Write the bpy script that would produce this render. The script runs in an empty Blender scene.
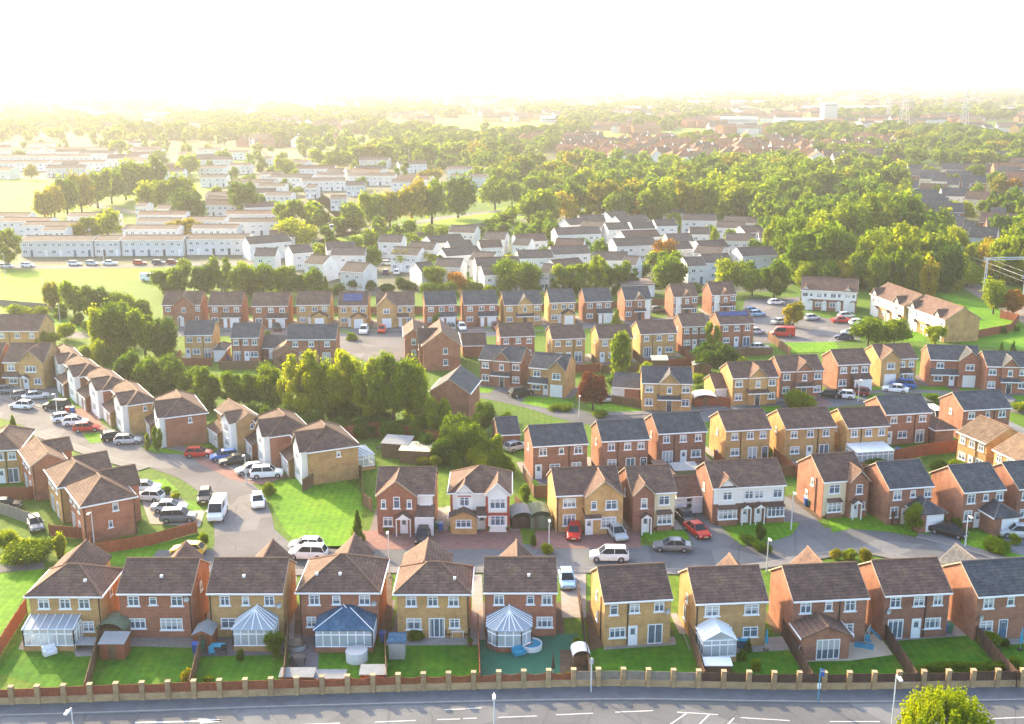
import bpy, math, random
import numpy as np
R = math.radians
random.seed(7)
S = bpy.context.scene
COL = S.collection
# ------------------------------------------------------------------ camera
F, H, YH = 1120.0, 54.0, 78.0
TH = math.atan((362 - YH) / F)
CT, ST = math.cos(TH), math.sin(TH)
cd = bpy.data.cameras.new('camera'); cam = bpy.data.objects.new('camera', cd); COL.objects.link(cam)
cam.location = (0, 0, H); cam.rotation_euler = (math.pi / 2 - TH, 0, 0)
cd.sensor_width = 36; cd.lens = 36 * F / 1024; cd.clip_end = 40000; cd.clip_start = 1
S.camera = cam

def P(px, py, h=0.0):
    """a point of the photograph -> the world point at height h"""
    u = (px - 512) / F; v = (py - 362) / F
    t = (H - h) / (ST + v * CT)
    return (u * t, (CT - v * ST) * t, h)

def px_of(x, y, z=0.0):
    dy = y * CT - (z - H) * ST; dz = y * ST + (z - H) * CT
    return (512 + F * x / dy, 362 - F * dz / dy)

def height_at(px, pyb, pyt):
    x, y, _ = P(px, pyb)
    v = (pyt - 362) / F
    t = y / (CT - v * ST)
    return H - (ST + v * CT) * t

# ------------------------------------------------------------------ materials
MATS = {}
def nt(name):
    m = bpy.data.materials.new(name); m.use_nodes = True
    n = m.node_tree.nodes; l = m.node_tree.links
    return m, n, l, n['Principled BSDF']
def mixc(n, l, fac, a, b, mode='MIX'):
    x = n.new('ShaderNodeMix'); x.data_type = 'RGBA'; x.blend_type = mode
    for s, v in ((0, fac), (6, a), (7, b)):
        if hasattr(v, 'links'): l.new(v, x.inputs[s])
        elif isinstance(v, (int, float)): x.inputs[s].default_value = v
        else: x.inputs[s].default_value = (*v, 1) if len(v) == 3 else v
    return x.outputs[2]
def math_(n, l, op, a, b=0.0):
    x = n.new('ShaderNodeMath'); x.operation = op
    for i, v in enumerate((a, b)):
        if hasattr(v, 'links'): l.new(v, x.inputs[i])
        else: x.inputs[i].default_value = v
    return x.outputs[0]
def noise(n, l, scale, detail=3, coord='Object', vec=None, rough=0.6):
    t = n.new('ShaderNodeTexNoise'); t.inputs['Scale'].default_value = scale
    t.inputs['Detail'].default_value = detail; t.inputs['Roughness'].default_value = rough
    if vec is None:
        c = n.new('ShaderNodeTexCoord'); l.new(c.outputs[coord], t.inputs['Vector'])
    else: l.new(vec, t.inputs['Vector'])
    return t.outputs['Fac']
def ramp(n, l, fac, stops):
    r = n.new('ShaderNodeValToRGB'); e = r.color_ramp.elements
    while len(e) < len(stops): e.new(0.5)
    for i, (p, c) in enumerate(stops):
        e[i].position = p; e[i].color = (*c, 1) if len(c) == 3 else c
    l.new(fac, r.inputs['Fac']); return r.outputs['Color']
def sc(c, k): return tuple(min(1, x * k) for x in c)
def plain(name, col, rough=0.6, var=0.12, scale=1.5, metal=0.0, bump=0.0, world=False, objvar=0.0):
    m, n, l, b = nt(name)
    vec = None
    if world:
        g = n.new('ShaderNodeNewGeometry'); vec = g.outputs['Position']
    f = noise(n, l, scale, 5, vec=vec)
    c = ramp(n, l, f, [(0.25, sc(col, 1 - var)), (0.75, sc(col, 1 + var))])
    if objvar:
        oi = n.new('ShaderNodeObjectInfo')
        c = mixc(n, l, math_(n, l, 'MULTIPLY', oi.outputs['Random'], objvar), c, sc(col, 0.45))
    l.new(c, b.inputs['Base Color'])
    b.inputs['Roughness'].default_value = rough; b.inputs['Metallic'].default_value = metal
    if rough > .55: b.inputs['Specular IOR Level'].default_value = 0.12
    if bump:
        bp = n.new('ShaderNodeBump'); bp.inputs['Strength'].default_value = bump; bp.inputs['Distance'].default_value = 0.05
        l.new(f, bp.inputs['Height']); l.new(bp.outputs['Normal'], b.inputs['Normal'])
    MATS[name] = m; return m
def brick(name, c1, c2, mortar):
    m, n, l, b = nt(name)
    tc = n.new('ShaderNodeTexCoord')
    sp = n.new('ShaderNodeSeparateXYZ'); l.new(tc.outputs['Object'], sp.inputs[0])
    cb = n.new('ShaderNodeCombineXYZ')
    l.new(math_(n, l, 'ADD', sp.outputs[0], sp.outputs[1]), cb.inputs[0]); l.new(sp.outputs[2], cb.inputs[1])
    t = n.new('ShaderNodeTexBrick'); l.new(cb.outputs[0], t.inputs['Vector'])
    t.inputs['Scale'].default_value = 1.0; t.inputs['Brick Width'].default_value = 0.45; t.inputs['Row Height'].default_value = 0.15
    t.inputs['Mortar Size'].default_value = 0.014
    t.inputs['Color1'].default_value = (*c1, 1); t.inputs['Color2'].default_value = (*c2, 1); t.inputs['Mortar'].default_value = (*mortar, 1)
    f = noise(n, l, 0.7, 5)
    oi = n.new('ShaderNodeObjectInfo')
    c = mixc(n, l, 1.0, t.outputs['Color'], ramp(n, l, f, [(0.28, (0.66, 0.65, 0.66)), (0.5, (.98, .97, .96)), (0.72, (1.18, 1.15, 1.1))]), 'MULTIPLY')
    c = mixc(n, l, 1.0, c, ramp(n, l, oi.outputs['Random'], [(0, (0.86, 0.84, 0.84)), (1, (1.1, 1.08, 1.02))]), 'MULTIPLY')
    l.new(c, b.inputs['Base Color']); b.inputs['Roughness'].default_value = 0.9; b.inputs['Specular IOR Level'].default_value = 0.12
    MATS[name] = m; return m
def tiles(name, col, warm, step=0.19):
    m, n, l, b = nt(name)
    tc = n.new('ShaderNodeTexCoord')
    sp = n.new('ShaderNodeSeparateXYZ'); l.new(tc.outputs['Object'], sp.inputs[0])
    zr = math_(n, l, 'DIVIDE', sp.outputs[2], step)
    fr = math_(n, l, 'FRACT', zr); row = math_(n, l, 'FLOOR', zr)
    cb = n.new('ShaderNodeCombineXYZ')
    l.new(math_(n, l, 'FLOOR', math_(n, l, 'MULTIPLY', sp.outputs[0], 3.2)), cb.inputs[0])
    l.new(math_(n, l, 'FLOOR', math_(n, l, 'MULTIPLY', sp.outputs[1], 3.2)), cb.inputs[1]); l.new(row, cb.inputs[2])
    wn = n.new('ShaderNodeTexWhiteNoise'); l.new(cb.outputs[0], wn.inputs['Vector'])
    f = noise(n, l, 0.55, 7, rough=.7)
    c = ramp(n, l, f, [(0.3, sc(col, 0.68)), (0.48, col), (0.6, warm), (0.74, (warm[0] * .9, warm[0] * .82, warm[2] * .75))])
    c = mixc(n, l, 1.0, c, ramp(n, l, wn.outputs['Value'], [(0, (0.8, 0.8, 0.8)), (1, (1.2, 1.17, 1.15))]), 'MULTIPLY')
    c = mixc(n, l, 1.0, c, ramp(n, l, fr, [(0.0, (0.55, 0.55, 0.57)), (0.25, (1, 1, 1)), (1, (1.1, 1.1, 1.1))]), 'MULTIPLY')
    oi = n.new('ShaderNodeObjectInfo')
    c = mixc(n, l, 1.0, c, ramp(n, l, oi.outputs['Random'], [(0, (0.85, 0.85, 0.87)), (1, (1.12, 1.09, 1.07))]), 'MULTIPLY')
    l.new(c, b.inputs['Base Color']); b.inputs['Roughness'].default_value = 0.85; b.inputs['Specular IOR Level'].default_value = 0.12
    bp = n.new('ShaderNodeBump'); bp.inputs['Strength'].default_value = 0.5; bp.inputs['Distance'].default_value = 0.04
    l.new(fr, bp.inputs['Height']); l.new(bp.outputs['Normal'], b.inputs['Normal'])
    MATS[name] = m; return m
def grass(name, a, b_, c_, sc1=0.05):
    m, n, l, b = nt(name)
    g = n.new('ShaderNodeNewGeometry')
    f1 = noise(n, l, sc1, 6, vec=g.outputs['Position']); f2 = noise(n, l, 1.1, 6, vec=g.outputs['Position'], rough=0.75)
    c = ramp(n, l, f1, [(0.32, a), (0.5, b_), (0.68, c_)])
    c = mixc(n, l, 1.0, c, ramp(n, l, f2, [(0.3, (0.55, 0.6, 0.5)), (0.7, (1.3, 1.25, 1.2))]), 'MULTIPLY')
    l.new(c, b.inputs['Base Color']); b.inputs['Roughness'].default_value = 0.9
    b.inputs['Specular IOR Level'].default_value = 0.15
    f4 = noise(n, l, 0.33, 5, vec=g.outputs['Position'], rough=.7)
    c = mixc(n, l, math_(n, l, 'MULTIPLY', ramp(n, l, f4, [(0.56, (0, 0, 0)), (0.72, (1, 1, 1))]), .45), c, (0.16, 0.17, 0.035))
    wv = n.new('ShaderNodeTexWave'); wv.inputs['Scale'].default_value = .35; wv.inputs['Distortion'].default_value = 3; l.new(g.outputs['Position'], wv.inputs['Vector'])
    c = mixc(n, l, 1.0, c, ramp(n, l, wv.outputs['Fac'], [(0, (.9, .92, .9)), (1, (1.08, 1.06, 1.05))]), 'MULTIPLY')
    l.new(c, b.inputs['Base Color'])
    f3 = noise(n, l, 9, 4, vec=g.outputs['Position'])
    bp = n.new('ShaderNodeBump'); bp.inputs['Strength'].default_value = 0.9; bp.inputs['Distance'].default_value = 0.08
    l.new(f3, bp.inputs['Height']); l.new(bp.outputs['Normal'], b.inputs['Normal'])
    MATS[name] = m; return m
def leaf(name, dark, mid, light, trans=0.4):
    m = bpy.data.materials.new(name); m.use_nodes = True
    n = m.node_tree.nodes; l = m.node_tree.links; n.clear()
    out = n.new('ShaderNodeOutputMaterial')
    g = n.new('ShaderNodeNewGeometry'); oi = n.new('ShaderNodeObjectInfo')
    c = ramp(n, l, g.outputs['Random Per Island'], [(0.0, dark), (0.5, mid), (1.0, light)])
    f = noise(n, l, 0.22, 2)
    c = mixc(n, l, 1.0, c, ramp(n, l, f, [(0.35, (0.72, 0.8, 0.75)), (0.65, (1.25, 1.15, 1.0))]), 'MULTIPLY')
    c = mixc(n, l, 1.0, c, ramp(n, l, oi.outputs['Random'], [(0, (0.75, 0.82, 0.8)), (0.5, (1, 1, 1)), (1, (1.4, 1.2, 0.9))]), 'MULTIPLY')
    d = n.new('ShaderNodeBsdfDiffuse'); t = n.new('ShaderNodeBsdfTranslucent'); mx = n.new('ShaderNodeMixShader')
    l.new(c, d.inputs[0])
    c2 = mixc(n, l, 1.0, c, (1.5, 1.35, 0.5), 'MULTIPLY')
    l.new(c2, t.inputs[0]); mx.inputs[0].default_value = trans
    l.new(d.outputs[0], mx.inputs[1]); l.new(t.outputs[0], mx.inputs[2]); l.new(mx.outputs[0], out.inputs[0])
    MATS[name] = m; return m

brick('red', (0.37, 0.135, 0.078), (0.31, 0.105, 0.062), (0.36, 0.26, 0.2))
brick('brown', (0.33, 0.145, 0.095), (0.265, 0.11, 0.072), (0.3, 0.22, 0.18))
brick('yellow', (0.56, 0.34, 0.145), (0.48, 0.28, 0.115), (0.42, 0.31, 0.17))
brick('pier', (0.40, 0.275, 0.15), (0.33, 0.22, 0.12), (0.42, 0.33, 0.22))
tiles('purple', (0.118, 0.076, 0.064), (0.15, 0.096, 0.074))
tiles('slate', (0.07, 0.075, 0.085), (0.092, 0.095, 0.10))
tiles('rust', (0.24, 0.11, 0.065), (0.28, 0.14, 0.08))
tiles('tan', (0.14, 0.10, 0.07), (0.17, 0.12, 0.085))
tiles('blueslate', (0.04, 0.10, 0.17), (0.055, 0.12, 0.19), 0.13)
plain('render', (0.78, 0.76, 0.72), 0.8, 0.06, 0.8)
plain('cream', (0.72, 0.62, 0.42), 0.8, 0.05, 0.8)
plain('estate', (0.72, 0.71, 0.70), 0.85, 0.14, 0.5, objvar=.3)
plain('upvc', (0.82, 0.82, 0.82), 0.35, 0.02, 3)
tiles('greybrown', (0.098, 0.082, 0.074), (0.125, 0.10, 0.088))
plain('barge', (0.42, 0.34, 0.26), 0.7, 0.08, 2)
plain('ridge', (0.20, 0.12, 0.085), 0.8, 0.15, 2)
plain('ridgegrey', (0.15, 0.13, 0.13), 0.8, 0.15, 2)
plain('black', (0.02, 0.02, 0.022), 0.5, 0.1, 3)
plain('doorblue', (0.05, 0.12, 0.2), 0.4, 0.05, 3)
plain('doordark', (0.05, 0.045, 0.05), 0.4, 0.05, 3)
plain('doorred', (0.3, 0.03, 0.03), 0.4, 0.05, 3)
plain('bluetrim', (0.1, 0.22, 0.36), 0.4, 0.05, 3)
plain('redtrim', (0.35, 0.07, 0.05), 0.7, 0.1, 3)
def asphalt(name, col):
    m, n, l, b = nt(name); g = n.new('ShaderNodeNewGeometry'); v = g.outputs['Position']
    c = ramp(n, l, noise(n, l, 0.12, 5, vec=v), [(0.3, sc(col, .78)), (0.7, sc(col, 1.2))])
    c = mixc(n, l, 1.0, c, ramp(n, l, noise(n, l, 6, 4, vec=v, rough=.8), [(0.3, (.85, .85, .85)), (0.7, (1.12, 1.12, 1.12))]), 'MULTIPLY')
    vo = n.new('ShaderNodeTexVoronoi'); vo.inputs['Scale'].default_value = .16; vo.feature = 'DISTANCE_TO_EDGE'; l.new(v, vo.inputs['Vector'])
    c = mixc(n, l, 1.0, c, ramp(n, l, vo.outputs['Distance'], [(0.0, (.72, .72, .74)), (0.012, (1, 1, 1))]), 'MULTIPLY')
    vp = n.new('ShaderNodeTexVoronoi'); vp.inputs['Scale'].default_value = .11; l.new(v, vp.inputs['Vector'])
    sx = n.new('ShaderNodeSeparateColor'); l.new(vp.outputs['Color'], sx.inputs[0]); c = mixc(n, l, 1.0, c, ramp(n, l, sx.outputs[0], [(0.2, (.84, .84, .85)), (0.8, (1.14, 1.14, 1.12))]), 'MULTIPLY')
    l.new(c, b.inputs['Base Color']); b.inputs['Roughness'].default_value = .9; b.inputs['Specular IOR Level'].default_value = .12; MATS[name] = m
asphalt('asphalt', (0.125, 0.13, 0.14))
asphalt('asphalt_pale', (0.15, 0.145, 0.15))
plain('pavement', (0.155, 0.15, 0.15), 0.85, 0.18, 0.8, world=True)
plain('pavement_dark', (0.115, 0.122, 0.135), 0.85, 0.2, 0.8, world=True)
plain('estateground', (0.10, 0.105, 0.07), 0.9, 0.4, 0.06, world=True)
plain('kerb', (0.24, 0.235, 0.23), 0.8, 0.15, 1.5, world=True)
plain('paver', (0.22, 0.12, 0.105), 0.85, 0.22, 1.6, bump=0.2, world=True)
plain('paverdark', (0.14, 0.125, 0.13), 0.85, 0.22, 1.2, world=True)
plain('patio', (0.28, 0.25, 0.23), 0.85, 0.2, 1.3, world=True)
plain('sandstone', (0.48, 0.41, 0.31), 0.85, 0.12, 1.0, world=True)
plain('slabdark', (0.13, 0.14, 0.16), 0.8, 0.2, 1.5, world=True)
plain('soil', (0.11, 0.075, 0.05), 0.95, 0.35, 1.0, world=True)
plain('paint', (0.46, 0.46, 0.46), 0.8, 0.3, 5, world=True)
plain('woodred', (0.27, 0.085, 0.045), 0.8, 0.3, 2.5, objvar=0.3)
plain('wooddark', (0.075, 0.045, 0.035), 0.8, 0.3, 2.5)
plain('woodbrown', (0.17, 0.10, 0.06), 0.8, 0.3, 2.5, objvar=0.3)
plain('woodgrey', (0.22, 0.19, 0.165), 0.85, 0.25, 2.5)
plain('felt', (0.24, 0.25, 0.26), 0.9, 0.15, 2)
plain('feltgreen', (0.13, 0.16, 0.11), 0.9, 0.15, 2)
plain('binblue', (0.015, 0.09, 0.36), 0.4, 0.05, 3)
plain('bingreen', (0.02, 0.16, 0.10), 0.4, 0.05, 3)
plain('teal', (0.02, 0.28, 0.42), 0.5, 0.08, 3)
plain('plasticwhite', (0.76, 0.77, 0.78), 0.45, 0.05, 3)
plain('metalgrey', (0.42, 0.43, 0.44), 0.45, 0.08, 3, metal=0.3)
plain('galv', (0.55, 0.57, 0.58), 0.5, 0.06, 3)
plain('tyre', (0.02, 0.02, 0.02), 0.9, 0.1, 3)
plain('rim', (0.4, 0.4, 0.42), 0.35, 0.05, 3, metal=0.7)
plain('lampred', (0.4, 0.01, 0.01), 0.3, 0.05, 3)
plain('lampclear', (0.75, 0.75, 0.72), 0.15, 0.03, 3)
plain('numberplate', (0.7, 0.68, 0.4), 0.5, 0.03, 3)
plain('orange', (0.6, 0.12, 0.02), 0.5, 0.05, 3)
plain('bark', (0.09, 0.065, 0.05), 0.95, 0.3, 2)
plain('roofflat', (0.17, 0.13, 0.12), 0.9, 0.2, 0.3)
plain('shedwhite', (0.5, 0.52, 0.54), 0.5, 0.06, 0.4, objvar=0.3)
plain('shedblue', (0.35, 0.42, 0.5), 0.5, 0.06, 0.4)
plain('townearth', (0.075, 0.085, 0.035), 0.95, 0.35, 0.02, world=True)
plain('ballast', (0.24, 0.18, 0.14), 0.95, 0.25, 0.6, world=True)
plain('turf', (0.03, 0.13, 0.08), 0.9, 0.1, 1, world=True)
grass('ground', (0.045, 0.10, 0.010), (0.08, 0.155, 0.010), (0.13, 0.195, 0.014), 0.012)
grass('lawn', (0.07, 0.19, 0.004), (0.10, 0.24, 0.005), (0.14, 0.27, 0.008), 0.12)
grass('lawnlush', (0.03, 0.13, 0.004), (0.05, 0.165, 0.005), (0.08, 0.19, 0.007), 0.3)
grass('field', (0.12, 0.22, 0.006), (0.17, 0.27, 0.008), (0.23, 0.30, 0.014), 0.03)
leaf('leaf_green', (0.075, 0.14, 0.007), (0.12, 0.205, 0.009), (0.18, 0.27, 0.012), .6)
leaf('leaf_dark', (0.038, 0.09, 0.010), (0.065, 0.135, 0.012), (0.10, 0.18, 0.015), .5)
leaf('leaf_yellow', (0.13, 0.20, 0.006), (0.20, 0.28, 0.008), (0.28, 0.35, 0.012), .6)
leaf('leaf_autumn', (0.20, 0.095, 0.008), (0.30, 0.15, 0.01), (0.36, 0.21, 0.015), .45)
leaf('leaf_maroon', (0.075, 0.022, 0.022), (0.11, 0.035, 0.032), (0.16, 0.06, 0.04), 0.25)
leaf('leaf_gold', (0.17, 0.17, 0.006), (0.24, 0.235, 0.008), (0.33, 0.30, 0.012), .5)
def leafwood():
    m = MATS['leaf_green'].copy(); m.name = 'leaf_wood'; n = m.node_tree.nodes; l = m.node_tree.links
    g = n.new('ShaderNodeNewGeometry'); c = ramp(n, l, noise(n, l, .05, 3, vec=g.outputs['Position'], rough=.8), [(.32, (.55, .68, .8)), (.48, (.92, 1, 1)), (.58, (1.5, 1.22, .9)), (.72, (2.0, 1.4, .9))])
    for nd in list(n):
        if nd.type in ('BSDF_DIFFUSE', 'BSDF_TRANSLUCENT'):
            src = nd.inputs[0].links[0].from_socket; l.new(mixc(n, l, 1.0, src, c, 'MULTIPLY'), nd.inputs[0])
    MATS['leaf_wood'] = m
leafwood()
leaf('leaf_bright', (0.24, 0.29, 0.004), (0.36, 0.42, 0.006), (0.5, 0.55, 0.012), .5)
def paint_(name, col, metal=0.3):
    m, n, l, b = nt(name)
    b.inputs['Base Color'].default_value = (*col, 1); b.inputs['Roughness'].default_value = 0.35
    b.inputs['Metallic'].default_value = metal * .5; b.inputs['Coat Weight'].default_value = 0.15; b.inputs['Specular IOR Level'].default_value = 0.35
    f = noise(n, l, 1.2, 3)
    l.new(ramp(n, l, f, [(0.3, sc(col, 0.9)), (0.7, sc(col, 1.08))]), b.inputs['Base Color'])
    MATS[name] = m
for nme, c, mt in (('white', (0.8, 0.8, 0.8), 0), ('silver', (0.5, 0.52, 0.54), 0.6), ('grey', (0.17, 0.18, 0.2), 0.5), ('blackcar', (0.015, 0.016, 0.02), 0.2),
                   ('redcar', (0.5, 0.02, 0.015), 0.1), ('bluecar', (0.02, 0.12, 0.4), 0.3), ('yellowcar', (0.75, 0.5, 0.04), 0), ('purplecar', (0.14, 0.06, 0.14), 0.3),
                   ('maroon', (0.2, 0.015, 0.02), 0.3), ('navy', (0.02, 0.03, 0.09), 0.3), ('skyblue', (0.25, 0.42, 0.6), 0.3)):
    paint_(nme, c, mt)
def glass(name, col, rough=0.1):
    m, n, l, b = nt(name); oi = n.new('ShaderNodeObjectInfo'); tc = n.new('ShaderNodeTexCoord')
    sp = n.new('ShaderNodeSeparateXYZ'); l.new(tc.outputs['Generated'], sp.inputs[0])
    room = mixc(n, l, noise(n, l, 1.7, 3), sc(col, .4), sc(col, 1.5))
    side = math_(n, l, 'GREATER_THAN', math_(n, l, 'ABSOLUTE', math_(n, l, 'SUBTRACT', sp.outputs[0], .5)), math_(n, l, 'ADD', .27, math_(n, l, 'MULTIPLY', oi.outputs['Random'], .22)))
    c = mixc(n, l, math_(n, l, 'MULTIPLY', side, .8), room, (.42, .40, .37))
    r2 = math_(n, l, 'FRACT', math_(n, l, 'MULTIPLY', oi.outputs['Random'], 7.3))
    blind = math_(n, l, 'MULTIPLY', math_(n, l, 'GREATER_THAN', sp.outputs[2], math_(n, l, 'ADD', .25, math_(n, l, 'MULTIPLY', r2, .9))), .85)
    c = mixc(n, l, blind, c, (.5, .5, .49))
    l.new(c, b.inputs['Base Color']); b.inputs['Roughness'].default_value = rough; b.inputs['Specular IOR Level'].default_value = 0.6
    MATS[name] = m
glass('glass', (0.11, 0.15, 0.2)); 
m, n, l, b = nt('carglass'); b.inputs['Base Color'].default_value = (0.025, 0.035, 0.045, 1); b.inputs['Roughness'].default_value = 0.15; b.inputs['Specular IOR Level'].default_value = 0.08; MATS['carglass'] = m
m, n, l, b = nt('solar')
l.new(mixc(n, l, noise(n, l, 1.0, 2), (0.012, 0.03, 0.12), (0.03, 0.06, 0.22)), b.inputs['Base Color']); b.inputs['Roughness'].default_value = 0.15; MATS['solar'] = m
m, n, l, b = nt('consglass')   # clear conservatory glazing
b.inputs['Base Color'].default_value = (0.8, 0.88, 0.92, 1); b.inputs['Roughness'].default_value = 0.05
b.inputs['Alpha'].default_value = 0.45; MATS['consglass'] = m
m, n, l, b = nt('polycarb')
b.inputs['Base Color'].default_value = (0.42, 0.5, 0.58, 1); b.inputs['Roughness'].default_value = 0.3
b.inputs['Alpha'].default_value = 0.5; MATS['polycarb'] = m

# ------------------------------------------------------------------ mesh builder
class MB:
    def __init__(s): s.v = []; s.f = []; s.m = []
    def poly(s, pts, mi=0):
        i = len(s.v); s.v += [tuple(p) for p in pts]; s.f.append(tuple(range(i, i + len(pts)))); s.m.append(mi); return s
    def slab(s, pts, t=0.12, mi=0, axis=(0, 0, -1)):
        lo = [(p[0] + axis[0] * t, p[1] + axis[1] * t, p[2] + axis[2] * t) for p in pts]
        s.poly(pts, mi); s.poly(lo[::-1], mi)
        k = len(pts)
        for i in range(k): s.poly([pts[i], lo[i], lo[(i + 1) % k], pts[(i + 1) % k]], mi)
        return s
    def box(s, x0, y0, z0, x1, y1, z1, mi=0):
        x0, x1 = min(x0, x1), max(x0, x1); y0, y1 = min(y0, y1), max(y0, y1)
        i = len(s.v)
        s.v += [(x0, y0, z0), (x1, y0, z0), (x1, y1, z0), (x0, y1, z0), (x0, y0, z1), (x1, y0, z1), (x1, y1, z1), (x0, y1, z1)]
        for q in ((0, 3, 2, 1), (4, 5, 6, 7), (0, 1, 5, 4), (1, 2, 6, 5), (2, 3, 7, 6), (3, 0, 4, 7)):
            s.f.append(tuple(i + k for k in q)); s.m.append(mi)
        return s
    def tube(s, p0, p1, r0, r1=None, n=6, mi=0, cap=True):
        if r1 is None: r1 = r0
        a = np.array(p0, float); b = np.array(p1, float); d = b - a; L = np.linalg.norm(d)
        if L < 1e-6: return s
        d /= L; u = np.cross(d, (0, 0, 1) if abs(d[2]) < 0.9 else (1, 0, 0)); u /= np.linalg.norm(u); w = np.cross(d, u)
        i = len(s.v)
        for (c, r) in ((a, r0), (b, r1)):
            for k in range(n):
                t = 2 * math.pi * k / n; s.v.append(tuple(c + r * (math.cos(t) * u + math.sin(t) * w)))
        for k in range(n):
            s.f.append((i + k, i + (k + 1) % n, i + n + (k + 1) % n, i + n + k)); s.m.append(mi)
        if cap:
            s.f.append(tuple(i + k for k in range(n))[::-1]); s.m.append(mi)
            s.f.append(tuple(i + n + k for k in range(n))); s.m.append(mi)
        return s
    def mesh(s, name, mats):
        me = bpy.data.meshes.new(name); me.from_pydata(s.v, [], s.f)
        for m in mats: me.materials.append(MATS[m] if isinstance(m, str) else m)
        if len(mats) > 1: me.polygons.foreach_set('material_index', s.m)
        me.update(); return me
    def build(s, name, mats, parent=None, loc=None, rz=0.0):
        if isinstance(mats, str): mats = [mats]
        return place(s.mesh(name, mats), name, parent, loc, rz)
def place(me, name, parent=None, loc=None, rz=0.0):
    o = bpy.data.objects.new(name, me); COL.objects.link(o)
    if loc: o.location = loc
    if rz: o.rotation_euler = (0, 0, rz)
    if parent: o.parent = parent
    return o
def tag(o, label=None, cat=None, group=None, kind=None):
    if label: o['label'] = label
    if cat: o['category'] = cat
    if group: o['group'] = group
    if kind: o['kind'] = kind
    return o
def empty(name, loc, rz=0.0, label=None, cat=None, group=None):
    o = bpy.data.objects.new(name, None); COL.objects.link(o); o.location = loc; o.rotation_euler = (0, 0, rz)
    o.empty_display_size = 0.5
    return tag(o, label, cat, group)
ONES = 'zeroth first second third fourth fifth sixth seventh eighth ninth tenth eleventh twelfth thirteenth fourteenth fifteenth sixteenth seventeenth eighteenth nineteenth'.split()
TENS = {2: 'twent', 3: 'thirt', 4: 'fort', 5: 'fift', 6: 'sixt', 7: 'sevent', 8: 'eight', 9: 'ninet'}
def ordw(k):
    if k < 20: return ONES[k]
    if k < 100:
        return TENS[k // 10] + 'ieth' if k % 10 == 0 else TENS[k // 10] + 'y-' + ONES[k % 10]
    c = {1: 'one', 2: 'two'}[k // 100]
    return c + ' hundred' + ('th' if k % 100 == 0 else ' and ' + ordw(k % 100))
CACHE = {}
def copy_tree(o, parent=None):
    c = o.copy(); COL.objects.link(c); c.parent = parent
    for ch in o.children: copy_tree(ch, c)
    return c
# ------------------------------------------------------------------ windows and doors (shared meshes; local x across, z up, outward is -y)
def win_parts(w, h, style):
    k = ('win', round(w, 2), round(h, 2), style)
    if k in CACHE: return CACHE[k]
    pane = MB().box(-w / 2, -0.02, 0, w / 2, 0.04, h)
    fr = MB(); t = 0.09; o = -0.07
    fr.box(-w / 2, o, 0, -w / 2 + t, 0, h); fr.box(w / 2 - t, o, 0, w / 2, 0, h)
    fr.box(-w / 2 + t, o, 0, w / 2 - t, 0, t); fr.box(-w / 2 + t, o, h - t, w / 2 - t, 0, h)
    n = max(1, round(w / 0.62))
    for i in range(1, n): x = -w / 2 + w * i / n; fr.box(x - 0.045, o, t, x + 0.045, 0, h - t)
    if style == 'bars':
        for i in range(n):
            x0 = -w / 2 + w * i / n; fr.box(x0 + 0.05, o + 0.02, h * 0.66, x0 + w / n - 0.05, -0.021, h * 0.66 + 0.05)
    sill = MB().box(-w / 2 - 0.12, -0.14, -0.1, w / 2 + 0.12, 0, -0.003)
    r = (pane.mesh('pane', ['glass']), fr.mesh('frame', ['upvc']), sill.mesh('sill', ['upvc']))
    CACHE[k] = r; return r
def win_one(w, h):
    k = ('win1', round(w, 2), round(h, 2))
    if k not in CACHE:
        m = MB(); m.box(-w / 2, -0.02, 0, w / 2, 0.04, h, 1); t = 0.1
        m.box(-w / 2, -0.06, 0, -w / 2 + t, -0.021, h); m.box(w / 2 - t, -0.06, 0, w / 2, -0.021, h)
        m.box(-w / 2 + t, -0.06, 0, w / 2 - t, -0.021, t); m.box(-w / 2 + t, -0.06, h - t, w / 2 - t, -0.021, h)
        n = max(1, round(w / 0.7))
        for i in range(1, n): x = -w / 2 + w * i / n; m.box(x - 0.05, -0.06, t, x + 0.05, -0.021, h - t)
        CACHE[k] = m.mesh('window', ['upvc', 'glass'])
    return CACHE[k]
def door_parts(w, h, mat, glazed):
    k = ('door', round(w, 2), mat, glazed)
    if k not in CACHE:
        f = MB(); f.box(-w / 2, -0.08, 0, -w / 2 + 0.07, 0, h); f.box(w / 2 - 0.07, -0.08, 0, w / 2, 0, h); f.box(-w / 2 + 0.07, -0.08, h - 0.07, w / 2 - 0.07, 0, h)
        d = MB().box(-w / 2 + 0.07, -0.05, 0, w / 2 - 0.07, 0.02, h - 0.07)
        g = MB().box(-w / 4, -0.055, h * 0.55, w / 4, -0.05, h * 0.88) if glazed else None
        hd = MB().box(w / 2 - 0.2, -0.1, 1.0, w / 2 - 0.14, -0.05, 1.15)
        CACHE[k] = (d.mesh('door', [mat]), f.mesh('frame', ['upvc']), g.mesh('pane', ['glass']) if g else None, hd.mesh('handle', ['metalgrey']))
    return CACHE[k]
def garage_parts(w, h=2.1, mat='upvc'):
    k = ('gar', round(w, 2), mat)
    if k not in CACHE:
        d = MB(); nn = 5
        for i in range(nn): d.box(-w / 2 + 0.08, -0.03 if i % 2 else -0.045, h * i / nn, w / 2 - 0.08, 0.02, h * (i + 1) / nn - 0.025)
        f = MB(); f.box(-w / 2, -0.07, 0, -w / 2 + 0.08, 0, h); f.box(w / 2 - 0.08, -0.07, 0, w / 2, 0, h); f.box(-w / 2, -0.07, h, w / 2, 0, h + 0.09)
        CACHE[k] = (d.mesh('garage_door', [mat]), f.mesh('frame', ['upvc']))
    return CACHE[k]

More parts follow.
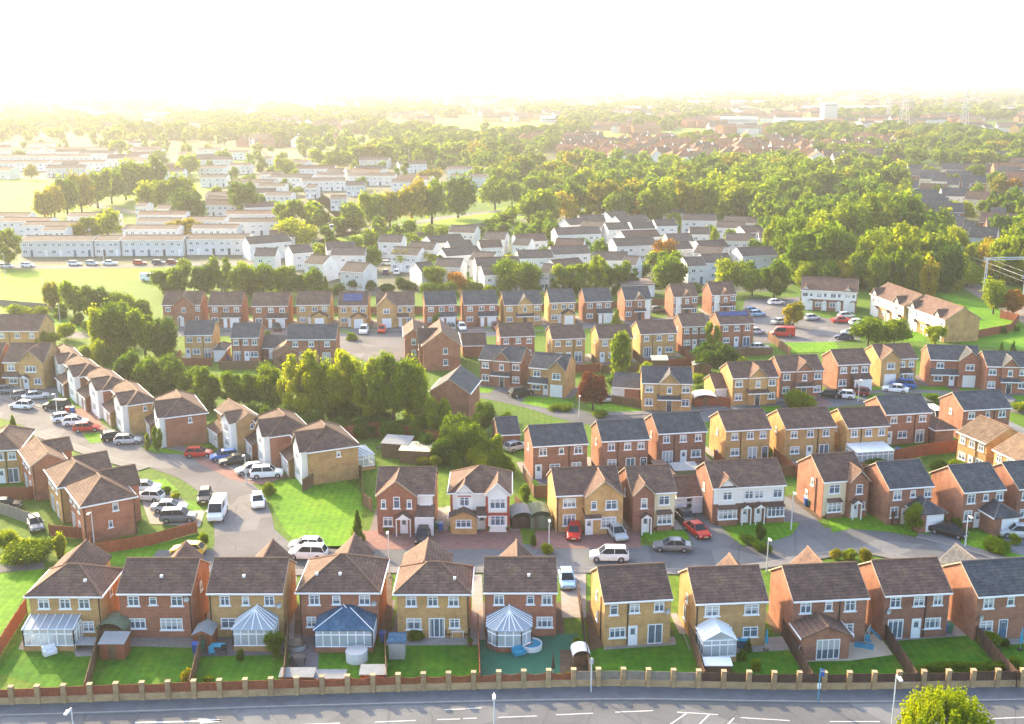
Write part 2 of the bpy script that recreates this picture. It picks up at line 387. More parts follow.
class Pieces:
    def __init__(s): s.p = []
    def box(s, *a): s.p.append(MB().box(*a)); return s
    def slab(s, *a): s.p.append(MB().slab(*a)); return s
    def merged(s, k):
        out = []
        for i in range(0, len(s.p), k):
            m = MB()
            for q in s.p[i:i + k]:
                n = len(m.v); m.v += q.v; m.f += [tuple(j + n for j in f) for f in q.f]; m.m += q.m
            out.append(m)
        return out
class House:
    def __init__(s, label, p0, p1, D=8.2, eh=4.9, pitch=30, roof='gable', wall='red', tile='purple', detail=2, group=None, ang=None, name='detached_house', cat='house', hipends=''):
        A = P(p0[0], p0[1], eh); B = P(p1[0], p1[1], eh)
        s.a = math.atan2(B[1] - A[1], B[0] - A[0]) if ang is None else R(ang)
        mx, my = (A[0] + B[0]) / 2, (A[1] + B[1]) / 2
        # width so that both measured ends are met along the chosen direction
        s.RW = math.hypot(B[0] - A[0], B[1] - A[1]) if ang is None else abs((B[0] - A[0])) / max(0.5, math.cos(s.a))
        s.ov, s.vg = 0.3, 0.12
        s.W = s.RW - 2 * (s.vg if roof == 'gable' else s.ov); s.D = D; s.eh = eh; s.tp = math.tan(R(pitch)); s.rt = roof
        s.wall = wall; s.tile = tile; s.det = detail
        ox, oy = mx - math.sin(s.a) * s.ov, my + math.cos(s.a) * s.ov
        s.o = empty(name, (ox, oy, 0), s.a, label, cat, group)
        s.rm = MB(); s.rd = MB(); s.wm = MB(); s.gt = Pieces(); s.bg = Pieces()
        s.body()
    def fm(s, face, u, d, z):
        if face == 'n': return (u, -d, z)
        if face == 'f': return (u, s.D + d, z)
        if face == 'l': return (-s.W / 2 - d, u, z)
        return (s.W / 2 + d, u, z)
    def rot(s, face): return {'n': 0, 'f': math.pi, 'l': -math.pi / 2, 'r': math.pi / 2}[face]
    def U(s, face, f): return f * s.W if face in 'nf' else f * s.D
    def body(s):
        W, D, ov, vg, eh, tp = s.W, s.D, s.ov, s.vg, s.eh, s.tp
        x0, x1 = -W / 2, W / 2
        we = eh + ov * tp            # wall-plane height of the slope
        if s.rt == 'gable':
            rz = we + D / 2 * tp; s.rz = rz
            for sg in (0, 1):
                y0 = -ov if sg == 0 else D + ov
                s.rm.slab([(x0 - vg, y0, eh), (x1 + vg, y0, eh), (x1 + vg, D / 2, rz), (x0 - vg, D / 2, rz)])
            s.ridgebar((x0 - vg, D / 2, rz), (x1 + vg, D / 2, rz))
            t = 0.14
            a = [(x0, 0, 0), (x0, D, 0), (x0, D, we - t), (x0, D / 2, rz - t), (x0, 0, we - t)]
            b = [(x1, y, z) for (_, y, z) in a]
            s.wm.poly(a); s.wm.poly(b[::-1]); s.wm.poly([a[0], b[0], b[4], a[4]][::-1]); s.wm.poly([a[1], b[1], b[2], a[2]])
            for xx in (x0 - vg, x1 + vg):   # white barge boards
                sx = -0.03 if xx < 0 else 0.03
                for y0 in (-ov, D + ov):
                    s.bg.slab([(xx, y0, eh - 0.0), (xx, D / 2, rz), (xx, D / 2, rz - 0.14), (xx, y0, eh - 0.14)], 1, 0, (sx, 0, 0))
            for y0 in (-ov - 0.1, D + ov): s.gt.box(x0 - vg, y0, eh - 0.17, x1 + vg, y0 + 0.1, eh - 0.02)
        elif s.rt == 'gabley':   # ridge runs away from the camera side, gable faces it
            we2 = eh + ov * tp; rz = we2 + W / 2 * tp; s.rz = rz
            for sg in (-1, 1):
                s.rm.slab([(sg * (W / 2 + ov), -vg, eh), (0, -vg, rz), (0, D + vg, rz), (sg * (W / 2 + ov), D + vg, eh)])
                s.bg.slab([(sg * (W / 2 + ov), -vg, eh), (0, -vg, rz), (0, -vg, rz - .17), (sg * (W / 2 + ov), -vg, eh - .17)], 1, 0, (0, -.03, 0))
                s.gt.box(sg * (W / 2 + ov), -vg, eh - .16, sg * (W / 2 + ov + .1), D + vg, eh - .02)
            s.ridgebar((0, -vg, rz), (0, D + vg, rz)); t = 0.14
            a = [(x0, 0, 0), (x1, 0, 0), (x1, 0, we2 - t), (0, 0, rz - t), (x0, 0, we2 - t)]; b = [(x, D, z) for (x, _, z) in a]
            s.wm.poly(a); s.wm.poly(b[::-1]); s.wm.poly([a[0], b[0], b[4], a[4]]); s.wm.poly([a[1], b[1], b[2], a[2]])
        elif s.rt == 'flat':
            s.rz = eh + 0.3
            s.rm.box(x0 - ov, -ov, eh, x1 + ov, D + ov, eh + 0.22); s.wm.box(x0, 0, 0, x1, D, eh)
        elif s.rt == 'mono':      # low single pitch rising away
            rz = eh + D * tp; s.rz = rz
            s.rm.slab([(x0 - vg, -ov, eh), (x1 + vg, -ov, eh), (x1 + vg, D, rz), (x0 - vg, D, rz)])
            a = [(x0, 0, 0), (x0, D, 0), (x0, D, rz - .13), (x0, 0, eh - 0.05)]; b = [(x1, y, z) for (_, y, z) in a]
            s.wm.poly(a); s.wm.poly(b[::-1]); s.wm.poly([a[0], b[0], b[3], a[3]][::-1]); s.wm.poly([a[1], b[1], b[2], a[2]])
        else:
            X0, X1, Y0, Y1 = x0 - ov, x1 + ov, -ov, D + ov
            hw = min(X1 - X0, Y1 - Y0) / 2; rz = eh + hw * tp; s.rz = rz; ym = (Y0 + Y1) / 2
            if X1 - X0 >= Y1 - Y0:
                r0, r1 = (X0 + hw, ym, rz), (X1 - hw, ym, rz)
                if 'R' in s.rt: r1 = (X1, ym, rz)
                s.rm.slab([(X0, Y0, eh), (X1, Y0, eh), r1, r0]); s.rm.slab([(X1, Y1, eh), (X0, Y1, eh), r0, r1])
                s.rm.slab([(X0, Y1, eh), (X0, Y0, eh), r0]); s.rm.slab([(X1, Y0, eh), (X1, Y1, eh), r1])
            else:
                r0, r1 = (0, Y0 + hw, rz), (0, Y1 - hw, rz)
                s.rm.slab([(X0, Y0, eh), (X1, Y0, eh), r0]); s.rm.slab([(X1, Y1, eh), (X0, Y1, eh), r1])
                s.rm.slab([(X0, Y1, eh), (X0, Y0, eh), r0, r1]); s.rm.slab([(X1, Y0, eh), (X1, Y1, eh), r1, r0])
            s.ridgebar(r0, r1)
            if X1 - X0 >= Y1 - Y0: pr = (((X0, Y0, eh), r0), ((X1, Y0, eh), r1), ((X1, Y1, eh), r1), ((X0, Y1, eh), r0))
            else: pr = (((X0, Y0, eh), r0), ((X1, Y0, eh), r0), ((X1, Y1, eh), r1), ((X0, Y1, eh), r1))
            for a, b in pr: s.ridgebar(a, b)
            s.wm.box(x0, 0, 0, x1, D, eh - 0.13)
            for y0 in (Y0 - 0.1, Y1): s.gt.box(X0 - .1, y0, eh - 0.17, X1 + .1, y0 + 0.1, eh - 0.02)
            for xx in (X0 - 0.1, X1): s.gt.box(xx, Y0, eh - 0.17, xx + 0.1, Y1, eh - 0.02)
    def ridgebar(s, a, b):
        up = 0.03
        s.rd.tube((a[0], a[1], a[2] + up), (b[0], b[1], b[2] + up), 0.11, n=5)
    def part(s, me, name, face, u, d, z, parent=None):
        return place(me, name, parent or s.o, s.fm(face, u, d, z), s.rot(face))
    def w(s, face, f, z=3.3, w=1.15, h=1.1, d=0.0, style='bars'):
        u = s.U(face, f)
        if s.det >= 2:
            pa, fr, si = win_parts(w, h, style)
            o = s.part(pa, 'window', face, u, d, z)
            place(fr, 'frame', o); place(si, 'sill', o)
        else: s.part(win_one(w, h), 'window', face, u, d, z)
        return s
    def ws(s, face, fs, z=3.3, w=1.15, h=1.1, d=0.0):
        for f in fs: s.w(face, f, z, w, h, d)
        return s
    def d(s, face, f, mat='upvc', d=0.0, w=0.95, glazed=True):
        dm, fm_, g, hd = door_parts(w, 2.1, mat, glazed)
        o = s.part(dm, 'door', face, s.U(face, f), d, 0.05)
        if s.det >= 2:
            place(fm_, 'frame', o)
            if g: place(g, 'pane', o)
            place(hd, 'handle', o)
        return s
    def p(s, face, f, w=1.7, d=0.0):
        if s.det >= 2:
            pa, fr, si = win_parts(w, 2.1, 'plain')
            o = s.part(pa, 'patio_door', face, s.U(face, f), d, 0.08); place(fr, 'frame', o)
        else: s.part(win_one(w, 2.1), 'patio_door', face, s.U(face, f), d, 0.08)
        return s
    def g(s, face, f, w=2.4, d=0.0, mat='upvc'):
        dm, fr = garage_parts(w, 2.1, mat)
        o = s.part(dm, 'garage_door', face, s.U(face, f), d, 0.05)
        if s.det >= 2: place(fr, 'frame', o)
        return s
    def xg(s, face, f0, f1, proj=0.6, mat=None, barge=True):
        """front gable standing proud of the wall, its roof running back into the main slope"""
        u0, u1 = s.U(face, f0), s.U(face, f1); um = (u0 + u1) / 2; hw = (u1 - u0) / 2 + 0.15
        tp = max(s.tp, 1.0); eh = s.eh
        if eh + hw * tp > s.rz - 0.15: tp = (s.rz - 0.15 - eh) / hw
        za = eh + hw * tp; yi = (za - eh) / s.tp - s.ov
        D_ = proj + 0.25
        rf = MB()
        for sg in (-1, 1):
            q = [s.fm(face, um + sg * hw, D_, eh), s.fm(face, um, D_, za), s.fm(face, um, -yi - 0.1, za + 0.03), s.fm(face, um + sg * hw, s.ov - 0.05, eh + 0.03)]
            rf.slab([(x, y, z + 0.04) for x, y, z in q], 0.12)
            c0, c1 = s.fm(face, um + sg * hw, D_, eh + 0.04), s.fm(face, um, D_, za + 0.04)
            o3 = s.fm(face, 0, 0.03, 0); o0 = s.fm(face, 0, 0, 0); ax = (o3[0] - o0[0], o3[1] - o0[1], 0)
            s.bg.slab([c0, c1, (c1[0], c1[1], c1[2] - 0.16), (c0[0], c0[1], c0[2] - 0.16)], 1, 0, ax)
        o = rf.build('gable_roof', s.tile, s.o)
        s.ridgebar(s.fm(face, um, D_, za + 0.06), s.fm(face, um, -yi, za + 0.06))
        if proj > 0 or mat:
            wm = MB(); pr = max(proj, 0.035); zc = eh - 0.1; k = (za - eh) / hw
            a = [s.fm(face, u0, pr, 0), s.fm(face, u1, pr, 0), s.fm(face, u1, pr, zc), s.fm(face, um, pr, zc + (u1 - u0) / 2 * k), s.fm(face, u0, pr, zc)]
            b = [s.fm(face, u0, 0.003, 0), s.fm(face, u1, 0.003, 0), s.fm(face, u1, 0.003, zc), s.fm(face, um, 0.003, zc + (u1 - u0) / 2 * k), s.fm(face, u0, 0.003, zc)]
            wm.poly(a)
            for i in range(5): wm.poly([a[i], b[i], b[(i + 1) % 5], a[(i + 1) % 5]])
            wm.build('gable_wall', mat or s.wall, s.o)
        return s
    def rend(s, face, f0, f1, z0, z1, mat='render', d=0.0, name='render_panel'):
        a = s.fm(face, s.U(face, f0), d + 0.004, z0); b = s.fm(face, s.U(face, f1), d + 0.03, z1)
        MB().box(a[0], a[1], z0, b[0], b[1], z1).build(name, mat, s.o); return s
    def lean(s, face, f0, f1, proj=1.2, z=2.45, rise=0.75, wall=False, mat=None, name='porch_roof'):
        """tiled lean-to strip over door or garage"""
        u0, u1 = s.U(face, f0), s.U(face, f1)
        m = MB().slab([s.fm(face, u0, proj, z), s.fm(face, u1, proj, z), s.fm(face, u1, 0.01, z + rise), s.fm(face, u0, 0.01, z + rise)], 0.1)
        o = m.build(name, s.tile, s.o)
        f = MB(); a = s.fm(face, u0, proj, z - 0.2); b = s.fm(face, u1, proj + 0.06, z - 0.02); f.box(a[0], a[1], z - 0.2, b[0], b[1], z - 0.02); f.build('fascia', 'upvc', o)
        if wall:
            w = MB(); pr = proj - 0.15; e0, e1 = u0 + 0.12, u1 - 0.12
            a = [s.fm(face, e0, pr, 0), s.fm(face, e1, pr, 0), s.fm(face, e1, pr, z - 0.05), s.fm(face, e0, pr, z - 0.05)]
            b = [s.fm(face, e0, 0.003, 0), s.fm(face, e1, 0.003, 0), s.fm(face, e1, 0.003, z + rise - 0.15), s.fm(face, e0, 0.003, z + rise - 0.15)]
            w.poly(a)
            for i in (1, 3): w.poly([a[i], b[i], b[(i + 1) % 4], a[(i + 1) % 4]])
            w.poly([a[1], b[1], b[2], a[2]]); w.poly([a[0], b[0], b[3], a[3]])
            w.build('porch_wall', mat or s.wall, s.o)
        return s
    def porch(s, face, f, w=1.9, proj=1.1, z=2.35, d=0.0, mat='upvc'):
        u = s.U(face, f); hw = w / 2; rise = hw * 0.7
        m = MB()
        for sg in (-1, 1): m.slab([s.fm(face, u + sg * hw, d + proj, z), s.fm(face, u, d + proj, z + rise), s.fm(face, u, d + 0.01, z + rise), s.fm(face, u + sg * hw, d + 0.01, z)], 0.09)
        o = m.build('porch_roof', s.tile, s.o)
        f = MB()
        a = [s.fm(face, u - hw + .08, d + proj - .04, z - .12), s.fm(face, u + hw - .08, d + proj - .04, z - .12), s.fm(face, u, d + proj - .04, z + rise - .12)]
        f.poly(a)
        for sg in (-1, 1):
            c = s.fm(face, u + sg * (hw - 0.15), d + proj - 0.15, 0); f.box(c[0] - 0.06, c[1] - 0.06, 0, c[0] + 0.06, c[1] + 0.06, z)
        f.build('porch_frame', mat, o); return s
    def bay(s, face, f, w=2.2, proj=0.5, d=0.0):
        """flat-fronted bay with its own little tiled roof"""
        u = s.U(face, f); a = s.fm(face, u - w / 2, d + 0.003, 0); b = s.fm(face, u + w / 2, d + proj, 0.8)
        o = MB().box(a[0], a[1], 0, b[0], b[1], 0.8).build('bay_wall', s.wall, s.o)
        pa, fr, si = win_parts(w, 1.35, 'bars')
        wi = s.part(pa, 'window', face, u, d + proj - 0.03, 0.85); place(fr, 'frame', wi); place(si, 'sill', wi)
        k = MB(); a = s.fm(face, u - w / 2, d + .003, .8); b = s.fm(face, u + w / 2, d + proj - 0.08, 2.2); k.box(a[0], a[1], .8, b[0], b[1], 2.2); k.build('bay_side', 'upvc', o)
        MB().slab([s.fm(face, u - w / 2 - .1, d + proj + 0.15, 2.25), s.fm(face, u + w / 2 + .1, d + proj + 0.15, 2.25), s.fm(face, u + w / 2, d + .01, 2.6), s.fm(face, u - w / 2, d + .01, 2.6)], 0.08).build('bay_roof', s.tile, s.o)
        return s
    def wing(s, face, f0, f1, proj=4.0, z=2.45, mat=None, garage=True, hip=False, tile=None, tp=0.6):
        u0, u1 = s.U(face, f0), s.U(face, f1); um = (u0 + u1) / 2; hw = (u1 - u0) / 2 + 0.25; za = z + hw * tp
        rf = MB(); de = proj + 0.25; dr = de - (hw if hip else 0)
        for sg in (-1, 1): rf.slab([s.fm(face, um + sg * hw, de, z), s.fm(face, um, dr, za), s.fm(face, um, 0.01, za), s.fm(face, um + sg * hw, 0.01, z)], 0.1)
        if hip: rf.slab([s.fm(face, um - hw, de, z), s.fm(face, um + hw, de, z), s.fm(face, um, dr, za)], 0.1)
        o = rf.build('wing_roof', tile or s.tile, s.o)
        rg = MB().tube(s.fm(face, um, dr, za + 0.03), s.fm(face, um, 0.01, za + 0.03), 0.1, n=5)
        if hip:
            for sg in (-1, 1): rg.tube(s.fm(face, um + sg * hw, de, z + .03), s.fm(face, um, dr, za + 0.03), 0.1, n=5)
        rg.build('ridge_tile', s.rcol(), o)
        fa = MB()
        for sg in (-1, 1):
            a = s.fm(face, um + sg * hw, 0.01, z - .15); b = s.fm(face, um + sg * (hw + .08), de, z); fa.box(a[0], a[1], z - .15, b[0], b[1], z)
        fa.build('fascia', 'upvc', o)
        w = MB(); zc = z - 0.08
        def ring(dd): 
            q = [s.fm(face, u0, dd, 0), s.fm(face, u1, dd, 0), s.fm(face, u1, dd, zc)]
            if not hip: q.append(s.fm(face, um, dd, zc + (u1 - u0) / 2 * tp))
            q.append(s.fm(face, u0, dd, zc)); return q
        a, b = ring(proj), ring(0.003); w.poly(a); k = len(a)
        for i in range(k): w.poly([a[i], b[i], b[(i + 1) % k], a[(i + 1) % k]])
        w.build('wing_wall', mat or s.wall, s.o)
        if garage: s.g(face, (u0 + u1) / 2 / (s.W if face in 'nf' else s.D), 2.4 if (u1 - u0) < 4 else 4.4, proj)
        return s
    def cons(s, face, f0, f1, proj=3.0, z=2.2, style='hip', rise=0.9, roofmat='polycarb', base='brick', trim='upvc', rad=1.0):
        """glazed conservatory: dwarf wall, frame, panes, roof with glazing bars"""
        u0, u1 = s.U(face, f0), s.U(face, f1); um = (u0 + u1) / 2; w_ = u1 - u0
        fm_ = lambda u, d, zz: s.fm(face, u, d, zz)
        if style == 'victorian':
            c = min(proj, w_ / 2) * 0.45
            ring = [(u0, 0.0), (u0, proj - c), (u0 + c, proj), (u1 - c, proj), (u1, proj - c), (u1, 0.0)]
        else: ring = [(u0, 0.0), (u0, proj), (u1, proj), (u1, 0.0)]
        root = MB(); bh = 0.55
        for (a, b) in zip(ring[:-1], ring[1:]):
            pa, pb = fm_(a[0], a[1], 0), fm_(b[0], b[1], 0)
            nx, ny = pb[1] - pa[1], pa[0] - pb[0]; L = math.hypot(nx, ny); nx, ny = nx / L * .1, ny / L * .1
            root.slab([pa, pb, (pb[0], pb[1], bh), (pa[0], pa[1], bh)], 1, 0, (nx, ny, 0))
        o = root.build('conservatory', s.wall if base == 'brick' else base, s.o)
        fr = MB(); gl = MB()
        for (a, b) in zip(ring[:-1], ring[1:]):
            L = math.hypot(b[0] - a[0], b[1] - a[1]); n = max(1, round(L / 0.8))
            for i in range(n + 1):
                t = i / n; q = fm_(a[0] + (b[0] - a[0]) * t, a[1] + (b[1] - a[1]) * t, bh); fr.box(q[0] - .05, q[1] - .05, bh, q[0] + .05, q[1] + .05, z)
            for zz in (bh + .04, z * 0.78, z - 0.02):
                fr.tube(fm_(a[0], a[1], zz), fm_(b[0], b[1], zz), 0.07, n=4)
            gl.poly([fm_(a[0], a[1], bh), fm_(b[0], b[1], bh), fm_(b[0], b[1], z), fm_(a[0], a[1], z)])
        rf = MB(); bars = MB(); zt = z + rise; e = 0.12
        def bar(a, b, r=0.05): bars.tube((a[0], a[1], a[2] + .03), (b[0], b[1], b[2] + .03), r, n=4)
        if style == 'lean':
            q = [fm_(u0 - e, proj + e, z), fm_(u1 + e, proj + e, z), fm_(u1 + e, 0.02, zt), fm_(u0 - e, 0.02, zt)]; rf.slab(q, 0.04)
            n = round(w_ / 0.75)
            for i in range(n + 1):
                t = u0 + w_ * i / n; bar(fm_(t, proj + e, z), fm_(t, 0.02, zt))
        elif style == 'gable':
            for sg in (-1, 1):
                h = w_ / 2 + e; rf.slab([fm_(um + sg * h, proj + e, z), fm_(um, proj + e, zt), fm_(um, 0.02, zt), fm_(um + sg * h, 0.02, z)], 0.04)
                for i in range(5):
                    t = 0.02 + (proj + e) * i / 4; bar(fm_(um + sg * h, t, z), fm_(um, t, zt))
            gl.poly([fm_(u0, proj, z), fm_(u1, proj, z), fm_(um, proj, zt)]); bar(fm_(um, 0.02, zt), fm_(um, proj, zt), 0.08)
        else:
            hp = min(proj, w_ / 2) * 0.85
            A = fm_(um, proj - hp, zt); 
            if style == 'hipwide': A0, A1 = fm_(u0 + hp, proj - hp, zt), fm_(u1 - hp, proj - hp, zt)
            else: A0 = A1 = A
            E = [fm_(a + (-e if a < um else e), b + (e if b > 0 else .02), z) for a, b in ring]
            B0, B1 = fm_(um, 0.02, zt), fm_(um, .02, zt)
            if style == 'hipwide':
                B0, B1 = fm_(u0 + hp, 0.02, zt), fm_(u1 - hp, .02, zt)
                rf.slab([E[0], E[1], A0, B0], 0.05); rf.slab([E[1], E[2], A1, A0], .05); rf.slab([E[2], E[3], B1, A1], .05); rf.slab([B0, A0, A1, B1], .05)
            elif style == 'victorian':
                rf.slab([E[0], E[1], A, B0], 0.04); rf.slab([E[1], E[2], A], .04); rf.slab([E[2], E[3], A], .04); rf.slab([E[3], E[4], A], .04); rf.slab([E[4], E[5], B0, A], .04)
            else:
                rf.slab([E[0], E[1], A, B0], 0.04); rf.slab([E[1], E[2], A], .04); rf.slab([E[2], E[3], B0, A], .04)
            for q in E[1:-1]:
                bar(q, A0 if (q[0] - A0[0]) ** 2 + (q[1] - A0[1]) ** 2 < (q[0] - A1[0]) ** 2 + (q[1] - A1[1]) ** 2 else A1)
            bar(B0, A, 0.07)
            if roofmat == 'polycarb':
                for i in range(1, 4):
                    t = i / 4
                    for (a, b, c0, c1) in ((E[0], E[1], B0, A), (E[-1], E[-2], B0, A)):
                        bar(tuple(a[k] + (b[k] - a[k]) * t for k in range(3)), tuple(c0[k] + (c1[k] - c0[k]) * t for k in range(3)))
                k0, k1 = (E[1], E[2]) if len(E) == 4 else (E[2], E[3])
                for i in range(1, 4): bar(tuple(k0[k] + (k1[k] - k0[k]) * i / 4 for k in range(3)), A)
        gl.build('pane', 'consglass', o); fr.build('frame', trim, o); rf.build('conservatory_roof', roofmat, o)
        if bars.v: bars.build('glazing_bar', 'upvc' if roofmat != 'tile' else s.rcol(), o)
        return s
    def solar(s, f0, f1, t0=0.35, t1=0.9, rows=2, cols=5):
        m = MB(); x0, x1 = f0 * s.W, f1 * s.W
        run = s.D / 2 + s.ov
        def q(x, t, k): y = -s.ov + run * t; return (x, y - 0.03, s.eh + (s.rz - s.eh) * t + k)
        for r in range(rows):
            for c in range(cols):
                a0 = x0 + (x1 - x0) * c / cols + .03; a1 = x0 + (x1 - x0) * (c + 1) / cols - .03
                b0 = t0 + (t1 - t0) * r / rows + .01; b1 = t0 + (t1 - t0) * (r + 1) / rows - .01
                m.slab([q(a0, b0, .12), q(a1, b0, .12), q(a1, b1, .12), q(a0, b1, .12)], 0.05)
        m.build('solar_panel', 'solar', s.o); return s
    def vents(s, fs):
        for f in fs:
            t = 0.45; y = -s.ov + (s.D / 2 + s.ov) * t; z = s.eh + (s.rz - s.eh) * t
            MB().box(-.14, -.14, -.02, .14, .14, .24).build('roof_vent', 'render', s.o, (f * s.W, y, z + .03))
        return s
    def pipe(s, face, f):
        q = s.fm(face, s.U(face, f), 0.08, 0)
        MB().tube((q[0], q[1], 0.1), (q[0], q[1], s.eh - 0.15), 0.06).build('downpipe', 'black' if s.wall != 'estate' else 'upvc', s.o); return s
    def dish(s, face, f, z=4.2):
        q = s.fm(face, s.U(face, f), 0.25, z); m = MB()
        c = 9; ring = [(0.3 * math.cos(2 * math.pi * i / c), -0.08, 0.3 * math.sin(2 * math.pi * i / c)) for i in range(c)]
        for i in range(c): m.slab([ring[i], ring[(i + 1) % c], (0, 0.02, 0)], 0.02, 0, (0, 1, 0))
        m.tube((0, 0, 0), (0, 0.25, -0.1), 0.03)
        m.build('satellite_dish', 'metalgrey', s.o, q, R(20)); return s
    def chimney(s, f, mat=None):
        o = MB().box(-.35, -.3, -1, .35, .3, 0.9).build('chimney', mat or s.wall, s.o, (f * s.W, s.D / 2 + .0, s.rz))
        pt = MB(); pt.tube((-.15, 0, .9), (-.15, 0, 1.2), .1); pt.tube((.15, 0, .9), (.15, 0, 1.2), .1); pt.build('chimney_pot', 'ridge', o); return s
    def pt(s, x, y):
        c, k = math.cos(s.a), math.sin(s.a); q = s.o.location
        return (q[0] + c * x - k * y, q[1] + k * x + c * y)
    def gaps(s, w=1.3, z=.017, mats=('soil', 'patio', 'paverdark')):
        s.patch(s.W / 2 + .01, s.W / 2 + w, -.5, s.D + .8, random.choice(mats), z, 'side_passage'); s.patch(-s.W / 2 - w * .8, -s.W / 2 - .01, -.5, s.D + .8, random.choice(mats), z + .002, 'side_passage')
    def patch(s, x0, x1, y0, y1, mat, z=0.02, name='lawn'):
        W_ = [s.pt(x0, y0), s.pt(x1, y0), s.pt(x1, y1), s.pt(x0, y1)]
        return sheet(name, W_, z, mat, world=True)
    def rcol(s): return 'ridgegrey' if s.tile in ('slate', 'blueslate') else 'ridge'
    def done(s):
        s.wm.build('wall', s.wall, s.o)
        r = s.rm.build('roof', s.tile, s.o)
        if s.det >= 1 and s.rd.v: s.rd.build('ridge_tile', s.rcol(), r)
        for m in s.gt.merged(1 if s.det >= 2 else 99): m.build('gutter', 'upvc', s.o)
        for m in s.bg.merged(2 if s.det >= 2 else 99): m.build('barge_board', 'barge' if s.wall not in ('render', 'estate') else 'upvc', r)
        return s
# ------------------------------------------------------------------ trees
def crown_mesh(name, seed, n, leafsz, kind='round', mat='leaf_green', core=0.6):
    rg = np.random.default_rng(seed)
    lobes = []
    if kind == 'round':
        for i in range(26):
            d = rg.normal(size=3); d /= np.linalg.norm(d)
            if d[2] < -.3: d[:2] *= 1.15
            lobes.append((d * rg.uniform(0.4, 0.74), rg.uniform(0.16, 0.4)))
        lobes.append((np.zeros(3), 0.55))
    elif kind == 'loose':
        for i in range(26):
            d = rg.normal(size=3); d /= np.linalg.norm(d)
            lobes.append((d * rg.uniform(0.35, 0.85) * (1, 1, 1.0), rg.uniform(0.14, 0.3)))
    elif kind == 'spray':
        for i in range(210):
            a = rg.uniform(0, 6.28); r = rg.uniform(0, 1) ** .6; z = (1 - r * r) ** .5 * rg.uniform(.75, 1.0)
            for q in range(5):
                lobes.append((np.array([r * math.cos(a) * (.92 + .03 * q), r * math.sin(a) * (.92 + .03 * q), z - .1 * (4 - q) - .05]), 0.075 - .012 * q))
    elif kind == 'tall':
        for i in range(24):
            z = rg.uniform(-0.9, 0.85); rr = 0.62 * math.sqrt(max(0.02, 1 - (z * 0.95) ** 2)); a = rg.uniform(0, 6.28)
            lobes.append((np.array([rr * math.cos(a) * .8, rr * math.sin(a) * .8, z]), rg.uniform(0.18, 0.36)))
    elif kind == 'cone':
        for i in range(40):
            z = rg.uniform(-0.95, 0.9); rr = 0.75 * (0.95 - z) / 2; a = rg.uniform(0, 6.28)
            lobes.append((np.array([rr * math.cos(a), rr * math.sin(a), z]), 0.12 + 0.16 * (0.95 - z) / 2))
    elif kind == 'bush':
        for i in range(16):
            a = rg.uniform(0, 6.28); r = rg.uniform(0, 0.7)
            lobes.append((np.array([r * math.cos(a), r * math.sin(a), rg.uniform(-0.5, 0.35) * (1.2 - r)]), rg.uniform(0.25, 0.42)))
    elif kind == 'hedge':
        for i in range(36):
            lobes.append((np.array([rg.uniform(-0.9, 0.9), rg.uniform(-0.6, .6), rg.uniform(-.6, .6)]), rg.uniform(0.25, 0.4) * (1.0)))
    C = np.array([l[0] for l in lobes]); Rr = np.array([l[1] for l in lobes])
    idx = rg.choice(len(lobes), n, p=Rr ** 2 / (Rr ** 2).sum())
    d = rg.normal(size=(n, 3)); d[:, 2] += 0.25; d /= np.linalg.norm(d, axis=1)[:, None]
    pos = C[idx] + d * (Rr[idx] * np.where(rg.uniform(size=n) < .2, rg.uniform(1.1, 1.5, n), rg.uniform(0.7, 1.12, n)))[:, None]
    # drop leaves that sit deep inside other lobes
    nrm = d + rg.normal(size=(n, 3)) * 0.55; nrm /= np.linalg.norm(nrm, axis=1)[:, None]
    t = np.cross(nrm, rg.normal(size=(n, 3))); t /= np.linalg.norm(t, axis=1)[:, None]; b = np.cross(nrm, t)
    s1 = (leafsz * rg.uniform(0.6, 1.35, n))[:, None]; s2 = s1 * rg.uniform(0.5, 0.9, n)[:, None]
    q = np.stack([pos - t * s1, pos - b * s2, pos + t * s1, pos + b * s2], 1).reshape(-1, 3)
    vs = [q]; fs = [np.arange(n * 4).reshape(n, 4)]
    me = bpy.data.meshes.new(name)
    # opaque inner masses
    ic = []; base = n * 4
    ico_v, ico_f = ICO
    tri = []
    for c, r in lobes:
        jit = 1 + rg.uniform(-0.18, 0.12, len(ico_v))
        vs.append(c + ico_v * (r * core * jit)[:, None]); tri.append(ico_f + base); base += len(ico_v)
    V = np.concatenate(vs); T = np.concatenate(tri)
    nl = n * 4 + len(T) * 3
    me.vertices.add(len(V)); me.vertices.foreach_set('co', V.astype(np.float32).ravel())
    me.loops.add(nl); me.loops.foreach_set('vertex_index', np.concatenate([fs[0].ravel(), T.ravel()]).astype(np.int32))
    me.polygons.add(n + len(T))
    me.polygons.foreach_set('loop_start', np.concatenate([np.arange(n) * 4, n * 4 + np.arange(len(T)) * 3]).astype(np.int32))
    me.materials.append(MATS[mat]); me.update(calc_edges=True)
    return me
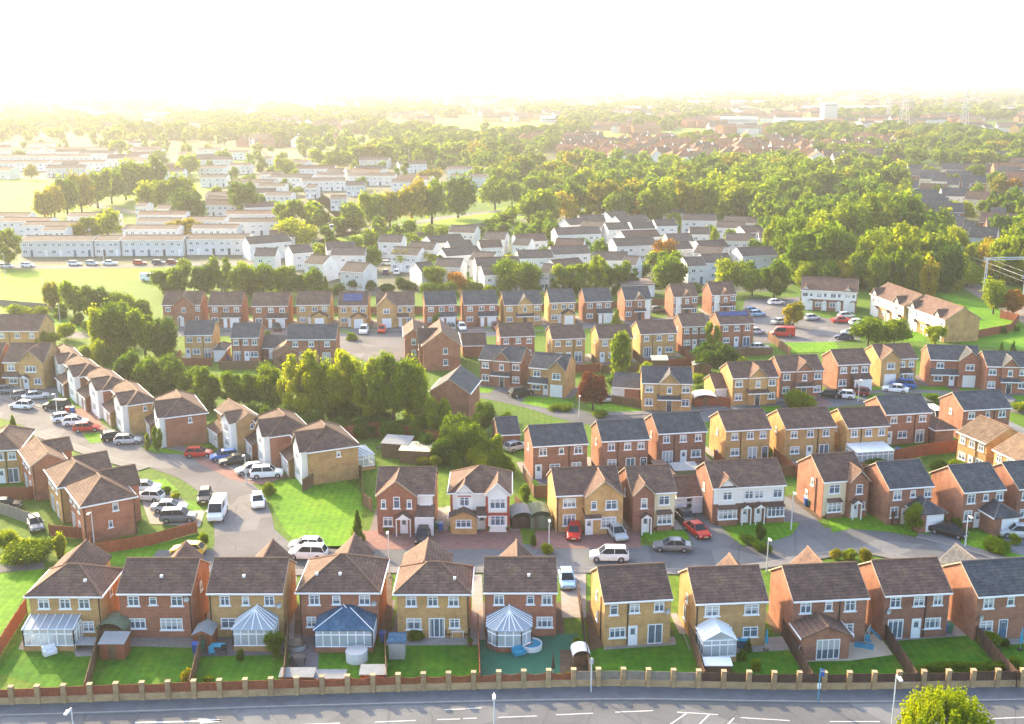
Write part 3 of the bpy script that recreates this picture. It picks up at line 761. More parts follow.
def icosphere():
    t = (1 + 5 ** .5) / 2
    v = np.array([(-1, t, 0), (1, t, 0), (-1, -t, 0), (1, -t, 0), (0, -1, t), (0, 1, t), (0, -1, -t), (0, 1, -t), (t, 0, -1), (t, 0, 1), (-t, 0, -1), (-t, 0, 1)], float)
    v /= np.linalg.norm(v[0])
    f = [(0, 11, 5), (0, 5, 1), (0, 1, 7), (0, 7, 10), (0, 10, 11), (1, 5, 9), (5, 11, 4), (11, 10, 2), (10, 7, 6), (7, 1, 8), (3, 9, 4), (3, 4, 2), (3, 2, 6), (3, 6, 8), (3, 8, 9), (4, 9, 5), (2, 4, 11), (6, 2, 10), (8, 6, 7), (9, 8, 1)]
    v = v.tolist(); mid = {}; out = []
    def m(a, b):
        k = (min(a, b), max(a, b))
        if k not in mid:
            p = np.array(v[a]) + np.array(v[b]); p /= np.linalg.norm(p); mid[k] = len(v); v.append(p.tolist())
        return mid[k]
    for a, b, c in f:
        x, y, z = m(a, b), m(b, c), m(c, a); out += [(a, x, z), (b, y, x), (c, z, y), (x, y, z)]
    return np.array(v), np.array(out)
ICO = icosphere()
CROWNS = {}
LEAFMAT = {'green': 'leaf_green', 'dark': 'leaf_dark', 'yellow': 'leaf_yellow', 'autumn': 'leaf_autumn', 'maroon': 'leaf_maroon', 'gold': 'leaf_gold', 'bright': 'leaf_bright'}
def crown(kind, col, var, lod):
    k = (kind, col, var, lod)
    if k not in CROWNS:
        n, ls = {0: (11000, 0.045), 1: (5000, 0.06), 2: (1900, 0.09)}[lod]
        if kind == 'spray': n, ls = 22000, .024
        CROWNS[k] = crown_mesh('crown', var * 17 + 3, n, ls, kind, LEAFMAT[col])
    return CROWNS[k]
def trunk_mesh(var, kind):
    k = ('trunk', var, kind)
    if k not in CACHE:
        rg = random.Random(var); m = MB()
        m.tube((0, 0, 0), (0, 0, 0.35), 0.028, 0.021, 7); m.tube((0, 0, 0.35), (rg.uniform(-.02, .02), 0, 0.72), 0.021, 0.008, 6)
        if kind not in ('cone',):
            for i in range(6):
                a = rg.uniform(0, 6.28); z = rg.uniform(0.25, 0.5); L = rg.uniform(0.15, 0.26)
                m.tube((0, 0, z), (L * math.cos(a), L * math.sin(a), z + rg.uniform(.15, .3)), 0.012, 0.004, 5)
        CACHE[k] = m.mesh('trunk', ['bark'])
    return CACHE[k]
TREES = []
COLW = {'green': 'green', 'dark': 'dark green', 'yellow': 'yellow-green', 'autumn': 'orange', 'maroon': 'maroon leaved', 'gold': 'golden', 'bright': 'bright yellow-green'}
def tree_at(x, y, h, r, kind='round', col='green', zone='', label=None, group=None, lod=None, cl=None, name=None):
    d = math.hypot(x, y)
    if lod is None: lod = 0 if d < 190 and r > 1.0 else (1 if d < 380 else 2)
    var = random.randrange(3) if lod else random.randrange(2)
    if kind == 'round' and random.random() < 0.3: kind = 'loose'
    bush = kind in ('bush', 'hedge')
    nm = name or {'bush': 'bush', 'hedge': 'hedge', 'cone': 'conifer_tree', 'tall': 'tall_tree'}.get(kind, 'broadleaf_tree')
    t = empty(nm, (x, y, 0), random.uniform(0, 6.28) if kind != 'hedge' else 0)
    cl = cl if cl is not None else (0.0 if bush else min(0.07 * h, 0.9))   # clear stem
    c = place(crown(kind, col, var, lod), 'crown', t, (0, 0, cl + (h - cl) * (.36 if bush else .5)))
    k_ = 1.3 if kind in ('round', 'loose') else 1.1
    c.scale = (r * k_, r * k_ * random.uniform(.9, 1.1), (h - cl) / 2 * 1.06)
    if not bush:
        k = place(trunk_mesh(var, kind), 'trunk', t); k.scale = (h, h, h * 0.92)
    t['category'] = 'bush' if kind == 'bush' else 'hedge' if kind == 'hedge' else 'tree'
    if label: t['label'] = label
    if group: t['group'] = group
    TREES.append((t, zone, col, kind, x, y, h, r)); return t
def tree(px, top, base, rpx, kind='round', col='green', zone='', label=None, **kw):
    x, y, _ = P(px, base); h = max(0.8, height_at(px, base, top)); s = (base - YH) * CT / H
    return tree_at(x, y, h, rpx / s, kind, col, zone, label, **kw)
def label_trees():
    zones = {}
    for T in TREES:
        if not T[0].get('label'): zones.setdefault(T[1], []).append(T)
    for z, ts in zones.items():
        ts.sort(key=lambda T: px_of(T[4], T[5])[0])
        cnt = {}
        for T in ts:
            kw = {'bush': 'bush', 'hedge': 'hedge', 'cone': 'conifer', 'tall': 'slender tree'}.get(T[3], 'tree')
            k = (T[2], kw); cnt[k] = cnt.get(k, 0) + 1
            T[0]['label'] = f"{ordw(cnt[k])} {COLW[T[2]]} {kw} from left {z}"
            T[0]['group'] = 'trees and bushes ' + z
# ------------------------------------------------------------------ cars
def car_meshes(kind):
    k = ('car', kind)
    if k in CACHE: return CACHE[k]
    spec = {  # length, width, height, belt, hood fraction ends: (nose->windscreen foot), screen top, roof end, tail foot
        'hatch': (4.0, 1.72, 1.46, 0.92, 0.26, 0.44, 0.86, 0.985, 0.76),
        'saloon': (4.5, 1.78, 1.43, 0.90, 0.27, 0.43, 0.72, 0.86, 0.80),
        'suv': (4.5, 1.86, 1.68, 1.05, 0.25, 0.40, 0.90, 0.985, 0.90),
        'van': (5.2, 2.0, 2.15, 1.25, 0.13, 0.27, 0.985, 0.995, 1.02)}[kind]
    L, Wd, Ht, belt, f0, f1, f2, f3, nose = spec; hw = Wd / 2
    X = lambda f: L / 2 - f * L     # nose at +x
    gz = 0.22
    # lower body stations: (fraction, bottom, top, half width)
    st = [(0.0, 0.38, nose * 0.78, hw * 0.72), (0.03, 0.25, nose * 0.92, hw * 0.88), (0.09, gz, nose, hw * 0.97), (f0, gz, belt - 0.02, hw), (0.5, gz, belt, hw),
          (0.85, gz, belt + 0.02, hw * 0.99), (0.97, 0.26, belt, hw * 0.93), (1.0, 0.36, belt * 0.93, hw * 0.84)]
    b = MB(); rings = []
    for f, z0, z1, h in st:
        x = X(f); zm = (z0 + z1) / 2
        ring = [(x, -h * 0.92, z0), (x, -h, z0 + 0.12), (x, -h, zm + 0.08), (x, -h * 0.93, z1 - 0.05), (x, -h * 0.82, z1), (x, h * 0.82, z1), (x, h * 0.93, z1 - 0.05), (x, h, zm + 0.08), (x, h, z0 + 0.12), (x, h * 0.92, z0)]
        rings.append(ring)
    for r0, r1 in zip(rings[:-1], rings[1:]):
        for i in range(10): b.poly([r0[i], r0[(i + 1) % 10], r1[(i + 1) % 10], r1[i]])
    b.poly(rings[0]); b.poly(rings[-1][::-1])
    # roof and pillars (paint), glasshouse
    gw0, gw1 = hw * 0.86, hw * 0.68 if kind != 'van' else hw * 0.8
    zb = belt - 0.03
    A = [(X(f0 - 0.01), gw0), (X(f1), gw1), (X(f2), gw1), (X(f3), gw0 * 0.95)]
    zt = Ht
    g = MB()
    fr = [(A[0][0], -gw0, zb), (A[0][0], gw0, zb)]; ft = [(A[1][0], -gw1, zt - 0.04), (A[1][0], gw1, zt - 0.04)]
    rt = [(A[2][0], -gw1, zt - 0.04), (A[2][0], gw1, zt - 0.04)]; rb = [(A[3][0], -gw0 * .95, zb), (A[3][0], gw0 * .95, zb)]
    g.poly([fr[0], fr[1], ft[1], ft[0]]); g.poly([rt[0], rt[1], rb[1], rb[0]])
    for i in (0, 1): g.poly([fr[i], ft[i], rt[i], rb[i]])
    rp = MB(); e = 0.02
    rp.poly([(A[1][0] + .02, -gw1 - e, zt - .03), (A[1][0] + .02, gw1 + e, zt - .03), (A[1][0] - .25, gw1 * .94, zt + .02), (A[1][0] - .25, -gw1 * .94, zt + .02)])
    rp.poly([(A[1][0] - .25, -gw1 * .94, zt + .02), (A[1][0] - .25, gw1 * .94, zt + .02), (A[2][0] + .1, gw1 * .94, zt + .01), (A[2][0] + .1, -gw1 * .94, zt + .01)])
    rp.poly([(A[2][0] + .1, -gw1 * .94, zt + .01), (A[2][0] + .1, gw1 * .94, zt + .01), (A[2][0] - .06, gw1 + e, zt - .04), (A[2][0] - .06, -gw1 - e, zt - .04)])
    for sg in (-1, 1):
        rp.poly([(A[1][0] + .02, sg * (gw1 + e), zt - .03), (A[1][0] - .25, sg * gw1 * .94, zt + .02), (A[2][0] + .1, sg * gw1 * .94, zt + .01), (A[2][0] - .06, sg * (gw1 + e), zt - .04)])
        for (q0, q1) in ((fr, ft), (rb, rt)):
            i = 0 if sg < 0 else 1
            a, c = q0[i], q1[i]; rp.tube((a[0], a[1] + sg * .01, a[2]), (c[0], c[1] + sg * .01, c[2]), 0.045, n=4)
        mx = (A[1][0] + A[2][0]) / 2 + 0.1
        rp.tube((mx, sg * gw0 * 1.0, zb), (mx, sg * (gw1 + .01), zt - .03), 0.04, n=4)
        if kind == 'van':   # solid cargo sides
            rp.slab([(mx - .2, sg * (gw0 + .01), zb), (A[3][0], sg * gw0 * .97, zb), (A[2][0], sg * (gw1 + .02), zt - .04), (mx - .2, sg * (gw1 + .02), zt - .04)], 0.02, 0, (0, sg, 0))
    if kind == 'van': rp.slab([(A[3][0] - .01, -gw0 * .95, zb), (A[3][0] - .01, gw0 * .95, zb), (A[2][0] - .02, gw1, zt - .04), (A[2][0] - .02, -gw1, zt - .04)], 0.02, 0, (-1, 0, 0))
    wr = 0.32 if kind in ('hatch', 'saloon') else 0.37
    tw = MB().tube((0, -0.1, 0), (0, 0.1, 0), wr, n=16); ri = MB().tube((0, -0.115, 0), (0, 0.115, 0), wr * 0.62, n=10)
    ar = MB()
    hl = MB().box(-.06, -.17, -.08, .05, .17, .07); tl = MB().box(-.04, -.13, -.1, .04, .13, .12)
    pl = MB().box(-.015, -.26, -.06, .015, .26, .06); mi = MB().box(-.07, -.1, -.06, .07, .1, .07)
    CACHE[k] = dict(body=b, roof=rp, glass=g.mesh('window', ['carglass']), tyre=tw.mesh('tyre', ['tyre']), rim=ri.mesh('rim', ['rim']), hl=hl.mesh('headlight', ['lampclear']), tl=tl.mesh('tail_light', ['lampred']),
                    pl=pl.mesh('number_plate', ['numberplate']), mi=mi, spec=spec, wr=wr, X=X, c={})
    return CACHE[k]
CARW = {'white': 'white', 'silver': 'silver', 'grey': 'grey', 'blackcar': 'black', 'redcar': 'red', 'bluecar': 'blue', 'yellowcar': 'yellow', 'purplecar': 'purple', 'maroon': 'maroon', 'navy': 'dark blue', 'skyblue': 'pale blue'}
def car(px, py, ang, kind, col, label, x=None, y=None, small=False):
    c = car_meshes(kind)
    if x is None: x, y, _ = P(px, py)
    if col not in c['c']:
        c['c'][col] = (c['body'].mesh('body', [col]), c['roof'].mesh('roof', [col]), c['mi'].mesh('mirror', [col]))
    bo, ro, mi = c['c'][col]; L, Wd, Ht, belt = c['spec'][:4]; X = c['X']
    t = empty('parked_car' if kind != 'van' else 'parked_van', (x, y, 0.035), R(ang), label, 'van' if kind == 'van' else 'car', 'cars and vans parked around the estate')
    place(bo, 'body', t); place(ro, 'roof', t); place(c['glass'], 'window', t)
    for fx in (0.17, 0.80):
        for sg in (-1, 1):
            w = place(c['tyre'], 'tyre', t, (X(fx), sg * (Wd / 2 - 0.09), c['wr'])); 
            place(c['rim'], 'rim', w)
    if not small:
        for sg in (-1, 1):
            place(c['hl'], 'headlight', t, (L / 2 - 0.1, sg * Wd * 0.34, c['spec'][8] * 0.75)); place(c['tl'], 'tail_light', t, (-L / 2 + 0.07, sg * Wd * 0.36, belt * 0.8))
            place(mi, 'mirror', t, (X(c['spec'][4]) - 0.35, sg * (Wd / 2 + 0.06), belt + 0.02))
        place(c['pl'], 'number_plate', t, (L / 2 + 0.005, 0, 0.45)); place(c['pl'], 'number_plate', t, (-L / 2 - 0.005, 0, 0.6))
    return t
# ------------------------------------------------------------------ street furniture, fences, garden things
def lamp(px, pyb, pyt, label, ang=0.0, arm=1.0, double=False, h=None):
    x, y, _ = P(px, pyb); h = h or max(4.0, height_at(px, pyb, pyt))
    t = empty('street_lamp', (x, y, 0), R(ang), label, 'street lamp', 'street lamps of the estate')
    m = MB(); m.tube((0, 0, 0), (0, 0, 1.2), 0.1, 0.09, 8); m.tube((0, 0, 1.2), (0, 0, h), 0.07, 0.05, 8); m.tube((0, 0, h), (0, -arm * 0.6, h + 0.12), 0.045, 0.04, 6); m.build('pole', 'galv', t)
    hd = MB(); hd.slab([(-.14, -arm * .6 + .1, h + .17), (.14, -arm * .6 + .1, h + .17), (.11, -arm * .6 - .6, h + .2), (-.11, -arm * .6 - .6, h + .2)], 0.12); hd.build('lamp_head', 'galv', t)
    MB().box(-.09, -arm * .6 - .5, h + .02, .09, -arm * .6, h + .048).build('lens', 'lampclear', t)
    return t
def fence(pts, h, mat, label, name='garden_fence', posts=True, world=False, group=None, base=False):
    """panel fence along a polyline of photograph points"""
    W = [P(*p)[:2] for p in pts] if not world else pts
    o = empty(name, (W[0][0], W[0][1], 0), 0, label, 'fence' if 'wall' not in name else 'wall', group)
    ox, oy = W[0]; post = MB().box(-.055, -.055, 0, .055, .055, h + .1).mesh('post', [mat])
    for (a, b) in zip(W[:-1], W[1:]):
        L = math.hypot(b[0] - a[0], b[1] - a[1]); 
        if L < .3: continue
        n = max(1, round(L / 1.85)); ux, uy = (b[0] - a[0]) / L, (b[1] - a[1]) / L; nx, ny = -uy * .03, ux * .03
        for i in range(n):
            t0, t1 = L * i / n + .05, L * (i + 1) / n - .05
            dz = random.uniform(-.03, .03)
            A = (a[0] - ox + ux * t0 - nx, a[1] - oy + uy * t0 - ny); B = (a[0] - ox + ux * t1 - nx, a[1] - oy + uy * t1 - ny)
            MB().slab([(A[0], A[1], .06), (B[0], B[1], .06), (B[0], B[1], h + dz), (A[0], A[1], h + dz)], 1, 0, (nx * 2, ny * 2, 0)).build('panel', mat, o)
        for i in range(n + 1):
            t = L * i / n; q = (a[0] - ox + ux * t, a[1] - oy + uy * t); place(post, 'post', o, (q[0], q[1], 0))
    return o
def shed(px, py, w, d, h, ang, label, wall='woodred', roof='felt', style='gable', name='garden_shed', door=True):
    x, y, _ = P(px, py); o = empty(name, (x, y, 0), R(ang), label, 'shed' if name == 'garden_shed' else name.split('_')[-1])
    b = MB(); e = .12
    if style == 'gable':
        z = h * .78; b.box(-w / 2, -d / 2, 0, w / 2, d / 2, z); 
        for yy in (-d / 2, d / 2): b.poly([(-w / 2, yy, z), (w / 2, yy, z), (0, yy, h - .05)])
        r = MB()
        for sg in (-1, 1): r.slab([(sg * (w / 2 + e), -d / 2 - e, z - .05), (0, -d / 2 - e, h), (0, d / 2 + e, h), (sg * (w / 2 + e), d / 2 + e, z - .05)], .06)
    elif style == 'mono':
        b.poly([(-w / 2, -d / 2, 0), (w / 2, -d / 2, 0), (w / 2, -d / 2, h * .85), (-w / 2, -d / 2, h * .85)]); b.box(-w / 2, -d / 2 + .01, 0, w / 2, d / 2, h * .84)
        r = MB().slab([(-w / 2 - e, -d / 2 - e, h * .86), (w / 2 + e, -d / 2 - e, h * .86), (w / 2 + e, d / 2 + e, h), (-w / 2 - e, d / 2 + e, h)], .06)
    elif style == 'barrel':
        b.box(-w / 2, -d / 2, 0, w / 2, d / 2, h * .65); r = MB(); k = 8
        for i in range(k):
            a0, a1 = math.pi * i / k, math.pi * (i + 1) / k
            r.slab([(-math.cos(a0) * (w / 2 + e), -d / 2 - e, h * .65 + math.sin(a0) * h * .35), (-math.cos(a1) * (w / 2 + e), -d / 2 - e, h * .65 + math.sin(a1) * h * .35),
                    (-math.cos(a1) * (w / 2 + e), d / 2 + e, h * .65 + math.sin(a1) * h * .35), (-math.cos(a0) * (w / 2 + e), d / 2 + e, h * .65 + math.sin(a0) * h * .35)], .05)
    b.build('wall', wall, o); r.build('roof', roof, o)
    if door: MB().box(-.4, -d / 2 - .04, .05, .4, -d / 2 - .005, min(1.8, h * .75)).build('door', wall if wall != 'woodred' else 'woodbrown', o)
    return o
def garage_block(px0, px1, D, h, wall, tile, label, roof='gable', doors=(0.0,), ang=None, group=None, face='n', name='garage'):
    s = House(label, px0, px1, D=D, eh=h, pitch=28, roof=roof, wall=wall, tile=tile, detail=1, group=group, ang=ang, name=name, cat='garage')
    for f in doors: s.g(face, f)
    return s.done()
def wheelie(px, py, col, label, ang=0):
    x, y, _ = P(px, py); o = empty('wheelie_bin', (x, y, 0.03), R(ang), label, 'bin', 'wheelie bins')
    b = MB(); w0, w1, h = .22, .29, 1.0
    b.poly([(-w0, -w0, .08), (w0, -w0, .08), (w0, w0, .08), (-w0, w0, .08)])
    for i in range(4):
        c = [(-1, -1), (1, -1), (1, 1), (-1, 1)]; a, e = c[i], c[(i + 1) % 4]
        b.poly([(a[0] * w0, a[1] * w0, .08), (e[0] * w0, e[1] * w0, .08), (e[0] * w1, e[1] * w1, h), (a[0] * w1, a[1] * w1, h)])
    b.build('body', col, o)
    MB().slab([(-.31, -.34, h + .03), (.31, -.34, h + .03), (.31, .3, h + .1), (-.31, .3, h + .1)], .07).build('lid', col, o)
    for sg in (-1, 1): MB().tube((sg * .2, .25, .1), (sg * .26, .25, .1), .1, n=10).build('wheel', 'tyre', o)
    return o
def sheet(name, pts, z, mat, world=False, cut=False):
    W = [P(*p)[:2] for p in pts] if not world else pts
    o = MB().poly([(x, y, z) for x, y in W]).build(name, mat); o['kind'] = 'structure'; return o
def ribbon(W, w0, w1=None):
    """offset both sides of a world polyline"""
    L, Rr = [], []
    for i, p in enumerate(W):
        a = W[max(0, i - 1)]; b = W[min(len(W) - 1, i + 1)]; dx, dy = b[0] - a[0], b[1] - a[1]; k = math.hypot(dx, dy); nx, ny = -dy / k, dx / k
        L.append((p[0] + nx * w0, p[1] + ny * w0)); Rr.append((p[0] + nx * (w1 if w1 is not None else -w0), p[1] + ny * (w1 if w1 is not None else -w0)))
    return L, Rr
def smooth(W, k=6):
    out = []; n = len(W)
    for i in range(n - 1):
        p0, p1, p2, p3 = W[max(0, i - 1)], W[i], W[i + 1], W[min(n - 1, i + 2)]
        for j in range(k):
            t = j / k
            out.append(tuple(0.5 * (2 * p1[c] + (p2[c] - p0[c]) * t + (2 * p0[c] - 5 * p1[c] + 4 * p2[c] - p3[c]) * t * t + (3 * p1[c] - p0[c] - 3 * p2[c] + p3[c]) * t ** 3) for c in (0, 1)))
    out.append(W[-1]); return out
def road(pts, w, z=0.03, mat='asphalt', name='road', sides=(), pw=1.8, sm=6, pmat='pavement'):
    W = smooth([P(*p)[:2] for p in pts], sm); L, Rr = ribbon(W, w / 2); m = MB()
    for i in range(len(W) - 1): m.poly([(*L[i], z), (*Rr[i], z), (*Rr[i + 1], z), (*L[i + 1], z)])
    o = m.build(name, mat); o['kind'] = 'structure'
    for sd, i0, i1 in sides:      # raised pavement with a kerb, over part of the length
        n = len(W); a, b = int(i0 * (n - 1)), int(i1 * (n - 1)); sg = 1 if sd == 'L' else -1
        A, B = ribbon(W, sg * (w / 2), sg * (w / 2 + .14)); C, D = ribbon(W, sg * (w / 2 + .145), sg * (w / 2 + pw))
        km, pm = MB(), MB()
        for i in range(a, b):
            km.slab([(*A[i], .14), (*B[i], .14), (*B[i + 1], .14), (*A[i + 1], .14)], .13); pm.slab([(*C[i], .13), (*D[i], .13), (*D[i + 1], .13), (*C[i + 1], .13)], .12)
        km.build('kerb', 'kerb')['kind'] = 'structure'; pm.build('pavement', pmat)['kind'] = 'structure'
    return W
# ------------------------------------------------------------------ ground and streets
def ground():
    xs = [-14000, -5000, -2000, -900, -450, -200, 0, 200, 450, 900, 2000, 5000, 14000]; ys = [-800, -200, 40, 150, 300, 500, 800, 1300, 2200, 4000, 8000, 16000]
    m = MB(); m.v = [(x, y, 0) for y in ys for x in xs]; k = len(xs)
    for j in range(len(ys) - 1):
        for i in range(k - 1): a = j * k + i; m.f.append((a, a + 1, a + 1 + k, a + k)); m.m.append(0)
    m.build('ground', 'ground')['kind'] = 'structure'
ground()
# main road in the foreground
kerb = [(-40, 720), (0, 717), (128, 713), (256, 708.5), (400, 704.5), (512, 702), (640, 700.5), (768, 702.5), (880, 703), (1070, 700)]
wallb = [(-40, 707), (0, 705.5), (64, 703.5), (128, 701), (256, 697), (384, 692.5), (512, 689), (592, 686.8), (640, 687), (768, 690), (860, 690), (940, 688.5), (1070, 686.5)]
KW = smooth([P(*p)[:2] for p in kerb], 5); BW = smooth([P(*p)[:2] for p in wallb], 3)
sheet('main_road', KW + [(60, 30), (-60, 30)], 0.03, 'asphalt', world=True)
sheet('pavement', [(p[0], p[1] + .15) for p in KW] + [(p[0], p[1] + .1) for p in BW][::-1], 0.13, 'pavement_dark', world=True)
km = MB()
for a, b in zip(KW[:-1], KW[1:]): km.slab([(a[0], a[1] - .02, .145), (b[0], b[1] - .02, .145), (b[0], b[1] + .15, .145), (a[0], a[1] + .15, .145)], .14)
km.build('kerb', 'kerb')['kind'] = 'structure'
def mark(a, b, w=0.14, z=0.042, name='road_marking'):
    A, B = P(*a)[:2], P(*b)[:2]; dx, dy = B[0] - A[0], B[1] - A[1]; k = math.hypot(dx, dy); nx, ny = -dy / k * w / 2, dx / k * w / 2
    return sheet(name, [(A[0] + nx, A[1] + ny), (B[0] + nx, B[1] + ny), (B[0] - nx, B[1] - ny), (A[0] - nx, A[1] - ny)], z, 'paint', world=True)
for a, b in (((444, 710), (466, 709.3)), ((467.5, 708.9), (482, 708.2)), ((375, 722.5), (416, 720.8)), ((437, 720), (460, 719.3)), ((463, 719), (477, 718.4)), ((498, 717.8), (537, 716.3)), ((556, 715.2), (593, 713.6)),
             ((615, 712.6), (653, 711)), ((677, 712.5), (718, 715)), ((686.6, 713.6), (667, 727)), ((709, 715.2), (695, 729)), ((734, 718.3), (722, 731)), ((740.7, 718), (790, 721)), ((992, 719), (1040, 717)), ((300, 725), (340, 723.5)), ((830, 722), (880, 722))):
    mark(a, b, 0.13)
mark((135, 723), (205, 721.5), 0.22); mark((198, 720), (222, 720.6), 0.3); mark((222, 720.8), (200, 723.2), 0.3)
# estate street behind the front row, and its curving arm to the far left
RB = road([(150, 562), (200, 561), (256, 559), (320, 558), (400, 556), (512, 556), (600, 556), (680, 557), (740, 553), (795, 544), (850, 538), (900, 545), (950, 558), (1000, 574), (1070, 600)], 6.6, sides=(('L', 0.80, 1.0), ('R', 0.1, 0.98)), pw=1.5)
RA = road([(-60, 396), (-20, 404), (20, 413), (60, 426), (100, 440), (135, 452), (170, 461), (205, 474), (232, 494), (243, 520), (246, 556)], 7.2, z=0.036, mat='asphalt_pale', sides=(('L', 0.05, 0.25), ('L', 0.42, 0.78), ('R', 0.3, 0.6)))
RAp = road([(40, 412), (90, 428), (110, 445), (60, 436)], 4.5, z=0.022, mat='asphalt_pale')
sheet('road', [(188, 470), (214, 478), (250, 500), (275, 530), (300, 552), (255, 566), (205, 564), (222, 530), (226, 505), (205, 488)], 0.026, 'asphalt_pale')
# street between the second and third line of houses
RC = road([(470, 390), (505, 397), (540, 405), (580, 417), (620, 421), (690, 417), (760, 410), (830, 402), (900, 398), (960, 400), (1050, 414)], 6.0, sides=(('L', 0.35, 0.95),))
RCb = road([(960, 400), (1000, 425), (1060, 450)], 5.5, z=0.026)
# far street in front of the long row, and cul-de-sac
RF = road([(90, 336), (160, 334), (240, 333), (330, 334), (420, 334), (480, 334), (510, 331), (560, 327), (640, 323), (700, 318), (760, 318), (800, 330), (840, 338)], 6.0, mat='asphalt_pale', sides=(('L', 0.05, 0.5),))
sheet('road', [(330, 334), (420, 334), (425, 345), (405, 360), (375, 365), (340, 350)], 0.045, 'asphalt_pale')
RG = road([(-40, 330), (30, 333), (90, 336)], 5.5, mat='asphalt_pale')
sheet('car_park', [(745, 300), (800, 297), (800, 316), (868, 322), (860, 340), (800, 345), (755, 343), (740, 322)], 0.05, 'asphalt_pale')
RH = road([(-60, 266), (60, 267), (170, 265), (260, 262), (280, 252), (262, 235), (250, 222), (190, 216), (130, 212), (60, 196)], 6.5, mat='asphalt_pale')
RI = road([(262, 246), (300, 235), (340, 231), (400, 225), (470, 214), (560, 206), (640, 200)], 6.0, mat='asphalt_pale')
RJ = road([(512, 216), (560, 213), (600, 206)], 3.5, mat='pavement', z=0.05)
sheet('railway', [(940, 280), (952, 282), (1060, 345), (1060, 322), (985, 288), (955, 272)], 0.03, 'ballast')
RL = [road([(905, 262), (960, 281), (1010, 303), (1070, 328)], 0.18, z=0.14, mat='metalgrey', name='rail'), road([(908, 261.5), (963, 280), (1013, 301.5), (1070, 325)], 0.18, z=0.14, mat='metalgrey', name='rail')]
sheet('path', [(-20, 566), (44, 563), (44, 569), (-20, 575)], 0.05, 'asphalt')
def lawn(pts, mat='lawn', z=0.015): return sheet('lawn', pts, z, mat)
lawn([(272, 484), (300, 478), (345, 480), (361, 492), (362, 520), (361, 545), (352, 550), (330, 549), (300, 545), (286, 532), (277, 516), (271, 500)], z=0.03)
lawn([(-30, 572), (44, 567), (40, 580), (22, 600), (0, 640), (-30, 660)])
lawn([(88, 556), (140, 546), (196, 537), (200, 556), (130, 563), (60, 566)]); lawn([(640, 532), (686, 531), (690, 540), (650, 542)], z=0.05); lawn([(727, 528), (770, 521), (800, 523), (792, 535), (775, 541), (742, 546)], z=0.05)
lawn([(828, 519), (866, 513), (890, 521), (925, 528), (948, 543), (900, 533), (850, 529), (832, 533)], z=0.05); lawn([(955, 528), (985, 533), (1010, 545), (1030, 556), (1000, 560), (962, 545)], z=0.05)
lawn([(140, 446), (206, 444), (213, 446), (190, 455), (152, 453)], z=.05); lawn([(82, 434), (108, 432), (110, 441), (90, 444)], z=.06); lawn([(48, 400), (72, 398), (74, 408), (50, 409)], z=.06)
lawn([(138, 482), (165, 479), (178, 490), (160, 496)], z=.05); lawn([(150, 505), (196, 501), (203, 510), (175, 513)], z=.05)
lawn([(520, 403), (552, 396), (575, 404), (570, 412), (545, 408)], z=.06); lawn([(585, 405), (640, 402), (650, 411), (600, 413)], z=.06)
lawn([(780, 296), (830, 296)], z=.05) if 0 else None
lawn([(770, 343), (835, 342), (842, 352), (790, 353)], z=.06)
lawn([(925, 290), (955, 295), (1010, 312), (1060, 330), (1060, 352), (960, 345), (975, 325), (950, 300)], z=.02); lawn([(855, 318), (925, 330), (925, 342), (850, 338)], z=.04)
lawn([(895, 390), (945, 386), (955, 393), (910, 398)], z=.05); lawn([(865, 388), (880, 387), (886, 397), (868, 400)], z=.05)
lawn([(-40, 275), (60, 271), (165, 269), (150, 280), (60, 283), (-40, 290)], 'field'); lawn([(-40, 298), (60, 296), (55, 310), (-40, 312)], 'field'); lawn([(-40, 315), (100, 318), (120, 331), (-40, 328)])
lawn([(-60, 182), (30, 178), (70, 181), (100, 198), (90, 212), (20, 222), (-60, 226)], 'field')
lawn([(335, 238), (400, 228), (480, 212), (512, 205), (560, 200), (565, 212), (500, 222), (420, 232), (345, 244)], 'field', .02)
lawn([(438, 123), (500, 121), (545, 127), (560, 135), (520, 140), (450, 137)], 'field', .1); lawn([(590, 132), (640, 131), (650, 143), (600, 141)], 'field', .1); lawn([(722, 137), (745, 137), (742, 144), (724, 144)], 'field', .1)
sheet('town_ground', [(430, 140), (560, 136), (760, 138), (900, 140), (880, 165), (760, 172), (620, 170), (430, 160)], 0.05, 'townearth')
sheet('town_ground', [(-200, 130), (200, 128), (300, 128), (300, 150), (150, 156), (-200, 160)], 0.05, 'townearth')
sheet('town_ground', [(880, 165), (1000, 162), (1080, 165), (1080, 240), (1010, 225), (935, 235), (900, 205), (870, 185)], 0.04, 'townearth')
sheet('estate_ground', [(180, 232), (260, 150), (470, 150), (460, 200), (350, 230), (260, 260), (320, 300), (460, 290), (300, 235)], 0.008, 'estateground')
sheet('estate_ground', [(520, 214), (640, 205), (800, 240), (830, 262), (780, 292), (600, 292), (520, 260)], 0.008, 'estateground')
sheet('estate_ground', [(-60, 228), (255, 225), (250, 262), (-60, 266)], 0.008, 'estateground')
sheet('estate_ground', [(-60, 150), (180, 150), (170, 180), (-60, 182)], 0.008, 'estateground')
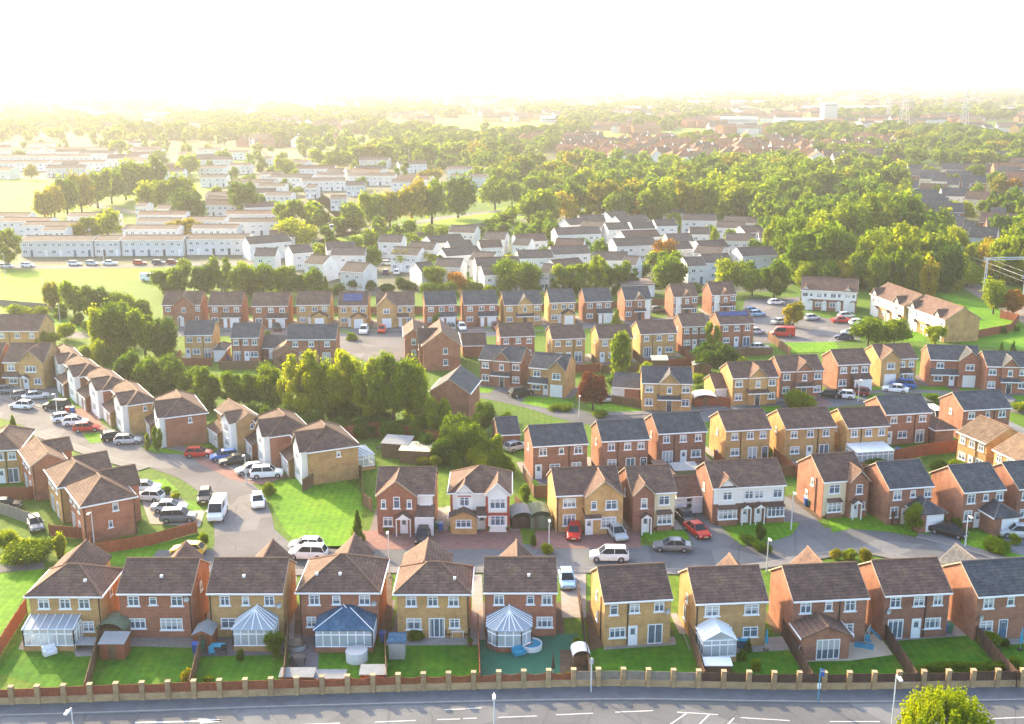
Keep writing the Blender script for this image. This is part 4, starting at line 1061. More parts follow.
# drives
sheet('driveway', [(362, 531), (520, 530), (524, 549), (358, 550)], 0.042, 'paver'); sheet('driveway', [(536, 531), (640, 529), (641, 548), (530, 549)], 0.043, 'paver')
sheet('driveway', [(674, 512), (706, 510), (722, 528), (742, 548), (700, 553), (684, 532)], 0.044, 'asphalt'); sheet('driveway', [(776, 492), (792, 500), (815, 518), (834, 538), (800, 542), (788, 528)], 0.044, 'asphalt')
sheet('driveway', [(925, 528), (950, 526), (962, 545), (955, 556), (940, 548)], 0.052, 'slabdark'); sheet('driveway', [(996, 527), (1030, 528), (1040, 560), (1012, 553)], 0.053, 'slabdark')
sheet('driveway', [(560, 573), (586, 571), (586, 618), (562, 618)], 0.045, 'patio'); sheet('driveway', [(284, 572), (297, 571), (294, 640), (283, 640)], 0.045, 'patio'); sheet('driveway', [(381, 575), (392, 575), (392, 640), (383, 640)], 0.045, 'soil'); sheet('driveway', [(472, 575), (482, 575), (484, 640), (472, 640)], 0.045, 'patio')
sheet('driveway', [(185, 450), (225, 457), (262, 473), (290, 476), (262, 485), (232, 480), (198, 463)], 0.046, 'paver'); sheet('driveway', [(70, 410), (92, 407), (110, 438), (84, 437)], 0.047, 'paver')
sheet('driveway', [(136, 486), (152, 482), (205, 512), (200, 527), (150, 524)], 0.044, 'patio')
sheet('driveway', [(0, 384), (56, 386), (60, 402), (30, 408), (0, 402)], 0.044, 'asphalt')

# ------------------------------------------------------------------ front row, rear sides to the camera
BR = {'red': 'red brick', 'brown': 'brown brick', 'yellow': 'yellow brick', 'render': 'white rendered', 'estate': 'white', 'cream': 'cream'}
TL = {'purple': 'purple-brown', 'slate': 'dark slate', 'tan': 'tan', 'rust': 'rusty red', 'blueslate': 'blue'}
ROWA = 'houses with gardens along the main road'
def HA(*a, **k): return House(*a, group=ROWA, **k)
s = HA('yellow brick house with hipped roof and lean-to glass conservatory by the grass bank', (24.3, 596.4), (101.7, 596.4), D=5.7, roof='hip', wall='yellow', ang=0, pitch=32)
s.xg('f', -.5, .2, 3.2); s.ws('n', [-.3, 0.0, .27], 3.45, 1.1, 1.05); s.w('n', .3, 1.0, 1.1, 1.1); s.cons('n', -.5, .2, 2.1, 2.3, 'lean', .55); s.vents([.25]); s.pipe('n', .48); s.w('r', .5, 3.5, .7, 1); s.done(); A1 = s
s = HA('red brick house with gabled roof and blue wheelie bin at the back wall', (116, 593.6), (191.2, 593.6), D=6.7, wall='red', ang=0)
s.xg('f', -.1, .35, 1.5); s.w('n', -.3, 3.45, 1.15, 1.05); s.w('n', -.03, 3.55, .75, .85); s.w('n', .3, 3.45, 1.15, 1.05); s.w('n', -.27, 1.0, 1.6, 1.1); s.w('n', .2, .85, 2.2, 1.25); s.vents([.05]); s.dish('n', .44, 4.3); s.pipe('n', .48); s.w('r', .5, 3.5, .7, 1); s.done(); A2 = s
s = HA('yellow brick house with small Victorian style white conservatory and a red shed beside it', (205.8, 593.6), (283, 593), D=6.7, wall='yellow', ang=0)
s.xg('f', -.1, .4, 1.5); s.w('n', -.28, 3.45, 1.0, 1.05); s.w('n', .0, 3.5, .7, .95); s.w('n', .32, 3.45, 1.0, 1.05); s.w('n', -.25, 1.0, 1.5, 1.1); s.cons('n', -.1, .42, 2.8, 2.3, 'hip', 1.3); s.vents([-.05]); s.dish('n', .45, 3.6); s.pipe('n', -.48); s.done(); A3 = s
s = HA('red brick house with hipped roof and a blue slate roofed sunroom', (295.5, 592.5), (380.3, 592.5), D=7.2, roof='hip', wall='red', ang=0, pitch=31)
s.xg('f', -.2, .3, 2.0, barge=False); s.w('n', -.31, 3.45, 1.1, 1.05); s.w('n', -.03, 3.5, .8, .95); s.w('n', .33, 3.45, 1.1, 1.05); s.w('n', -.36, 1.05, .95, 1.1)
s.cons('n', -.25, .47, 3.2, 2.35, 'hipwide', 1.15, roofmat='blueslate'); s.vents([.0, -.3]); s.pipe('n', -.49); s.dish('n', .45, 3.7); s.done(); A4 = s
s = HA('yellow brick house with hipped roof and white patio doors beside a tall metal shed', (393.3, 594), (471.5, 594), D=5.7, roof='hip', wall='yellow', ang=0, pitch=32)
s.xg('f', -.5, .2, 3.2); s.ws('n', [-.3, 0.0, .29], 3.45, 1.05, 1.05); s.w('n', -.27, .95, 1.5, 1.2); s.p('n', .05, 1.6); s.w('n', .3, 1.1, 1.05, 1.0); s.vents([.3]); s.pipe('n', .49); s.w('r', .5, 3.5, .7, 1); s.done(); A5 = s
s = HA('red brick house with a faceted white conservatory over green artificial turf', (483.3, 592.5), (557.6, 592.5), D=6.7, wall='red', ang=0)
s.xg('f', -.3, .2, 1.2); s.w('n', -.3, 3.45, 1.0, 1.05); s.w('n', .14, 3.5, .75, .95); s.w('n', .37, 3.45, 1.05, 1.05); s.w('n', .34, 1.0, 1.6, 1.15); s.cons('n', -.46, .15, 3.2, 2.3, 'victorian', 1.2); s.vents([.12]); s.done(); A6 = s
s = HA('plain yellow brick house with white back and patio doors beside the metal pole sign', (604, 602), (673.6, 599.5), D=6.7, wall='yellow', ang=7)
s.w('n', -.36, 3.4, .8, 1.1); s.w('n', -.05, 3.5, 1.0, .95); s.w('n', .32, 3.5, 1.0, 1.0); s.w('n', -.3, .95, 1.6, 1.1); s.d('n', -.07); s.p('n', .27, 1.5); s.pipe('n', -.15); s.dish('n', .44, 3.6); s.w('l', .55, 3.4, .7, .9); s.w('l', .5, 1.2, .6, .9); s.pipe('l', .2); s.done(); A7 = s
s = HA('yellow brick house with a gabled white glass conservatory and a white flat store', (695.7, 604), (769, 601), D=6.7, wall='yellow', ang=5)
s.xg('f', .1, .45, 1.0); s.w('n', -.27, 3.4, 1.45, 1.1); s.w('n', .29, 3.4, 1.45, 1.1); s.w('n', -.03, 1.0, .8, 1.2); s.w('n', .29, 1.0, 1.5, 1.1); s.cons('n', -.48, -.03, 2.8, 2.3, 'gable', .95, roofmat='plasticwhite' if 0 else 'upvc', trim='upvc'); s.pipe('n', -.48); s.w('l', .5, 3.3, .7, .9); s.w('l', .6, 1.1, .8, 1.5); s.done(); A8 = s
s = HA('brown brick house with tiled single storey extension and a small football goal', (793.4, 601.3), (870.2, 598), D=6.7, wall='brown', ang=6)
s.xg('f', -.15, .3, 1.2); s.w('n', -.33, 3.45, 1.1, 1.15); s.w('n', -.02, 3.6, .75, .95); s.w('n', .27, 3.45, 1.15, 1.15); s.w('n', .25, 1.0, 1.35, 1.1); s.wing('n', -.5, .12, 3.0, 2.5, garage=False, tp=.42); s.p('n', -.16, 2.3, 3.0); s.pipe('n', .13); s.done(); A9 = s
s = HA('brown brick house with white patio doors and two blue wheelie bins behind it', (885.4, 596.4), (952.5, 592.2), D=6.7, wall='brown', ang=6)
s.w('n', -.33, 3.45, 1.1, 1.1); s.w('n', .03, 3.5, 1.1, 1.0); s.w('n', .32, 3.5, .95, 1.1); s.p('n', -.3, 1.6); s.d('n', .02); s.w('n', .27, 1.0, 1.7, 1.15); s.pipe('n', .14); s.dish('n', -.44, 3.2); s.done(); A10 = s
s = HA('brown brick house with dark slate roof and blue back door ending the front row', (978.5, 597), (1052, 592), D=6.7, wall='brown', tile='slate', ang=8)
s.xg('f', -.45, -.02, 1.2, ); s.w('n', -.34, 3.45, 1.1, 1.15); s.w('n', -.03, 3.6, .75, .95); s.w('n', .3, 3.45, 1.1, 1.1); s.w('n', -.34, .95, 1.4, 1.15); s.d('n', -.1, 'doorblue'); s.dish('n', -.44, 2.6); s.done(); A11 = s
for h_ in (A1, A2, A3, A4, A5, A6, A7, A8, A9, A10, A11): h_.gaps(.9)
# gardens of the front row
FL = [(27, 613, -10, 672), (104, 632, 86, 700), (207, 630, 190, 698), (289, 632, 284, 694), (384, 632, 387, 692), (478, 630, 480, 690), (578, 596, 590, 686), (683, 618, 704, 688), (781, 612, 812, 690), (876, 612, 916, 689), (955, 610, 1016, 688)]
MIDP = {8: (782, 636), 9: (881, 634), 10: (966, 630)}
FM = ['woodred', 'woodbrown', 'woodbrown', 'woodbrown', 'woodbrown', 'woodred', 'wooddark', 'woodbrown', 'wooddark', 'wooddark', 'wooddark']
for i, (x0, y0, x1, y1) in enumerate(FL):
    nb = ['beside the grass bank left of the first garden'] + [f'between the {ordw(k)} and {ordw(k + 1)} back garden along the main road' for k in range(1, 11)]
    fence([(x0, y0)] + ([MIDP[i]] if i in MIDP else []) + [(x1, y1)], 1.7, FM[i], ('dark ' if FM[i] == 'wooddark' else 'brown ') + 'panel fence ' + nb[i], group='fences of the front row gardens')
GB = [(x1, y1) for (_, _, x1, y1) in FL]
for i in range(11):
    a = FL[i]; b = FL[i + 1] if i < 10 else (1060, 600, 1100, 686)
    top = [(a[0], a[1]), (b[0], b[1])]
    mat = 'turf' if i == 5 else ('lawnlush' if i != 8 else 'lawnlush')
    sheet('back_garden_lawn' if i != 5 else 'artificial_turf', [(a[0] + 1, max(a[1], 634)), (b[0], max(b[1], 634)), (b[2], b[3] - 1), (a[2] + 1, a[3] - 1)], 0.02, mat)
def pave(pts, mat, name='patio', z=0.034): sheet(name, pts, z, mat)
pave([(24, 636), (100, 636), (94, 656), (76, 657), (72, 648), (18, 650)], 'patio'); pave([(108, 634), (205, 634), (192, 648), (106, 646)], 'woodgrey', 'patio'); pave([(207, 634), (285, 634), (284, 655), (192, 657)], 'paverdark')
pave([(291, 634), (320, 634), (318, 670), (288, 672)], 'paverdark'); pave([(385, 634), (478, 634), (478, 645), (386, 646)], 'patio'); pave([(484, 632), (500, 632), (498, 640), (484, 640)], 'patio')
pave([(588, 600), (603, 600), (605, 646), (588, 652)], 'soil'); pave([(604, 640), (675, 637), (676, 645), (604, 650)], 'patio'); pave([(700, 642), (790, 636), (795, 650), (705, 655)], 'patio')
pave([(800, 640), (878, 634), (893, 655), (850, 661), (806, 662)], 'sandstone'); pave([(888, 634), (962, 630), (966, 636), (895, 641)], 'patio'); pave([(988, 640), (1060, 636), (1060, 642), (994, 646)], 'patio')
pave([(560, 650), (572, 650), (586, 668), (588, 684), (560, 682)], 'soil')
# boundary wall with brick piers and timber panels
def boundary():
    W = smooth([P(*p)[:2] for p in wallb], 4); d = [0]
    for a, b in zip(W[:-1], W[1:]): d.append(d[-1] + math.hypot(b[0] - a[0], b[1] - a[1]))
    T = d[-1]; n = int(T / 2.25); o = empty('boundary_wall', (W[0][0], W[0][1], 0), 0, 'long low brick wall with square piers and timber panels beside the main road pavement', 'wall'); ox, oy = W[0]
    def at(t):
        for i in range(len(d) - 1):
            if d[i + 1] >= t: k = (t - d[i]) / (d[i + 1] - d[i]); return (W[i][0] + (W[i + 1][0] - W[i][0]) * k - ox, W[i][1] + (W[i + 1][1] - W[i][1]) * k - oy)
        return (W[-1][0] - ox, W[-1][1] - oy)
    pm = MB().box(-.21, -.21, 0, .21, .21, 1.74).box(-.24, -.24, 1.741, .24, .24, 1.79).mesh('pier', ['pier'])
    base = MB()
    for i in range(n + 1):
        q = at(T * i / n); place(pm, 'pier', o, (q[0], q[1], 0.1))
        if i < n:
            r = at(T * (i + 1) / n); dx, dy = r[0] - q[0], r[1] - q[1]; L = math.hypot(dx, dy); ux, uy = dx / L, dy / L
            a = (q[0] + ux * .24, q[1] + uy * .24); b = (r[0] - ux * .24, r[1] - uy * .24)
            base.slab([(a[0], a[1] - .11, .75), (b[0], b[1] - .11, .75), (b[0], b[1] + .11, .75), (a[0], a[1] + .11, .75)], .7)
            px = px_of((q[0] + r[0]) / 2 + ox, q[1] + oy)[0]
            mt = 'woodred' if px < 585 else ('woodgrey' if px < 695 else 'wooddark')
            p = MB(); k = 9; drop = random.uniform(0, .12)
            for j in range(k):
                t0, t1 = j / k, (j + .93) / k; zt = 1.66 - drop - (.18 * math.sin(math.pi * (j + .5) / k) if 300 < px < 585 else 0)
                p.slab([(dx * t0 * .0 + a[0] + (b[0] - a[0]) * t0, a[1] + (b[1] - a[1]) * t0, .76), (a[0] + (b[0] - a[0]) * t1, a[1] + (b[1] - a[1]) * t1, .76), (a[0] + (b[0] - a[0]) * t1, a[1] + (b[1] - a[1]) * t1, zt), (a[0] + (b[0] - a[0]) * t0, a[1] + (b[1] - a[1]) * t0, zt)], .04, 0, (0, 1, 0))
            p.build('timber_panel', mt, o)
    base.build('base_course', 'pier', o)
boundary()
# ------------------------------------------------------------------ houses facing the estate street (second line), fronts to the camera
ROWB = 'houses facing the street behind the front row'
def HB(*a, **k): return House(*a, group=ROWB, **k)
s = HB('orange-red brick house with arched middle window, small porch and white garage door', (375.3, 494.5), (434.5, 494.5), D=7.0, wall='red', ang=0, pitch=30)
s.xg('n', -.48, .2, .8, barge=True); s.w('n', -.37, 3.3, .6, 1.15, .8); s.w('n', -.14, 3.3, .8, 1.5, .8); s.w('n', .08, 3.3, .6, 1.15, .8); s.w('n', .35, 3.5, 1.2, .9); s.rend('n', .21, .48, 3.0, 4.7)
s.w('n', -.3, 1.0, 1.15, 1.2, .8); s.porch('n', -.02, 2.0, 1.1, 2.35, .8); s.d('n', -.02, d=.8); s.lean('n', .18, .52, 1.6, 2.5, 1.0, wall=True); s.g('n', .34, 2.3, 1.45); s.done(); B1 = s
s = HB('white rendered house with red brick corner trim, hipped roof and two gables', (447.5, 493.5), (512, 492.5), D=7.0, roof='hip', wall='render', ang=0, pitch=30)
s.xg('n', .1, .5, .9, 'render'); s.xg('n', -.4, -.12, .25, 'render'); s.w('n', -.26, 3.2, 1.3, 1.2, .25); s.w('n', .3, 3.1, 1.9, 1.3, .9); s.w('n', .3, .9, 1.9, 1.3, .9)
for f0, f1, dd in ((-.5, -.46, 0), (.1, .14, .9), (.46, .5, .9)): s.rend('n', f0, f1, .02, 4.7, 'redtrim', dd + .03, 'brick_quoin')
s.rend('n', .14, .46, 2.2, 2.6, 'redtrim', .93, 'brick_band'); s.rend('n', -.37, -.15, 4.35, 4.55, 'redtrim', .28, 'brick_band')
s.wing('n', -.49, -.05, 1.6, 2.3, 'yellow', garage=False, tp=.45); s.w('n', -.27, .95, 1.9, 1.0, 1.6); s.lean('n', -.06, .12, 1.6, 2.45, .6); s.d('n', .03, w=1.2); s.done(); B2 = s
s = HB('broad yellow brick house with purple-brown roof and projecting gable, red car parked outside', (556, 496.5), (622.5, 492.5), D=7.0, wall='yellow', ang=7, pitch=30)
s.xg('n', -.08, .5, 1.2); s.w('n', -.3, 3.25, 1.6, 1.15); s.w('n', -.3, .85, 1.6, 1.5); s.w('n', .05, 3.3, .7, 1.1, 1.2); s.w('n', .32, 3.2, 1.5, 1.2, 1.2); s.w('n', .28, .85, 1.9, 1.4, 1.2); s.lean('n', -.1, .16, 1.9, 2.4, .7); s.d('n', -.02, d=1.2); s.pipe('n', -.48); s.done(); B3 = s
s = HB('narrow brown brick house with cream bay side and white front door beside double garage', (632, 494.7), (677, 491.5), D=7.0, wall='brown', ang=8, pitch=30)
s.xg('n', -.5, -.02, .8, 'brown'); s.rend('n', 0.0, .49, .3, 4.7, 'cream'); s.w('n', .24, 3.2, 1.4, 1.2, .03); s.bay('n', .24, 1.8, .5); s.w('n', -.26, 3.2, .8, 1.3, .8); s.porch('n', -.22, 1.4, .9, 2.3, .8); s.d('n', -.22, d=.8); s.w('l', .5, 3.3, .7, 1); s.done(); B4 = s
garage_block((677, 497.5), (703, 496), 5.6, 2.4, 'render', 'purple', 'double garage with two white doors and purple-brown roof between two houses', doors=(-.25, .26), ang=8)
s = HB('long semi-detached pair with white upper storey, brick below and dark hedge in front', (713, 488.5), (787, 485), D=7.0, wall='brown', ang=8, pitch=30)
s.rend('n', -.49, .49, 2.7, 4.75); s.xg('n', -.42, -.18, .06, 'render'); s.ws('n', [-.3, .0, .14, .4], 3.2, 1.2, 1.1, .06); s.bay('n', -.3, 2.4, .5); s.porch('n', -.05, 1.4, 1.0); s.d('n', -.05); s.porch('n', .14, 1.4, 1.0); s.d('n', .14); s.bay('n', .37, 2.2, .5); s.w('l', .5, 3.3, .7, 1); s.done(); B5 = s
s = HB('brown brick house with cream panel and pedimented white door at the bend of the street', (824.6, 483), (867.5, 478.5), D=7.4, wall='brown', ang=11, pitch=30)
s.xg('n', .06, .5, .8, 'brown'); s.rend('n', -.49, .04, .3, 4.7, 'cream'); s.w('n', -.24, 3.2, 1.5, 1.2, .03); s.bay('n', -.24, 1.9, .4); s.w('n', .28, 3.2, .9, 1.3, .8); s.porch('n', .2, 1.4, .9, 2.3, .8); s.d('n', .2, d=.8); s.w('n', .4, 1.1, .5, 1.0, .8); s.w('l', .4, 3.3, .7, 1); s.w('l', .6, 1.2, .7, 1); s.pipe('l', .25); s.done(); B6 = s
s = HB('brown brick house with slate roof and slate garage wing behind the black parked car', (889.5, 489), (935, 486), D=7.0, wall='brown', tile='slate', ang=11)
s.w('n', -.3, 3.3, 1.1, 1.2); s.w('n', .06, 3.5, .7, .9); s.w('n', .4, 3.4, 1.0, 1.1); s.w('n', -.34, 1.0, 1.1, 1.4); s.wing('n', -.05, .5, 3.0, 2.5, garage=False, hip=True); s.g('n', .3, 2.3, 3.0); s.d('n', -.1, d=0.05); s.done(); B7 = s
s = HB('brown brick house with slate roof and projecting garage, silver car on its drive', (964, 492.5), (1007, 489.5), D=7.0, wall='brown', tile='slate', ang=12)
s.w('n', -.3, 3.3, 1.1, 1.2); s.w('n', .06, 3.5, .7, .9); s.w('n', .4, 3.4, 1.0, 1.1); s.w('n', -.34, 1.0, 1.1, 1.4); s.wing('n', -.05, .55, 3.0, 2.5, garage=False, hip=True); s.g('n', .33, 2.3, 3.0); s.d('n', -.1, d=0.05); s.done(); B8 = s
s = HB('partly seen brown brick house at the edge of the street beyond the slate garage wing', (1019, 489), (1062, 486), D=7.0, wall='brown', tile='slate', ang=12); s.ws('n', [-.3, .2], 3.3); s.ws('n', [-.3, .2], 1.0); s.done()

def rear(s, v):
    if v == 0: s.w('n', -.32, 3.4, 1.1, 1.05); s.w('n', .02, 3.5, .7, .9); s.w('n', .33, 3.4, 1.2, 1.05); s.d('n', -.4); s.w('n', -.1, 1.0, 1.5, 1.1); s.p('n', .3, 1.4)
    elif v == 1: s.ws('n', [-.33, .02, .34], 3.4, 1.0, 1.05); s.p('n', -.3, 1.6); s.d('n', .04); s.w('n', .3, 1.0, 1.5, 1.1)
    elif v == 2: s.ws('n', [-.33, .0, .32], 3.4, 1.05, 1.05); s.w('n', -.3, 1.0, 1.4, 1.1); s.d('n', .0, 'upvc'); s.p('n', .3, 1.5)
    else: s.ws('n', [-.3, .05, .34], 3.4, 1.0, 1.05); s.w('n', -.28, 1.0, 1.3, 1.1); s.p('n', .12, 1.4); s.d('n', .4, 'doordark')
    s.pipe('n', -.16 if v % 2 else .16); 
    if s.det >= 2: s.w('l', .5, 3.3, .6, .9)
    return s
def front(s, v):
    if v == 0: s.xg('n', -.2, .35, .5); s.w('n', .07, 3.2, .9, 1.15, .5); s.ws('n', [-.36, .42], 3.3, 1.1, 1.1); s.w('n', -.34, 1.0, 1.5, 1.2); s.d('n', .0, d=.5); s.porch('n', .0, 1.6, 1.0, d=.5); s.w('n', .36, 1.0, 1.4, 1.2)
    elif v == 1: s.xg('n', .05, .5, .7); s.w('n', .27, 3.2, 1.5, 1.15, .7); s.ws('n', [-.3], 3.3, 1.3, 1.1); s.g('n', .27, 2.2, .7); s.lean('n', -.5, .05, 1.2, 2.4, .8); s.d('n', -.05); s.w('n', -.32, .95, 1.5, 1.2)
    elif v == 2: s.xg('n', -.5, .02, .7); s.w('n', -.24, 3.2, 1.5, 1.15, .7); s.ws('n', [.12, .36], 3.3, 1.0, 1.1); s.g('n', -.24, 2.2, .7); s.lean('n', .03, .35, 1.1, 2.4, .7); s.d('n', .12); s.w('n', .36, .95, 1.2, 1.2)
    elif v == 3: s.ws('n', [-.32, .05, .34], 3.3, 1.2, 1.1); s.wing('n', -.05, .45, 1.6, 2.4, garage=False); s.g('n', .2, 2.2, 1.6); s.w('n', -.32, .95, 1.4, 1.2); s.d('n', -.12)
    elif v == 4: s.ws('n', [-.32, .02, .34], 3.3, 1.2, 1.1); s.lean('n', -.1, .5, 1.5, 2.4, .8, wall=True); s.g('n', .3, 2.2, 1.36); s.d('n', .02, d=1.36); s.w('n', -.33, .95, 1.5, 1.2)
    else: s.xg('n', -.15, .25, .35); s.w('n', .05, 3.2, .8, 1.15, .35); s.ws('n', [-.36, .38], 3.3, 1.3, 1.1); s.ws('n', [-.36, .38], .95, 1.3, 1.2); s.lean('n', -.2, .28, 1.3, 2.4, .6); s.d('n', .05, 'doordark', d=.35)
    return s
for h_ in (B1, B2, B3, B4, B5, B6, B7, B8): h_.gaps()
def gardens(hs, depth, rowdesc, mats=('woodbrown', 'woodred'), k0=0, backyards=True):
    """lawn, patio and side fences on the near side of a line of houses"""
    for i, s in enumerate(hs):
        s.gaps(); m = random.choice(['lawnlush', 'lawn', 'lawnlush'])
        s.patch(-s.W / 2 - .8, s.W / 2 + .8, -depth, -.01, m, .012 + .001 * (i % 5))
        s.patch(-s.W / 2 * .9, s.W / 2 * .9, -2.4, -.01, random.choice(['patio', 'paverdark', 'slabdark', 'patio']), .022, 'patio')
        a = s.pt(-s.W / 2 - 1.2, 1.0); b = s.pt(-s.W / 2 - 1.2, -depth)
        fence([a, b], 1.7, random.choice(mats), f'timber fence left of the {ordw(i + 1 + k0)} back garden {rowdesc}', world=True, group='garden fences ' + rowdesc)
        a = s.pt(-s.W / 2 - 1.1, -depth - .1); b = s.pt(s.W / 2 + 1.0, -depth - .1)
        fence([a, b], 1.7, random.choice(mats), f'timber fence along the end of the {ordw(i + 1 + k0)} back garden {rowdesc}', world=True, group='garden fences ' + rowdesc)
def drives(hs, depth=5.5, lawnside=1):
    for i, s in enumerate(hs):
        f = random.choice([-1, 1]); s.gaps()
        s.patch(-s.W / 2, s.W / 2, -depth, -.01, random.choice(['paver', 'asphalt', 'paverdark', 'slabdark']), .04 + .001 * (i % 5), 'driveway')
        if random.random() < .75: s.patch(-s.W / 2 if f < 0 else 0.5, -0.5 if f < 0 else s.W / 2, -depth + .2, -1.2, 'lawn', .052 + .001 * (i % 5))
def row(desc, items, det, kind, D=6.6, group=None, ord0=0, pitch=28):
    out = []
    for i, it in enumerate(items):
        p0, p1, wall, tile, v, ang = it[:6]; ex = it[6] if len(it) > 6 else None; kw = it[7] if len(it) > 7 else {}
        lab = (ex + ', ' if ex else '') + f'{ordw(i + 1 + ord0)} house from left {desc}, {BR[wall]}, {TL[tile].split("-")[0]} roof'
        s = House(lab, p0, p1, D=kw.get('D', D), roof=kw.get('roof', 'gable'), wall=wall, tile=tile, detail=det, ang=ang, group=group or ('houses ' + desc), pitch=kw.get('pitch', pitch))
        if kind == 'rear': rear(s, v)
        elif kind == 'front': front(s, v)
        if kw.get('f'): kw['f'](s)
        s.done(); out.append(s)
    return out
C = row('in the second line of backs', [
    ((532.7, 446.5), (588.8, 443.5), 'brown', 'slate', 0, 10), ((601.8, 441.5), (650, 439), 'brown', 'slate', 3, 9), ((658.4, 434), (707.6, 431), 'brown', 'slate', 1, 10),
    ((726, 431), (772, 428.5), 'yellow', 'purple', 3, 10), ((786, 429), (837, 426.5), 'yellow', 'purple', 2, 10), ((848, 428), (890.4, 425.6), 'yellow', 'purple', 1, 10, 'conservatory fronted', {'f': lambda s: s.cons('n', -.5, .38, 3.4, 2.2, 'lean', .3, roofmat='upvc')}),
    ((886.5, 414.6), (932.4, 412.3), 'brown', 'slate', 0, 10), ((964, 410.4), (1012.5, 407.7), 'brown', 'slate', 0, 10)], 2, 'rear')
gardens(C[:6], 7.0, 'behind the second line of houses')
C2 = row('of the two turned houses', [((956.7, 431.2), (986.2, 443.6), 'yellow', 'tan', 2, None, None, {'D': 7.0}), ((992.3, 449), (1025, 465), 'yellow', 'tan', 2, None, None, {'D': 7.0})], 2, 'rear')
Dd = row('along the middle street', [
    ((478.4, 359.5), (521, 362), 'brown', 'slate', 5, -16), ((528.6, 367.2), (566, 370.4), 'yellow', 'slate', 1, -18), ((641.8, 383), (693, 384), 'yellow', 'slate', 5, -4),
    ((733, 378.5), (779, 376.5), 'yellow', 'purple', 5, 8), ((781, 371.8), (824.6, 370.2), 'brown', 'purple', 5, 8), ((838.4, 365), (871.6, 363.6), 'brown', 'purple', 4, 9), ((880, 359.5), (918.5, 358.2), 'yellow', 'purple', 2, 8),
    ((931, 359.9), (982, 360.6), 'red', 'slate', 1, -6), ((987.6, 366.5), (1030, 367), 'red', 'slate', 5, -5)], 2, 'front')
drives(Dd, 5.0)
E = row('in the line behind middle street', [
    ((500, 337), (535.5, 335.8), 'red', 'purple', 1, 8), ((552, 339.3), (586, 338), 'yellow', 'purple', 2, 9), ((599, 339), (633.5, 337.4), 'yellow', 'purple', 0, 9), ((640.5, 334.3), (677.7, 332.8), 'yellow', 'purple', 1, 9),
    ((682.4, 327), (708.7, 325.8), 'brown', 'purple', 2, 9), ((720, 324.6), (755, 323.4), 'red', 'purple', 2, 9, 'solar panelled', {'f': lambda s: s.solar(-.42, .42, .62, .95, 1, 8)})], 2, 'rear')
gardens(E, 8.0, 'behind the middle street')
Fr = row('in the long far line', [
    ((161.6, 305), (200.3, 304.8), 'red', 'purple', 0, 2), ((207.7, 305.6), (241.7, 305.3), 'red', 'purple', 4, 2), ((251.4, 306), (287.8, 306), 'red', 'purple', 4, 2), ((295.5, 305), (330, 304.8), 'yellow', 'purple', 3, 2), ((337.5, 305.8), (368, 305.5), 'yellow', 'purple', 3, 2, 'solar panelled', {'f': lambda s: s.solar(-.35, .3, .3, .85)}),
    ((376, 306), (414.8, 305.4), 'yellow', 'purple', 2, 5), ((425, 305.3), (457, 304.4), 'red', 'slate', 4, 9), ((463.7, 304.8), (498.3, 303.9), 'red', 'slate', 4, 9), ((504, 305), (542.4, 304), 'yellow', 'slate', 5, 9), ((549.8, 302.8), (576, 302), 'yellow', 'slate', 3, 9), ((585.2, 302), (612.8, 301), 'brown', 'slate', 4, 9),
    ((625, 300), (652, 299.3), 'brown', 'slate', 5, 9, None, {'f': lambda s: s.rend('n', .2, .48, .3, 4.7)}), ((673.6, 297), (698.5, 296.3), 'brown', 'purple', 5, 9, None, {'f': lambda s: s.rend('n', -.4, .02, .3, 4.7, d=.0)}), ((712, 295), (737, 294.4), 'brown', 'purple', 5, 9, None, {'f': lambda s: s.rend('n', -.4, .02, .3, 4.7)})], 1, 'front', D=7, pitch=32)
drives(Fr, 6.0)
G = row('beside the tree belt', [((183, 335.3), (212.7, 334.9), 'yellow', 'slate', 0, 2), ((230, 338), (259, 337.6), 'red', 'slate', 1, 2), ((285.8, 339.5), (336, 339.2), 'red', 'slate', 2, 2)], 2, 'rear', pitch=31)
gardens(G, 6.0, 'beside the tree belt')
garage_block((262, 348), (286, 347.8), 6, 2.4, 'brown', 'slate', 'low slate roofed garage between the brick houses by the tree belt', ang=2)
garage_block((212, 350.5), (226, 350.3), 5, 2.4, 'yellow', 'slate', 'small yellow garage with pyramid roof by the tree belt', roof='hip', ang=2)
garage_block((270, 353), (300, 352), 5.5, 2.4, 'brown', 'tan', 'tan gabled garage in front of the low slate garage', roof='gabley', ang=2, doors=())
s = House('big red brick gable end house with two small windows above the tree belt', (421.7, 346.5), (461.8, 345), D=11, roof='gabley', wall='red', tile='purple', detail=2, ang=6, pitch=36, group='brick houses at the head of the cul-de-sac'); s.w('n', .1, 3.2, .9, 1.2); s.w('n', .1, 1.0, .9, 1.2); s.xg('l', .2, .6, .8); s.w('l', .4, 3.2, 1.2, 1.1, .8); s.done()
s = House('red brick house with small slate dormer behind the big gable end', (403, 337), (424, 336), D=9, roof='gabley', wall='red', tile='purple', detail=2, ang=6, pitch=36, group='brick houses at the head of the cul-de-sac'); s.w('n', 0, 3.2, .9, 1.2); s.w('n', 0, 1, .9, 1.2); s.done()
s = House('turned red brick house with slate side roof below the cul-de-sac', (428.6, 390), (470, 396), D=8.5, roof='gabley', wall='red', tile='slate', detail=2, ang=-10, pitch=34, group='brick houses at the head of the cul-de-sac'); s.done()
garage_block((462, 346), (487, 345), 6, 2.4, 'red', 'purple', 'brick garage joined beside the big gable end house', ang=6, doors=())
garage_block((612, 387.5), (640, 388), 6, 2.4, 'red', 'slate', 'brick garage with white door and slate roof beside the blossom tree house', ang=-14, doors=(-.3,))
garage_block((715, 389), (730.5, 388), 6, 2.4, 'yellow', 'purple', 'yellow brick garage with white door beside the middle street houses', ang=8)
